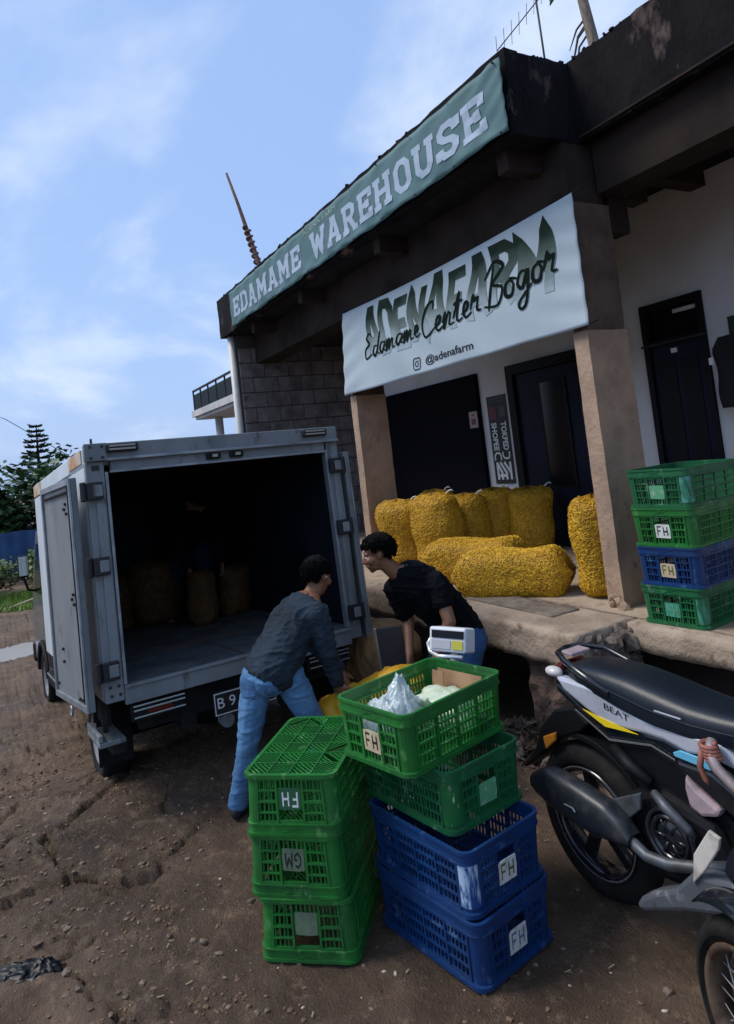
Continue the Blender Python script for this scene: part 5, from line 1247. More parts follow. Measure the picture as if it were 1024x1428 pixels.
def blob(chains, voxel, name, mt, parent, amp=0.0, asc=9.0, seed=0, smooth=6, cut=None, fold=0.0):
    """chains of (point, radius or (rx, ry, rz, Matrix3)) spheres fused into one continuous skin"""
    q = MB()
    for ch in chains:
        for i, (p, r) in enumerate(ch):
            p = Vector(p)
            if i == 0: seq = [(p, r)]
            else:
                p0, r0 = Vector(ch[i - 1][0]), ch[i - 1][1]
                k = max(2, int((p - p0).length / (0.35 * min(r if not isinstance(r, tuple) else min(r[:3]), r0 if not isinstance(r0, tuple) else min(r0[:3])))) + 1)
                seq = []
                for j in range(1, k + 1):
                    s = j / k
                    if isinstance(r, tuple) or isinstance(r0, tuple):
                        A = r0 if isinstance(r0, tuple) else (r0, r0, r0, r[3]); B = r if isinstance(r, tuple) else (r, r, r, r0[3])
                        Q = A[3].to_quaternion().slerp(B[3].to_quaternion(), s).to_matrix()
                        rad = tuple(A[m_] * (1 - s) + B[m_] * s for m_ in range(3)) + (Q,)
                    else: rad = r0 * (1 - s) + r * s
                    seq.append((p0.lerp(p, s), rad))
            for c, rad in seq:
                o = len(q.v)
                q.ell((0, 0, 0), (1, 1, 1), 2)
                if isinstance(rad, tuple):
                    q.v[o:] = [tuple(c + rad[3] @ Vector((v[0] * rad[0], v[1] * rad[1], v[2] * rad[2]))) for v in q.v[o:]]
                else: q.v[o:] = [tuple(c + Vector(v) * rad) for v in q.v[o:]]
    me_ = q.mesh(name, mt)
    o = bpy.data.objects.new(name, me_); COL.objects.link(o)
    rm = o.modifiers.new('r', 'REMESH'); rm.mode = 'VOXEL'; rm.voxel_size = voxel
    if smooth:
        s_ = o.modifiers.new('s', 'SMOOTH'); s_.iterations = smooth; s_.factor = 0.5
    dg = bpy.context.evaluated_depsgraph_get()
    m2_ = bpy.data.meshes.new_from_object(o.evaluated_get(dg))
    bpy.data.objects.remove(o); bpy.data.meshes.remove(me_)
    m2_.name = name
    n = len(m2_.vertices); co = np.empty(n * 3, np.float32); m2_.vertices.foreach_get('co', co); co = co.reshape(-1, 3)
    no = np.empty(n * 3, np.float32); m2_.vertex_normals.foreach_get('vector', no); no = no.reshape(-1, 3)
    if amp:
        d = np.array([mnoise.noise(Vector((float(c[0]) * asc * 0.8, float(c[1]) * asc * 0.8, float(c[2]) * asc * 2.4 + 1.5 * float(c[0] - c[1]))) + Vector((seed, 0, 0))) for c in co])
        ridge = 1 - np.abs(d) * 2.2
        d3 = np.array([mnoise.noise(Vector((float(c[0]) * asc * 2.6, float(c[1]) * asc * 2.6, float(c[2]) * asc * 6.0 - 4 * float(c[0]))) + Vector((seed, 5, 0))) for c in co])
        co = co + no * (amp * (1.0 * np.clip(ridge, 0, 1) ** 3 + 0.55 * np.clip(1 - np.abs(d3) * 3.0, 0, 1) ** 2 - 0.35))[:, None]
        m2_.vertices.foreach_set('co', co.reshape(-1))
    m2_.polygons.foreach_set('use_smooth', [True] * len(m2_.polygons))
    m2_.materials.clear(); m2_.materials.append(mt); m2_.update()
    if parent is not None and parent.get('w'):
        m2_.transform(Matrix.Translation(-Vector(parent.matrix_basis.translation)))
    o = bpy.data.objects.new(name, m2_); COL.objects.link(o); o.parent = parent
    return o
def basis(f, u):
    """columns: right, forward, up"""
    f = Vector(f).normalized(); u = Vector(u); r_ = f.cross(u).normalized(); u = r_.cross(f)
    M_ = Matrix.Identity(3)
    for i in range(3): M_[i][0] = r_[i]; M_[i][1] = f[i]; M_[i][2] = u[i]
    return M_
I3 = Matrix.Identity(3)
def head_chains(c, B, s=1.0):
    c = Vector(c)
    P = lambda x, y, z: c + B @ (Vector((x, y, z)) * s)
    E = lambda a, b_, d: (a * s, b_ * s, d * s, B)
    ch = [[(P(0, -0.012, 0.03), E(0.072, 0.092, 0.082))], [(P(0, 0.012, -0.02), E(0.062, 0.075, 0.07))], [(P(0, 0.035, -0.055), E(0.048, 0.050, 0.045))],
          [(P(0, 0.068, -0.085), 0.020 * s)], [(P(0, 0.072, 0.022), E(0.052, 0.018, 0.016))],
          [(P(0, 0.090, 0.0), 0.009 * s), (P(0, 0.106, -0.026), 0.014 * s)], [(P(0.012, 0.095, -0.03), 0.009 * s)], [(P(-0.012, 0.095, -0.03), 0.009 * s)],
          [(P(-0.018, 0.083, -0.053), 0.008 * s), (P(0, 0.089, -0.052), 0.010 * s), (P(0.018, 0.083, -0.053), 0.008 * s)], [(P(-0.016, 0.081, -0.063), 0.008 * s), (P(0, 0.086, -0.064), 0.010 * s), (P(0.016, 0.081, -0.063), 0.008 * s)]]
    for k in (-1, 1):
        ch.append([(P(k * 0.070, -0.006, -0.005), E(0.010, 0.016, 0.026))]); ch.append([(P(k * 0.076, -0.014, 0.006), E(0.007, 0.014, 0.022))])
        ch.append([(P(k * 0.040, 0.062, -0.02), 0.026 * s)])
    return ch, P
def hand_chains(w, d, n, side=1, s=1.0, curl=0.5):
    """w wrist, d finger direction, n back-of-hand normal"""
    w = Vector(w); d = Vector(d).normalized(); n = (Vector(n) - d * Vector(n).dot(d)).normalized(); x = d.cross(n) * side
    ch = [[(w, 0.026 * s), (w + d * 0.045 * s, (0.040 * s, 0.045 * s, 0.018 * s, basis(d, n))), (w + d * 0.075 * s, (0.041 * s, 0.03 * s, 0.016 * s, basis(d, n)))]]
    for k, (o, ln) in enumerate(((-0.030, 0.062), (-0.010, 0.074), (0.010, 0.070), (0.029, 0.055))):
        p0 = w + d * 0.085 * s + x * o * s; a = curl * 0.5
        p1 = p0 + (d * cos(a) - n * sin(a)) * ln * 0.48 * s; a = curl * 1.5
        p2 = p1 + (d * cos(a) - n * sin(a)) * ln * 0.30 * s; a = curl * 2.3
        p3 = p2 + (d * cos(a) - n * sin(a)) * ln * 0.24 * s
        ch.append([(p0, 0.0100 * s), (p1, 0.0092 * s), (p2, 0.0085 * s), (p3, 0.0075 * s)])
    t0 = w + d * 0.025 * s - x * 0.030 * s; t1 = t0 + (d * 0.7 - x * 0.6 - n * 0.3).normalized() * 0.042 * s; t2 = t1 + (d * 0.9 - x * 0.15 - n * 0.45).normalized() * 0.032 * s
    ch.append([(t0, 0.015 * s), (t1, 0.0115 * s), (t2, 0.009 * s)])
    return ch
def hair_cap(parent, P, B, s, seed, sub=5):
    q = MB(); bm = bmesh.new(); bmesh.ops.create_icosphere(bm, subdivisions=sub, radius=1)
    keep = {}; vs = []
    for v in bm.verts:
        n = v.co
        # hair line: high on the forehead, down to the nape behind, round the ears
        lim = -0.62 if n.y < -0.25 else (-0.05 if n.y < 0.35 else 0.36)
        if abs(n.x) > 0.62 and n.y > -0.30 and n.y < 0.35: lim = -0.02
        lim += 0.16 * mnoise.noise(n * 9 + Vector((seed, 3, 1)))
        if n.z > lim:
            keep[v.index] = len(vs)
            k = 1 + 0.05 * mnoise.noise(n * 4 + Vector((seed, 0, 0))) + 0.02 * mnoise.noise(n * 13) + 0.012 * mnoise.noise(n * 30)
            vs.append(P(n.x * 0.0765 * k, -0.014 + n.y * 0.097 * k, 0.030 + n.z * 0.092 * k + 0.004))
    q.add(vs, [tuple(keep[v.index] for v in f.verts) for f in bm.faces if all(v.index in keep for v in f.verts)]); bm.free()
    rr = random.Random(seed); nv = len(q.v); cc = V(P(0, -0.014, 0.03))
    for _ in range(2000):
        v0 = V(q.v[rr.randrange(nv)]); n = (v0 - cc).normalized(); dn = V((rr.gauss(0, .5), rr.gauss(0, .5), -0.9)) + n * rr.uniform(0.15, 0.6)
        t0 = n.cross(dn).normalized() * 0.0022; l_ = rr.uniform(0.012, 0.026) * s
        q.add([v0 - t0, v0 + t0, v0 + dn.normalized() * l_ + n * 0.004], [(0, 1, 2)])
    o = q.build('hair', M_hair, parent, True)
    sm_ = o.modifiers.new('th', 'SOLIDIFY'); sm_.thickness = 0.010 * s; sm_.offset = 0
    return o
def eyes(parent, P, s):
    for k in (-1, 1):
        q = MB(); q.ell(P(k * 0.031, 0.0735, 0.002), (0.0105 * s,) * 3, 2); e = q.build('eye', M_white, parent, True)
        c = P(k * 0.031, 0.0815, 0.001)
        q = MB(); q.ell(c, (0.0052 * s,) * 3, 2); i_ = q.build('iris', M_black, e, True, world=False); i_.location = -Vector(parent.matrix_basis.translation)
def shoe(parent, heel, d, s=1.0, mt=None, nm='shoe'):
    heel = Vector(heel); d = Vector((d[0], d[1], 0)).normalized(); B = basis(d, (0, 0, 1))
    return blob([[(heel + Vector((0, 0, 0.045)), (0.036, 0.04, 0.045, B)), (heel + d * 0.09 + Vector((0, 0, 0.042)), (0.038, 0.05, 0.040, B)), (heel + d * 0.17 + Vector((0, 0, 0.030)), (0.046, 0.055, 0.028, B)), (heel + d * 0.205 + Vector((0, 0, 0.026)), (0.040, 0.035, 0.022, B))]], 0.008, nm, mt or M_shoe, parent, smooth=3)
V = Vector
# ---- man A: bending over the sack with his back to the camera
pa = thing('person', 'person in slate sweatshirt and pale jeans bending over at the open tail of the truck', 'person', (-3.9, 1.3, 0))
hipL, hipR = V((-3.895, 1.245, 0.79)), V((-3.845, 1.405, 0.775))
pelv = (hipL + hipR) / 2 + V((0, 0, 0.05))
kneeL, ankL = V((-3.925, 1.165, 0.44)), V((-4.035, 1.105, 0.085))
kneeR, ankR = V((-3.82, 1.55, 0.43)), V((-3.93, 1.53, 0.085))
waist, chest, neckb = V((-3.885, 1.41, 0.925)), V((-3.91, 1.515, 1.055)), V((-3.925, 1.63, 1.16))
headc = V((-3.945, 1.70, 1.275))
shR, elR, wrR = V((-3.775, 1.60, 1.085)), V((-3.765, 1.64, 0.865)), V((-3.79, 1.70, 0.66))
shL, elL, wrL = V((-4.085, 1.56, 1.08)), V((-4.14, 1.72, 0.83)), V((-4.02, 1.83, 0.65))
fwdA = V((-0.55, 0.80, 0)).normalized()
TB = basis(V((0.1, 0.6, 0.35)), V((0.25, -0.3, 0.8)))
latA = (shR - shL).normalized()
def tors(w_, d_, up_, fw_):
    # ellipsoid frame: x along shoulders, y front-back, z along spine
    z = V(up_).normalized(); x = (latA - z * latA.dot(z)).normalized(); y = z.cross(x)
    M_ = Matrix.Identity(3)
    for i in range(3): M_[i][0] = x[i]; M_[i][1] = y[i]; M_[i][2] = z[i]
    return (w_, d_, 0.10, M_)
sp1, sp2, sp3 = waist - pelv, chest - waist, neckb - chest
headBA = basis(V((-0.42, 0.86, -0.30)), V((0.02, 0.1, 1)))
hc, PA = head_chains(headc, headBA, 1.0)
body = hc + [[(neckb, 0.056), (headc + V((0.008, -0.02, -0.06)), 0.052)],
    [(pelv, tors(0.15, 0.11, sp1, 0)), (waist, tors(0.135, 0.10, sp1 + sp2, 0)), (chest, tors(0.15, 0.115, sp2 + sp3, 0)), (neckb - sp3 * 0.35, tors(0.14, 0.085, sp3, 0))],
    [(chest.lerp(shR, 0.7), 0.06), (shR, 0.056), (elR, 0.040), (wrR, 0.026)], [(chest.lerp(shL, 0.7), 0.06), (shL, 0.056), (elL, 0.040), (wrL, 0.026)],
    [(pelv.lerp(hipL, 0.6), 0.09), (hipL, 0.085), (kneeL, 0.055), (ankL, 0.038)], [(pelv.lerp(hipR, 0.6), 0.09), (hipR, 0.085), (kneeR, 0.055), (ankR, 0.038)]]
body += hand_chains(wrR, V((-0.15, 0.35, -0.9)), V((0.6, -0.7, -0.2)), 1, 1, 0.55) + hand_chains(wrL, V((0.25, 0.35, -0.9)), V((-0.5, -0.8, -0.2)), -1, 1, 0.55)
blob(body, 0.0068, 'body', M_skin, pa, smooth=4)
hair_cap(pa, PA, headBA, 1.0, 1); eyes(pa, PA, 1.0)
blob([[(pelv - sp1 * 0.30, tors(0.178, 0.146, sp1, 0)), (waist, tors(0.172, 0.140, sp1 + sp2, 0)), (chest, tors(0.175, 0.140, sp2 + sp3, 0)), (neckb - sp3 * 0.42, tors(0.155, 0.098, sp3, 0)), (neckb - sp3 * 0.12, 0.068)],
      [(chest.lerp(shR, 0.6), 0.092), (shR, 0.078), (elR, 0.060), (wrR + (elR - wrR) * 0.15, 0.046)], [(chest.lerp(shL, 0.6), 0.092), (shL, 0.078), (elL, 0.060), (wrL + (elL - wrL) * 0.15, 0.046)]],
     0.008, 'sweatshirt', M_shirtA, pa, 0.010, 6.0, 3, 6)
jl = [[(pelv + sp1 * 0.15, tors(0.158, 0.118, sp1, 0)), (pelv - sp1 * 0.55, tors(0.150, 0.122, sp1, 0))],
      [(hipL, 0.099), (hipL.lerp(kneeL, 0.4), 0.088), (kneeL, 0.066), (kneeL.lerp(ankL, 0.5), 0.061), (ankL + V((0, 0, 0.0)), 0.060)],
      [(hipR, 0.099), (hipR.lerp(kneeR, 0.4), 0.088), (kneeR, 0.066), (kneeR.lerp(ankR, 0.5), 0.061), (ankR, 0.060)]]
jo = blob(jl, 0.008, 'jeans', M_jeans, pa, 0.0065, 5.0, 6, 6)
def patch(c, x, z, w, h, n, nm, mt):
    # a flat piece of cloth sewn on: laid on the trousers along the direction n
    q = MB(); c = V(c); x = V(x).normalized(); z = V(z).normalized()
    q.grid(lambda u, v: c + x * (u - 0.5) * w * (1 if v > 0.25 else 0.55 + 1.8 * v) + z * (v - 0.5) * h, 12, 12)
    o = q.build(nm, mt, jo, True, world=False); o.location = -V(pa.matrix_basis.translation)
    sw_ = o.modifiers.new('lay', 'SHRINKWRAP'); sw_.target = jo; sw_.wrap_method = 'NEAREST_SURFACEPOINT'; sw_.wrap_mode = 'ABOVE_SURFACE'; sw_.offset = 0.003
    so = o.modifiers.new('th', 'SOLIDIFY'); so.thickness = 0.004; so.offset = 1
M_pock = mat('jeans_pocket', (0.075, 0.19, 0.37), 0.85, (0.04, 0.11, 0.24), 9, 0.42, 0.62, bump=0.3, bsc=70)
bkA = V((0.62, -0.78, 0.05)); acA = V((0.78, 0.62, 0))
for k in (-1, 1): patch((hipL + hipR) / 2 + acA * 0.075 * k + bkA * 0.12 + V((0, 0, -0.02)), acA, (0.0, 0.1, 1), 0.105, 0.125, bkA, 'back_pocket', M_pock)
shoe(pa, (-4.02, 1.085, 0.0), fwdA); shoe(pa, (-3.915, 1.52, 0.0), fwdA)
q = MB(); q.ell(PA(0.079, -0.004, 0.004), (0.006, 0.006, 0.008), 2); q.build('earbud', M_white, pa, True)

# ---- man B: black T-shirt, bent low, seen from his left
pb = thing('person', 'person in black T-shirt bent low beside the platform, looking down to the left', 'person', (-3.9, 2.5, 0))
latA = V((0.75, 0.62, 0.15)).normalized()
pelv = V((-3.90, 2.68, 0.74)); waist, chest, neckb = V((-3.905, 2.58, 0.90)), V((-3.945, 2.42, 1.085)), V((-3.975, 2.30, 1.175))
headc = V((-3.995, 2.175, 1.335))
shL, elL, wrL = V((-3.80, 2.475, 1.10)), V((-3.695, 2.47, 0.875)), V((-3.74, 2.36, 0.66))
shR, elR, wrR = V((-4.10, 2.33, 1.06)), V((-4.085, 2.40, 0.845)), V((-3.955, 2.30, 0.66))
hipL, hipR = V((-3.82, 2.71, 0.69)), V((-3.97, 2.63, 0.69))
kneeL, ankL = V((-3.80, 2.57, 0.37)), V((-3.79, 2.70, 0.07)); kneeR, ankR = V((-4.04, 2.50, 0.37)), V((-4.06, 2.66, 0.07))
sp1, sp2, sp3 = waist - pelv, chest - waist, neckb - chest
headBB = basis(V((-0.50, -0.80, -0.22)), V((-0.05, -0.2, 1)))
hc, PB = head_chains(headc, headBB, 1.06)
body = hc + [[(neckb, 0.060), (headc + V((0.01, 0.03, -0.06)), 0.054)],
    [(pelv, tors(0.15, 0.11, sp1, 0)), (waist, tors(0.135, 0.10, sp1 + sp2, 0)), (chest, tors(0.15, 0.115, sp2 + sp3, 0)), (neckb - sp3 * 0.35, tors(0.14, 0.085, sp3, 0))],
    [(chest.lerp(shR, 0.7), 0.06), (shR, 0.056), (elR, 0.042), (wrR, 0.027)], [(chest.lerp(shL, 0.7), 0.06), (shL, 0.056), (elL, 0.043), (wrL, 0.027)],
    [(pelv.lerp(hipL, 0.6), 0.09), (hipL, 0.085), (kneeL, 0.055), (ankL, 0.038)], [(pelv.lerp(hipR, 0.6), 0.09), (hipR, 0.085), (kneeR, 0.055), (ankR, 0.038)]]
body += hand_chains(wrR, V((0.25, -0.25, -0.9)), V((-0.7, -0.6, 0)), -1, 1, 0.5) + hand_chains(wrL, V((-0.1, -0.35, -0.9)), V((0.75, -0.3, 0)), 1, 1, 0.5)
blob(body, 0.0068, 'body', M_skin, pb, smooth=4)
hair_cap(pb, PB, headBB, 1.06, 5); eyes(pb, PB, 1.06)
blob([[(pelv - sp1 * 0.05, tors(0.168, 0.128, sp1, 0)), (waist, tors(0.165, 0.132, sp1 + sp2, 0)), (chest, tors(0.175, 0.142, sp2 + sp3, 0)), (neckb - sp3 * 0.42, tors(0.168, 0.118, sp3, 0)), (neckb - sp3 * 0.12, 0.078)],
      [(chest.lerp(shR, 0.6), 0.092), (shR, 0.082), (shR.lerp(elR, 0.72), 0.068)], [(chest.lerp(shL, 0.6), 0.095), (shL, 0.082), (shL.lerp(elL, 0.45), 0.070)]],
     0.008, 't_shirt', M_shirtB, pb, 0.010, 6.5, 8, 6)
jl = [[(pelv + sp1 * 0.1, tors(0.158, 0.12, sp1, 0)), (pelv - sp1 * 0.4, tors(0.155, 0.12, sp1, 0))],
      [(hipL, 0.108), (hipL.lerp(kneeL, 0.4), 0.095), (kneeL, 0.076), (ankL, 0.062)], [(hipR, 0.108), (hipR.lerp(kneeR, 0.4), 0.095), (kneeR, 0.076), (ankR, 0.062)]]
blob(jl, 0.0105, 'jeans', M_jeansB, pb, 0.006, 5.0, 6, 5)
shoe(pb, (-3.79, 2.72, -0.01), (-0.3, -0.9)); shoe(pb, (-4.06, 2.68, -0.01), (-0.3, -0.9))

# ---- man C: standing stooped in the dark box
pc = thing('person', 'person in dark trousers stooping barefoot in the shadow inside the truck box', 'person', (-6.2, 1.9, 0.66))
def tp(x, y, z): return TM @ V((x, y + 0.30, z))
latA = V(tR)
pelv = tp(1.30, 2.05, 0.80); waist = tp(1.30, 1.98, 0.95); chest = tp(1.30, 1.80, 1.10); neckb = tp(1.30, 1.62, 1.17); headc = tp(1.28, 1.50, 1.20)
hipL, kneeL, ankL = tp(1.41, 2.05, 0.74), tp(1.44, 1.92, 0.42), tp(1.42, 1.93, 0.15)
hipR, kneeR, ankR = tp(1.20, 2.05, 0.74), tp(1.10, 2.05, 0.42), tp(1.08, 2.12, 0.15)
shR, elR, wrR = tp(1.12, 1.75, 1.10), tp(1.08, 1.68, 0.82), tp(1.14, 1.60, 0.60); shL, elL, wrL = tp(1.48, 1.75, 1.10), tp(1.52, 1.68, 0.82), tp(1.46, 1.60, 0.60)
sp1, sp2, sp3 = waist - pelv, chest - waist, neckb - chest
hB = basis(-tF * 0.35 + V((0, 0, -1.0)), -tF)
hc, PC = head_chains(headc, hB, 1.0)
body = hc + [[(neckb, 0.056), (headc + tF * 0.04, 0.052)], [(pelv, tors(0.15, 0.11, sp1, 0)), (waist, tors(0.135, 0.10, sp1, 0)), (chest, tors(0.15, 0.115, sp2, 0)), (neckb - sp3 * 0.35, tors(0.14, 0.085, sp3, 0))],
    [(chest.lerp(shR, 0.7), 0.06), (shR, 0.056), (elR, 0.040), (wrR, 0.026)], [(chest.lerp(shL, 0.7), 0.06), (shL, 0.056), (elL, 0.040), (wrL, 0.026)],
    [(hipL, 0.085), (kneeL, 0.055), (ankL, 0.036)], [(hipR, 0.085), (kneeR, 0.055), (ankR, 0.036)]]
body += hand_chains(wrR, V((0, 0, -1)), -tR, 1, 1, 0.5) + hand_chains(wrL, V((0, 0, -1)), tR, -1, 1, 0.5)
for a in (ankL, ankR):
    f_ = -tF * 1 + tR * -0.35
    h = a - tU * 0.045
    body.append([(a, 0.036), (h, 0.034), (h + f_.normalized() * 0.08, 0.030), (h + f_.normalized() * 0.16 - tU * 0.008, (0.042, 0.03, 0.016, basis(f_, tU)))])
blob(body, 0.0075, 'body', M_skin, pc, smooth=4)
hair_cap(pc, PC, hB, 1.0, 9)
blob([[(pelv, tors(0.168, 0.128, sp1, 0)), (waist, tors(0.165, 0.13, sp1, 0)), (chest, tors(0.175, 0.14, sp2, 0)), (neckb - sp3 * 0.4, tors(0.155, 0.1, sp3, 0))],
      [(chest.lerp(shR, 0.6), 0.09), (shR, 0.08), (elR, 0.06), (wrR, 0.042)], [(chest.lerp(shL, 0.6), 0.09), (shL, 0.08), (elL, 0.06), (wrL, 0.042)]], 0.012, 'dark_shirt', M_shirtB, pc, 0.008, 7, 2)
blob([[(pelv, tors(0.158, 0.12, sp1, 0)), (pelv - sp1 * 0.4, tors(0.155, 0.12, sp1, 0))], [(hipL, 0.108), (kneeL, 0.08), (ankL + tU * 0.02, 0.065)], [(hipR, 0.108), (kneeR, 0.08), (ankR + tU * 0.02, 0.065)]], 0.012, 'trousers', M_trouC, pc, 0.009, 8, 4)

# ------------------------------------------------------------------ scooter beside the platform (points along +x, near side at -y)
M_sblack = mat('gloss_black_plastic', (0.008, 0.010, 0.014), 0.18, (0.020, 0.020, 0.022), 7, 0.5, 0.75, coat=0.4, rrough=0.35)
M_smatt = mat('matt_black_plastic', (0.004, 0.005, 0.007), 0.6, (0.014, 0.012, 0.011), 6, 0.5, 0.72, spec=0.2, bump=0.1, bsc=80)
M_seat = mat('black_vinyl_seat', (0.004, 0.007, 0.014), 0.36, (0.010, 0.013, 0.020), 3, bump=0.10, bsc=160, spec=0.45)
M_silver = mat('silver_paint', (0.55, 0.58, 0.66), 0.28, (0.42, 0.44, 0.50), 4, 0.45, 0.7, metal=0.25, coat=0.6)
M_yel = mat('yellow_decal', (0.75, 0.55, 0.02), 0.35)
M_cyan = mat('cyan_decal', (0.12, 0.42, 0.62), 0.3, coat=0.5)
M_pinkp = mat('pale_pink_paint', (0.50, 0.36, 0.38), 0.4, (0.30, 0.24, 0.26), 8, coat=0.3)
M_muff = mat('muffler_shield', (0.011, 0.014, 0.020), 0.40, (0.028, 0.028, 0.028), 9, 0.5, 0.7, bump=0.06, bsc=60, rrough=0.3)
M_alum = mat('cast_aluminium', (0.10, 0.115, 0.135), 0.5, (0.06, 0.06, 0.06), 12, 0.45, 0.65, metal=0.5)
M_wornpeg = mat('scraped_footboard', (0.075, 0.085, 0.10), 0.5, (0.22, 0.23, 0.25), 9, 0.58, 0.68, (0.06, 0.045, 0.035), 14, 0.6, 0.7)
M_red = mat('red_rubber', (0.33, 0.12, 0.09), 0.6, (0.20, 0.07, 0.05), 12)
YC = 2.18
sco = thing('scooter', 'black and silver scooter parked along the platform with its rear wheel towards the crates', 'scooter', (-1.7, YC, 0))
def sp(name, mt, poly, y0, y1, parent=sco, bevel=0.008, smooth=False):
    q = MB(); q.prism(poly, lambda a, b_, d: (a, d, b_), y0, y1)
    return q.build(name, mt, parent, smooth, bevel, world=(parent is sco)) if parent is sco else _sub(q, name, mt, parent, bevel)
def _sub(q, name, mt, parent, bevel=0.0, smooth=False, root=None):
    o = q.build(name, mt, parent, smooth, bevel, world=False)
    o.location = -Vector((root or sco).matrix_basis.translation)
    return o
# wheel
WC = (-2.285, YC, 0.318); WR = 0.318
def wheel_mesh(c, R_, w, rr_):
    q = MB(); q.lathe([(rr_, -w * 0.8), (rr_ + 0.02, -w), (R_ - 0.045, -w * 1.05), (R_ - 0.015, -w * 0.75), (R_, -w * 0.25), (R_, w * 0.25), (R_ - 0.015, w * 0.75), (R_ - 0.045, w * 1.05), (rr_ + 0.02, w), (rr_, w * 0.8)], c, 'y', 56, True)
    return q
w_ = wheel_mesh(WC, WR, 0.05, 0.222).build('rear_wheel', M_tyre, sco, True)
q = MB(); q.lathe([(0.224, -0.048), (0.210, -0.050), (0.200, -0.035), (0.198, 0.0), (0.200, 0.035), (0.210, 0.050), (0.224, 0.048)], WC, 'y', 56, True); _sub(q, 'rim', M_sblack, w_, 0, True)
q = MB(); q.lathe([(0.219, -0.0495), (0.222, -0.0515), (0.2255, -0.0500)], WC, 'y', 56); _sub(q, 'rim_stripe', M_chrome, w_, 0, True)
for k in range(5):
    a = 2 * pi * k / 5 + 0.5
    q = MB(); q.prism([(WC[0] + 0.05 * cos(a - 0.5), WC[2] + 0.05 * sin(a - 0.5)), (WC[0] + 0.205 * cos(a - 0.13), WC[2] + 0.205 * sin(a - 0.13)), (WC[0] + 0.205 * cos(a + 0.13), WC[2] + 0.205 * sin(a + 0.13)), (WC[0] + 0.05 * cos(a + 0.5), WC[2] + 0.05 * sin(a + 0.5))], lambda a_, b_, d: (a_, d, b_), YC - 0.016, YC + 0.016)
    _sub(q, 'spoke', M_sblack, w_, 0.006)
q = MB(); q.lathe([(0.0, -0.05), (0.06, -0.05), (0.065, -0.02), (0.065, 0.05), (0.0, 0.05)], WC, 'y', 24); _sub(q, 'hub', M_alum, w_, 0, True)
# body panels (x, z) on the near side, mirrored on the far side
SIL = [(-2.325, 0.945), (-2.225, 0.946), (-2.10, 0.945), (-2.02, 0.925), (-1.891, 0.889), (-1.765, 0.886), (-1.64, 0.893), (-1.56, 0.885), (-1.48, 0.835), (-1.50, 0.815), (-1.61, 0.83), (-1.691, 0.815), (-1.789, 0.832), (-1.899, 0.828), (-2.055, 0.812), (-2.17, 0.850), (-2.28, 0.895)]
BLK = [(-2.345, 0.92), (-2.209, 0.845), (-2.09, 0.806), (-1.928, 0.822), (-1.80, 0.832), (-1.70, 0.812), (-1.55, 0.80), (-1.40, 0.70), (-1.40, 0.62), (-1.55, 0.655), (-1.649, 0.711), (-1.754, 0.767), (-1.855, 0.790), (-2.068, 0.750), (-2.225, 0.822), (-2.34, 0.872)]
DRK = [(-2.098, 0.745), (-1.882, 0.781), (-1.78, 0.76), (-1.66, 0.70), (-1.58, 0.62), (-1.46, 0.58), (-1.46, 0.48), (-1.66, 0.46), (-1.80, 0.50), (-1.93, 0.56), (-2.04, 0.65)]
for s in (-1, 1):
    Y = lambda d: YC + s * d
    sp('side_panel', M_silver, SIL, Y(0.122), Y(0.07), bevel=0.014)
    sp('lower_panel', M_sblack, BLK, Y(0.105), Y(0.05), bevel=0.012)
    sp('under_cover', M_smatt, DRK, Y(0.085), Y(0.0), bevel=0.02)
    sp('cyan_flash', M_cyan, [(-1.748, 0.806), (-1.716, 0.823), (-1.612, 0.822), (-1.60, 0.790), (-1.741, 0.794)], Y(0.130), Y(0.1225), bevel=0.003)
    sp('floor_panel', M_sblack, [(-1.743, 0.783), (-1.60, 0.787), (-1.50, 0.738), (-1.30, 0.66), (-1.30, 0.58), (-1.486, 0.636), (-1.60, 0.69), (-1.735, 0.76)], Y(0.132), Y(0.09), bevel=0.012)
    sp('pink_cowl', M_pinkp, [(-1.715, 0.742), (-1.672, 0.702), (-1.585, 0.664), (-1.60, 0.635), (-1.663, 0.612), (-1.712, 0.628), (-1.722, 0.69)], Y(0.128), Y(0.085), bevel=0.014)
    sp('yellow_decal', M_yel, [(-2.175, 0.845), (-2.060, 0.806), (-1.90, 0.822), (-2.04, 0.833), (-2.10, 0.838)], Y(0.1255), Y(0.1224), bevel=0)
    sp('trim_strip', M_chrome, [(-2.235, 0.826), (-2.068, 0.754), (-1.86, 0.794), (-1.76, 0.772), (-1.76, 0.765), (-1.86, 0.786), (-2.066, 0.745), (-2.24, 0.820)], Y(0.108), Y(0.1055), bevel=0)
q = MB(); font_text(q, 'BEAT', -2.055, -1.935, 0.868, 0.892, lambda x, z, d: (x, YC - 0.1232 - d, z - (x + 2.0) * 0.16), 0.001); q.build('lettering', M_black, sco)
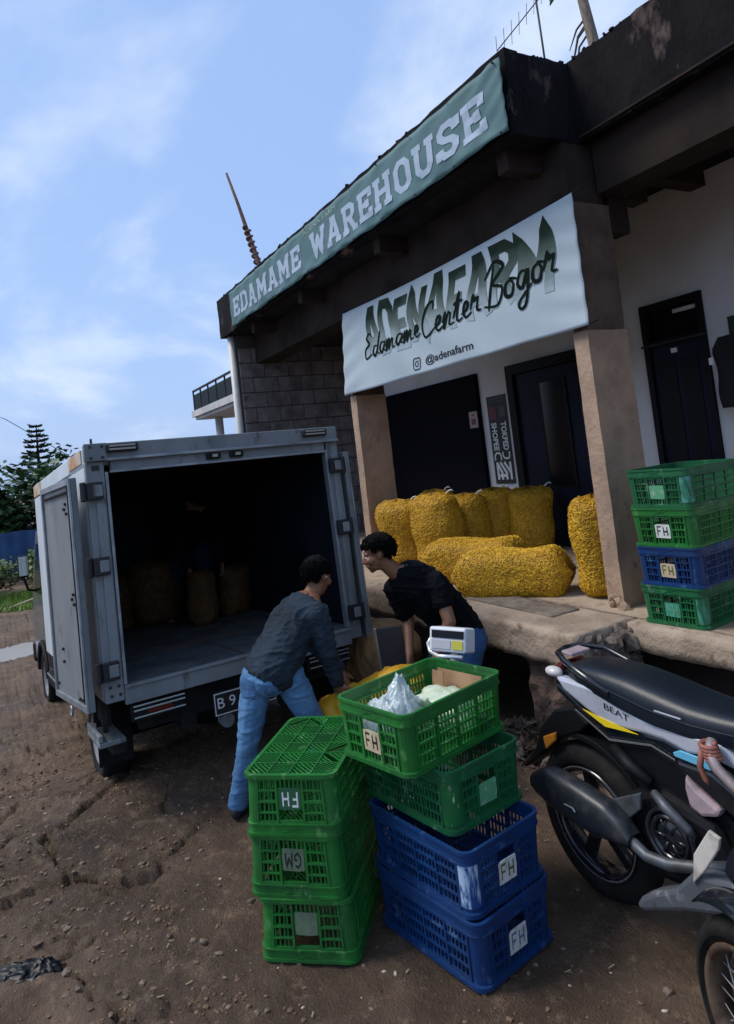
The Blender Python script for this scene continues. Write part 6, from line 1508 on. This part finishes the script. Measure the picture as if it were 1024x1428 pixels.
# seat: lofted cushion
sx = [-2.30, -2.27, -2.20, -2.08, -1.95, -1.82, -1.68, -1.55, -1.42, -1.34, -1.31]
sw = [0.05, 0.09, 0.115, 0.125, 0.130, 0.132, 0.125, 0.112, 0.095, 0.06, 0.03]
sz = [0.985, 0.998, 1.012, 1.022, 1.018, 1.002, 0.982, 0.978, 0.985, 0.975, 0.95]
sb = [0.960, 0.955, 0.945, 0.930, 0.905, 0.888, 0.885, 0.890, 0.892, 0.90, 0.92]
q = MB()
def seatf(u, v):
    i = min(len(sx) - 2, int(u * (len(sx) - 1))); s = u * (len(sx) - 1) - i
    g = lambda A: A[i] * (1 - s) + A[i + 1] * s
    a = pi * (1.12 * v - 0.06)
    c, sn = cos(a), sin(a)
    return (g(sx), YC - g(sw) * math.copysign(abs(c) ** 0.55, c), g(sb) + (g(sz) - g(sb)) * max(0, sn) ** 0.55 - (0.01 if sn < 0 else 0))
q.grid(seatf, 60, 24); o = q.build('seat', M_seat, sco, True)
o.modifiers.new('sm', 'SMOOTH').iterations = 4
q = MB(); q.tube([seatf(u, 0.10) for u in np.linspace(0.06, 0.94, 30)], 0.0035, 5); _sub(q, 'seat_piping', M_sblack, o)
q = MB(); q.box(-1.80, -1.69, YC - 0.137, YC - 0.1315, 0.938, 0.942); _sub(q, 'pale_label', M_silver, o)
sp('tail_core', M_sblack, [(-2.36, 0.93), (-2.30, 0.975), (-1.5, 0.90), (-1.5, 0.80), (-2.1, 0.76), (-2.30, 0.86)], YC - 0.07, YC + 0.07, bevel=0.02)
q = MB(); q.tube([(-2.02, YC - 0.125, 0.945), (-2.14, YC - 0.13, 0.99), (-2.25, YC - 0.12, 1.022), (-2.34, YC - 0.07, 1.030), (-2.365, YC, 1.030), (-2.34, YC + 0.07, 1.030), (-2.25, YC + 0.12, 1.022), (-2.14, YC + 0.13, 0.99), (-2.02, YC + 0.125, 0.945)], 0.0135, 10, 0.8); gr = q.build('grab_rail', M_sblack, sco, True)
q = MB(); q.box(-2.34, -2.27, YC - 0.055, YC + 0.055, 1.02, 1.034); _sub(q, 'pink_sticker', M_pinkp, gr, 0.004)
tl = sp('tail_lamp', M_redl, [(-2.385, 0.93), (-2.355, 0.985), (-2.32, 0.99), (-2.33, 0.93)], YC - 0.075, YC + 0.075, bevel=0.015)
q = MB(); q.ell((-2.345, YC - 0.10, 0.955), (0.045, 0.03, 0.022), 3); q.build('indicator', mat('clear_lens', (0.55, 0.52, 0.50), 0.12), sco, True)
fe = sp('mudguard', M_smatt, [(-2.30, 0.80), (-2.43, 0.755), (-2.53, 0.655), (-2.58, 0.55), (-2.70, 0.425), (-2.678, 0.420), (-2.55, 0.515), (-2.43, 0.625), (-2.28, 0.70), (-2.22, 0.75)], YC - 0.06, YC + 0.06, bevel=0.014)
q = MB(); q.prism([(-2.505, 0.62), (-2.415, 0.665), (-2.425, 0.625), (-2.495, 0.565)], lambda a, b_, d: (a, d, b_), YC - 0.075, YC - 0.0605); _sub(q, 'amber_reflector', M_amber, fe, 0.005)
# inner guard over the wheel, engine, exhaust
q = MB()
q.prism([(WC[0] + 0.37 * cos(a), WC[2] + 0.37 * sin(a)) for a in np.linspace(0.15, 1.9, 16)] + [(WC[0] + 0.345 * cos(a), WC[2] + 0.345 * sin(a)) for a in np.linspace(1.9, 0.15, 16)], lambda a, b_, d: (a, d, b_), YC - 0.055, YC + 0.055); q.build('inner_guard', M_smatt, sco, False, 0.004)
q = MB(); q.prism([(-2.10, 0.36), (-2.02, 0.56), (-1.86, 0.64), (-1.62, 0.60), (-1.55, 0.45), (-1.62, 0.34), (-1.90, 0.30)], lambda a, b_, d: (a, d, b_), YC - 0.13, YC + 0.12); en = q.build('engine', M_smatt, sco, False, 0.03)
q = MB()
for r_ in (0.105, 0.082): q.lathe([(r_, -0.002), (r_ - 0.004, -0.016), (r_ - 0.014, -0.016), (r_ - 0.018, 0.0)], (-1.80, YC - 0.132, 0.49), 'y', 36)
q.lathe([(0.0, -0.012), (0.05, -0.010), (0.062, 0.0)], (-1.80, YC - 0.132, 0.49), 'y', 24)
for k in range(6):
    a = k * pi / 3; q.bar((-1.80 + 0.02 * cos(a), YC - 0.143, 0.49 + 0.02 * sin(a)), (-1.80 + 0.07 * cos(a), YC - 0.140, 0.49 + 0.07 * sin(a)), 0.010, 0.008, (0, 1, 0))
_sub(q, 'fan_cover', M_sblack, en, 0, True)
q = MB(); q.tube([(-1.84, YC - 0.15, 0.640), (-1.78, YC - 0.165, 0.615), (-1.70, YC - 0.16, 0.565), (-1.685, YC - 0.15, 0.545)], [0.014, 0.02, 0.018, 0.01], 10); _sub(q, 'metal_highlight_strip', M_alum, en, 0, True)  # aluminium tube built where the engine metal shows a highlight
q = MB(); q.tube([(-1.86, YC - 0.13, 0.66), (-1.95, YC - 0.14, 0.70), (-2.05, YC - 0.10, 0.72)], [0.02, 0.025, 0.02], 8); _sub(q, 'shock_absorber', M_smatt, en, 0, True)
mx_, mt_, mb_ = [-2.425, -2.40, -2.33, -2.22, -2.12, -2.02, -1.95, -1.91], [0.535, 0.553, 0.585, 0.582, 0.572, 0.556, 0.52, 0.478], [0.468, 0.452, 0.430, 0.412, 0.408, 0.416, 0.428, 0.438]
q = MB()
def muf(u, v):
    i = min(len(mx_) - 2, int(u * (len(mx_) - 1))); s = u * (len(mx_) - 1) - i
    g = lambda A: A[i] * (1 - s) + A[i + 1] * s
    zc_, hh = (g(mt_) + g(mb_)) / 2, (g(mt_) - g(mb_)) / 2; a = 2 * pi * v
    e = lambda t_: math.copysign(abs(t_) ** 0.7, t_)
    return (g(mx_), YC - 0.20 - 0.055 * (0.6 + 0.4 * hh / 0.085) * e(cos(a)), zc_ + hh * e(sin(a)))
q.grid(lambda u, v: muf(v, u), 28, 40, True)
n0 = len(q.v); q.add([muf(0, k / 28) for k in range(28)], [tuple(range(28))]); mf = q.build('muffler', M_muff, sco, True)
q = MB(); q.prism([(-2.06, 0.535), (-1.888, 0.625), (-1.90, 0.56), (-1.99, 0.475)], lambda a, b_, d: (a, d, b_), YC - 0.165, YC - 0.15); _sub(q, 'muffler_bracket', M_alum, mf, 0.005)
q = MB(); q.tube([(-1.93, YC - 0.21, 0.458), (-1.86, YC - 0.205, 0.425), (-1.774, YC - 0.19, 0.428), (-1.66, YC - 0.17, 0.462), (-1.58, YC - 0.12, 0.48)], 0.021, 10); _sub(q, 'exhaust_pipe', M_alum, mf, 0, True)
q = MB(); q.tube([(-2.20, YC - 0.262, 0.50), (-2.15, YC - 0.2645, 0.502), (-2.145, YC - 0.262, 0.49)], 0.004, 5); _sub(q, 'heat_mark', M_chrome, mf)
# foot board in front of the engine, with the pale folding peg above it
BRD = [(-1.925, 0.232), (-1.90, 0.268), (-1.834, 0.318), (-1.742, 0.372), (-1.656, 0.468), (-1.50, 0.50), (-1.20, 0.50), (-1.20, 0.42), (-1.50, 0.40), (-1.703, 0.318), (-1.90, 0.218)]
bd = sp('footboard', M_wornpeg, BRD, YC - 0.225, YC - 0.15, bevel=0.018)
sp('floor_tray', M_smatt, [(-1.60, 0.40), (-1.50, 0.48), (-1.0, 0.46), (-0.85, 0.75), (-0.80, 0.74), (-0.93, 0.38), (-1.45, 0.36)], YC - 0.15, YC + 0.15, bevel=0.03)
sp('leg_shield', M_silver, [(-0.93, 0.42), (-0.86, 0.75), (-0.92, 1.02), (-0.84, 1.04), (-0.74, 0.75), (-0.82, 0.42)], YC - 0.17, YC + 0.17, bevel=0.04)
sp('handlebar_cowl', M_sblack, [(-0.98, 1.06), (-0.90, 1.16), (-0.78, 1.10), (-0.80, 1.02)], YC - 0.12, YC + 0.12, bevel=0.03)
q = MB(); q.tube([(-1.02, YC - 0.33, 1.10), (-0.95, YC - 0.15, 1.12), (-0.95, YC + 0.15, 1.12), (-1.02, YC + 0.33, 1.10)], 0.016, 8); q.build('handlebar', M_sblack, sco, True)
FC = (-0.93, YC, 0.318); fw_ = wheel_mesh(FC, WR, 0.045, 0.222).build('front_wheel', M_tyre, sco, True)
q = MB(); q.lathe([(0.224, -0.04), (0.20, -0.03), (0.20, 0.03), (0.224, 0.04)], FC, 'y', 40, True); q.lathe([(0, -0.03), (0.20, -0.012), (0.20, 0.012), (0, 0.03)], FC, 'y', 5); _sub(q, 'rim', M_sblack, fw_, 0, True)
q = MB()
for s in (-1, 1): q.tube([(-0.93, YC + s * 0.07, 0.318), (-0.85, YC + s * 0.07, 0.70)], 0.02, 8)
q.build('fork', M_alum, sco, True)
sp('folded_peg', mat('pale_worn_metal', (0.58, 0.55, 0.50), 0.5, (0.35, 0.32, 0.28), 16), [(-1.560, 0.650), (-1.520, 0.640), (-1.532, 0.600), (-1.590, 0.512), (-1.648, 0.440), (-1.630, 0.545)], YC - 0.236, YC - 0.222, bevel=0.004)
q = MB(); q.tube([(-1.572, YC - 0.140, 0.905), (-1.560, YC - 0.175, 0.880), (-1.535, YC - 0.185, 0.842), (-1.47, YC - 0.185, 0.795), (-1.38, YC - 0.18, 0.745)], [0.017, 0.018, 0.018, 0.017, 0.016], 10); sg = q.build('side_guard', mat('pinkish_metal', (0.42, 0.36, 0.36), 0.35, (0.28, 0.20, 0.18), 9, metal=0.4), sco, True)
q = MB(); P = [(-1.572 + 0.024 * cos(s * 30) + 0.02 * s, YC - 0.165 + 0.024 * sin(s * 30), 0.905 - 0.05 * s) for s in np.linspace(0, 1, 60)]
q.tube(P, 0.008, 6); q.tube([(-1.585, YC - 0.18, 0.88), (-1.592, YC - 0.19, 0.83), (-1.575, YC - 0.192, 0.79), (-1.568, YC - 0.19, 0.775)], [0.010, 0.011, 0.009, 0.004], 6); _sub(q, 'red_rubber_tie', M_red, sg, 0, True)
sp('side_stand', M_iron, [(-1.62, 0.36), (-1.58, 0.36), (-1.50, 0.0), (-1.56, 0.0)], YC + 0.10, YC + 0.125, bevel=0.004)

# ------------------------------------------------------------------ second motorcycle, only one wheel in view
m2 = thing('motorcycle', 'motorcycle with a rusty spoked wheel poking in at the bottom right corner', 'motorcycle', (-0.8, 1.6, 0))
A2 = radians(-18); C2 = V((-1.30, 1.76, 0.265))
T2 = Matrix.Translation(C2) @ Matrix.Rotation(A2, 4, 'Z')
def xf(q): q.v = [tuple(T2 @ V(p)) for p in q.v]; return q
def sub2(q, name, mt, parent, bevel=0, smooth=False): return _sub(xf(q), name, mt, parent, bevel, smooth, m2)
w2 = xf(wheel_mesh((0, 0, 0), 0.285, 0.042, 0.220)).build('rear_wheel', M_tyre, m2, True)
q = MB(); q.lathe([(0.224, -0.034), (0.220, -0.040), (0.204, -0.036), (0.196, 0.0), (0.204, 0.036), (0.220, 0.040), (0.224, 0.034)], (0, 0, 0), 'y', 56, True); sub2(q, 'rim', mat('rusty_rim', (0.17, 0.125, 0.09), 0.5, (0.08, 0.045, 0.03), 12, 0.42, 0.6, metal=0.5), w2, 0, True)
q = MB(); q.lathe([(0, -0.07), (0.045, -0.07), (0.05, -0.04), (0.075, -0.03), (0.075, 0.03), (0.05, 0.04), (0.045, 0.07), (0, 0.07)], (0, 0, 0), 'y', 24); sub2(q, 'hub', M_alum, w2, 0, True)
for k in range(28):
    a = 2 * pi * k / 28; b_ = a + (0.5 if k % 2 else -0.5); s = -0.03 if (k // 2) % 2 else 0.03
    q = MB(); q.tube([(0.07 * cos(b_), s, 0.07 * sin(b_)), (0.20 * cos(a), 0, 0.20 * sin(a))], 0.0022, 5); sub2(q, 'spoke', M_talu, w2)
q = MB()
for s in (-1, 1): q.tube([(0, s * 0.09, 0), (0.45, s * 0.09, 0.05)], 0.022, 8); q.tube([(0.02, s * 0.105, 0.02), (0.16, s * 0.105, 0.38)], 0.024, 10)
xf(q).build('swingarm', M_iron, m2, True)
q = MB(); q.grid(lambda u, v: (0.33 * cos(0.3 + 1.9 * u), (v - 0.5) * 0.13, 0.33 * sin(0.3 + 1.9 * u) + 0.03 - 0.03 * abs(v - 0.5) * 2), 20, 6); o = xf(q).build('mudguard', M_sblack, m2, True); o.modifiers.new('th', 'SOLIDIFY').thickness = 0.004
q = MB(); q.tube([(-0.05, 0, 0.45), (0.15, 0, 0.49), (0.45, 0, 0.46), (0.62, 0, 0.44)], [0.05, 0.11, 0.12, 0.08], 14, 0.45); xf(q).build('seat', M_seat, m2, True)
q = MB(); q.tube([(0.58, 0, 0.48), (0.70, 0, 0.54), (0.95, 0, 0.56), (1.05, 0, 0.50)], [0.06, 0.12, 0.13, 0.06], 16); xf(q).build('fuel_tank', M_sblack, m2, True)
q = MB(); q.prism([(0.42, -0.05), (0.38, 0.2), (0.75, 0.25), (0.85, 0.1), (0.8, -0.08)], lambda a, b_, d: (a, d, b_), -0.11, 0.11); xf(q).build('engine', M_alum, m2, False, 0.03)
q = MB(); q.tube([(1.05, 0, 0.60), (1.12, 0, 0.45)], 0.03, 8)
for s in (-1, 1): q.tube([(1.08, s * 0.07, 0.55), (1.27, s * 0.07, 0.0)], 0.02, 8)
xf(q).build('fork', M_talu, m2, True)
q = MB(); q.tube([(0.92, -0.34, 0.70), (1.02, -0.15, 0.72), (1.05, 0, 0.66), (1.02, 0.15, 0.72), (0.92, 0.34, 0.70)], 0.013, 8); xf(q).build('handlebar', M_iron, m2, True)
fw2 = xf(wheel_mesh((1.27, 0, 0), 0.30, 0.036, 0.232)).build('front_wheel', M_tyre, m2, True)
q = MB(); q.lathe([(0.236, -0.03), (0.21, -0.028), (0.205, 0.0), (0.21, 0.028), (0.236, 0.03)], (1.27, 0, 0), 'y', 40, True); sub2(q, 'rim', bpy.data.materials['rusty_rim'], fw2, 0, True)

# ------------------------------------------------------------------ rubbish, stones and straw on the ground
t_ = thing('black_plastic_bag', 'crumpled black plastic bag lying flat on the mud at the lower left', 'bag', (-3.43, -0.01, gz(-3.43, 0.0) + 0.045))
q = MB(); film(q, (0, 0, -0.01), (0.15, 0.075), 0.035, 21, 30); film(q, (0.05, 0.01, -0.01), (0.08, 0.055), 0.060, 25, 24)
q.v = [(x, y, z * 0.55) for x, y, z in q.v]
q.v = [(x * cos(0.9) - y * sin(0.9), x * sin(0.9) + y * cos(0.9), z) for x, y, z in q.v]
q.build('bag_film', mat('black_film', (0.004, 0.005, 0.007), 0.42, spec=0.3, bump=0.12, bsc=20), t_, True, world=False)
def heightN(X, Y): return ground_z(np.array(X)[:, None], np.array(Y)[:, None])[:, 0]
def scatter_stones(name, n, xr, yr, r0, r1, mt, seed, label, dens=None):
    rr = random.Random(seed); bm = bmesh.new(); bmesh.ops.create_icosphere(bm, subdivisions=1, radius=1)
    bv = [v.co.copy() for v in bm.verts]; bf = [tuple(v.index for v in f.verts) for f in bm.faces]; bm.free()
    X, Y = [], []
    while len(X) < n:
        x, y = rr.uniform(*xr), rr.uniform(*yr)
        if dens and rr.random() > dens(x, y): continue
        X.append(x); Y.append(y)
    Z = heightN(X, Y); q = MB()
    for x, y, z in zip(X, Y, Z):
        r = r0 + (r1 - r0) * rr.random() ** 5; a = rr.uniform(0, 6.3); sx_, sy_, sz_ = rr.uniform(.7, 1.4), rr.uniform(.7, 1.2), rr.uniform(.35, .8)
        vs = []
        for v in bv:
            k = r * (1 + rr.uniform(-.22, .22)); px, py = v.x * sx_ * k, v.y * sy_ * k
            vs.append((x + px * cos(a) - py * sin(a), y + px * sin(a) + py * cos(a), z + v.z * sz_ * k + r * 0.15))
        q.add(vs, bf)
    o = q.build(name, mt); o['kind'] = 'stuff'; o['label'] = label
    return o
dn = lambda x, y: 1.0 if y < 0.8 else 0.25
scatter_stones('pebbles', 2600, (-7.5, -1.4), (-0.9, 2.8), 0.003, 0.020, mat('mud_pebble', (0.20, 0.145, 0.105), 0.9, (0.10, 0.07, 0.05), 30, 0.4, 0.6), 3, 'small brown stones and clods scattered over the mud', dn)
scatter_stones('mud_crumbs', 7000, (-6.2, -1.5), (-0.85, 1.9), 0.002, 0.013, mat('mud_crumb', (0.19, 0.12, 0.072), 0.95, (0.10, 0.062, 0.038), 20, 0.4, 0.6), 29, 'crumbs of dried mud broken off along the cracks', lambda x, y: (0.15 + 0.85 * max(0.0, mnoise.noise(Vector((x * 2.2, y * 2.2, 3.0))) * 2.2)) * (1.0 if y < 0.7 else 0.3))
scatter_stones('pale_chips', 160, (-6.5, -1.6), (-0.9, 2.6), 0.004, 0.013, mat('pale_chip', (0.50, 0.44, 0.36), 0.8, (0.36, 0.30, 0.2), 40), 8, 'pale chips and grit scattered over the mud')
q = MB(); rr = random.Random(17); X = [rr.uniform(-7, -1.6) for _ in range(170)]; Y = [rr.uniform(-0.9, 2.4) for _ in range(170)]; Z = heightN(X, Y)
for x, y, z in zip(X, Y, Z):
    a = rr.uniform(0, 3.2); l_ = rr.uniform(0.004, 0.016); q.bar((x - l_ * cos(a), y - l_ * sin(a), z + 0.006), (x + l_ * cos(a), y + l_ * sin(a), z + 0.010), 0.005, 0.003)
o = q.build('straw_bits', mat('dry_straw', (0.30, 0.25, 0.15), 0.8, (0.20, 0.17, 0.09), 9)); o['kind'] = 'stuff'; o['label'] = 'bits of dry straw and leaf scattered over the mud'
# heap of twigs and dry leaves under the platform edge
q = MB(); rr = random.Random(23)
for k in range(900):
    x = rr.gauss(-3.55, 0.32); y = rr.gauss(2.88, 0.13); h = 0.22 * exp(-((x + 3.55) / 0.35) ** 2 - ((y - 2.95) / 0.2) ** 2) * rr.random() ** 0.6
    a = rr.uniform(0, 6.3); e = rr.gauss(0, 0.4); l_ = rr.uniform(0.02, 0.08); z = -0.05 + h
    p = V((x, y, z)); d = V((cos(a) * cos(e), sin(a) * cos(e), sin(e))) * l_
    if k % 3: q.bar(p - d, p + d, rr.uniform(0.003, 0.008), 0.004)
    else: q.add([p - d, p + d.cross(V((0, 0, 1))) * 0.5, p + d, p - d.cross(V((0, 0, 1))) * 0.5 + V((0, 0, 0.01))], [(0, 1, 2, 3)])
q.build('twigs', mat('dry_twigs', (0.11, 0.08, 0.055), 0.9, (0.05, 0.035, 0.025), 12), None)
o = bpy.data.objects['twigs']; o.name = 'leaf_litter'; o['kind'] = 'stuff'; o['label'] = 'heap of dry twigs and leaves under the platform edge'
for k in range(14):
    rr = random.Random(k + 700); q = MB(); x, y = rr.uniform(-3.75, -2.6), rr.uniform(2.7, 3.05)
    stone(q, (0, 0, 0), rr.uniform(0.035, 0.10), k + 700)
    o = q.build('rubble_stone', M_rubble); o.location = (x, y, gz(x, y) + 0.02)
    tag(o, 'broken lump of pale concrete lying on the ground below the platform edge', 'stone', 'rubble stones below the platform')

# ------------------------------------------------------------------ greenery at the far left
def leafset(mb, n, fn, size, seed, droop=0.2):
    rr = random.Random(seed)
    for _ in range(n):
        p = fn(rr)
        if p is None: continue
        a = rr.uniform(0, 6.3); e = rr.gauss(0.15, 0.5); l_ = size * rr.uniform(0.6, 1.3)
        d = V((cos(a) * cos(e), sin(a) * cos(e), sin(e) - droop)); s = d.cross(V((rr.gauss(0, .3), rr.gauss(0, .3), 1))).normalized() * l_ * 0.36
        m_ = p + d * l_ * 0.5
        mb.add([p, m_ + s, p + d * l_, m_ - s], [(0, 1, 2, 3)])
M_leafA = mat('hedge_leaf', (0.115, 0.165, 0.032), 0.6, (0.065, 0.105, 0.022), 1.6, 0.4, 0.6, (0.12, 0.15, 0.04), 6, 0.58, 0.7)
M_leafB = mat('bush_leaf', (0.070, 0.140, 0.050), 0.55, (0.038, 0.085, 0.032), 1.3, 0.4, 0.6, (0.085, 0.14, 0.065), 5, 0.6, 0.7)
M_pine = mat('pine_needles', (0.028, 0.058, 0.036), 0.7, (0.016, 0.036, 0.024), 2)
M_bark = mat('bark', (0.06, 0.045, 0.035), 0.9, (0.03, 0.024, 0.02), 8)
def bush(name, label, cat, c, r, n, size, mt, seed, group=None):
    t_ = thing(name, label, cat, c, group)
    rr = random.Random(seed); lobes = [(V((rr.gauss(0, .45) * r[0], rr.gauss(0, .45) * r[1], rr.uniform(0.3, 0.85) * r[2])), rr.uniform(0.35, 0.55)) for _ in range(9)]
    def f(q_):
        c_, k = q_.choice(lobes); d = V((q_.gauss(0, 1), q_.gauss(0, 1), q_.gauss(0, 1))).normalized() * (q_.random() ** 0.35)
        p = c_ + V((d.x * r[0] * k, d.y * r[1] * k, d.z * r[2] * k))
        return p if p.z > 0 else None
    q = MB(); leafset(q, n, f, size, seed); o = q.build('crown', mt, t_, world=False)
    q = MB()
    for c_, k in lobes[:6]: q.tube([(0, 0, -0.05), c_ * 0.5 + V((0, 0, -0.1)), c_], [0.05, 0.035, 0.012], 6)
    q.build('trunk', M_bark, t_, True, world=False)
    return t_
gl = gz(-15, 0)
GH = 'bushes along the far side of the road'
bush('hedge_bush', 'low yellowish green bush just left of the truck cab and behind the grass strip', 'bush', (-17.3, 0.75, gl), (0.9, 0.8, 0.85), 3200, 0.10, M_leafA, 1, GH)
bush('hedge_bush', 'low yellowish green bush at the left edge below the blue sheet', 'bush', (-17.2, -0.35, gl), (0.9, 0.8, 0.80), 3200, 0.10, M_leafA, 2, GH)
bush('hedge_bush', 'low green bush hidden behind the truck cab', 'bush', (-17.5, 1.9, gl), (0.9, 0.8, 0.9), 1500, 0.11, M_leafA, 3, GH)
GB = 'leafy trees behind the blue sheet'
bush('leafy_tree', 'dark leafy tree right behind the blue sheet at the left edge', 'tree', (-22.0, -0.1, gl), (1.3, 1.1, 2.6), 2600, 0.26, M_leafB, 4, GB)
bush('leafy_tree', 'dark leafy tree behind the blue sheet close to the truck cab', 'tree', (-22.2, 1.5, gl), (1.3, 1.0, 2.7), 2600, 0.26, M_leafB, 5, GB)
bush('leafy_tree', 'taller paler tree far behind at the left edge with thin upper shoots', 'tree', (-27.0, -0.9, gl), (1.3, 1.2, 3.6), 2000, 0.22, M_leafB, 6, GB)
bush('leafy_tree', 'dark leafy tree mostly hidden behind the truck box', 'tree', (-24.0, 3.6, gl), (1.8, 1.4, 2.6), 1500, 0.3, M_leafB, 7, GB)
# blue sheet fence
t_ = thing('blue_sheet_fence', 'fence of deep blue sheeting at the left edge between bushes and trees', 'fence', (-19.8, 0, gl))
q = MB(); q.grid(lambda u, v: (-19.8 + 0.025 * sin(u * 160), -4.0 + 8 * u, gl + 0.25 + 1.02 * v + 0.015 * sin(u * 37) * v), 260, 4); o = q.build('sheet', mat('blue_sheeting', (0.012, 0.075, 0.20), 0.5, (0.008, 0.05, 0.15), 2), t_); o.modifiers.new('th', 'SOLIDIFY').thickness = 0.004
for k in range(6):
    q = MB(); q.tube([(-19.86, -3.8 + k * 1.5, gl - 0.1), (-19.86, -3.8 + k * 1.5, gl + 1.2)], 0.035, 8); q.build('post', M_bark, t_, True)
# Norfolk pine: tiers of level boughs
t_ = thing('norfolk_pine', 'tall dark pine with level tiers of branches left of the truck', 'tree', (-33.0, 1.75, gl))
q = MB(); q.tube([(0, 0, -0.2), (0.02, 0, 2.5), (-0.02, 0.03, 5.15)], [0.16, 0.10, 0.02], 10); q.build('trunk', M_bark, t_, True, world=False)
bq, nq = MB(), MB(); rr = random.Random(77); z = 1.0
while z < 5.15:
    f = (5.3 - z) / 4.3; L_ = 0.10 + 1.42 * f ** 0.85; nb = 7; a0 = rr.uniform(0, 6)
    for k in range(nb):
        a = a0 + 2 * pi * k / nb + rr.gauss(0, .12); l_ = L_ * rr.uniform(0.6, 1.12); d = V((cos(a), sin(a), rr.gauss(0, 0.07)))
        P = [V((0, 0, z)) + d * l_ * s + V((0, 0, l_ * (-0.10 * s + 0.26 * s * s))) for s in (0, .35, .7, 1)]
        bq.tube(P, [0.022, 0.016, 0.012, 0.006], 5)
        n = int(40 + 120 * l_)
        for j in range(n):
            s = 0.12 + 0.9 * rr.random(); i = min(2, int(s * 3)); p = P[i].lerp(P[i + 1], min(1, s * 3 - i))
            sd_ = d.cross(V((0, 0, 1))) * rr.choice((-1, 1)) * (0.22 * l_ * (1.15 - s) + 0.05) * rr.uniform(.4, 1); tip = p + sd_ + d * rr.uniform(.03, .14) + V((0, 0, rr.uniform(-.03, .07)))
            w_ = V((0, 0, 0.036)) + d * 0.026
            nq.add([p - w_ * .5, p + w_ * .5, tip + w_ * .35, tip - w_ * .35], [(0, 1, 2, 3)])
    z += 0.19 + 0.16 * f * rr.uniform(.8, 1.2)
bq.build('branches', M_bark, t_, True, world=False); nq.build('crown', M_pine, t_, world=False)
# grass strip
q = MB(); rr = random.Random(91)
for _ in range(9000):
    x = rr.uniform(-16.9, -14.7); y = rr.uniform(-2.2, 2.6); z = gl - 0.01 if x < -13 else gz(x, y)
    if x > -15.1 + 0.25 * sin(y * 3): continue
    h = rr.uniform(0.06, 0.20) * (1.3 if x < -16 else 0.8); a = rr.uniform(0, 6.3); b_ = rr.uniform(0.02, 0.10); w_ = rr.uniform(0.008, 0.018)
    s = V((-sin(a), cos(a), 0)) * w_
    q.add([V((x, y, z)) - s, V((x, y, z)) + s, V((x + b_ * cos(a), y + b_ * sin(a), z + h))], [(0, 1, 2)])
o = q.build('grass', mat('fresh_grass', (0.16, 0.27, 0.028), 0.6, (0.10, 0.18, 0.022), 1.2, 0.4, 0.6)); o['kind'] = 'stuff'; o['label'] = 'strip of bright green grass beyond the road'
t_ = thing('fallen_branch', 'pale broken branch lying across the grass strip left of the truck', 'branch', (-15.3, 0.6, gl))
q = MB(); q.tube([(-15.2, 0.1, gl + 0.05), (-15.3, 0.7, gl + 0.16), (-15.5, 1.4, gl + 0.30)], [0.02, 0.03, 0.025], 6); q.build('limb', mat('bleached_wood', (0.36, 0.30, 0.20), 0.9), t_, True)
# overhead cables
for nm, lab, P, r_ in (('overhead_cable', 'thick black cable sagging in from the left edge to the pine', [(-22.8, -3.0, 3.9), (-22.7, 0.18, 2.75), (-22.5, 0.70, 2.30), (-22.4, 1.6, 1.9)], 0.028), ('overhead_cable', 'thin faint cable high in the sky left of the pine top', [(-22.6, 0.30, 4.30), (-22.5, 0.43, 4.22), (-22.1, 1.25, 3.55), (-22.0, 2.2, 2.8)], 0.010)):
    q = MB(); q.tube(P, r_, 6); tag(q.build(nm, M_iron, None, True), lab, 'cable')
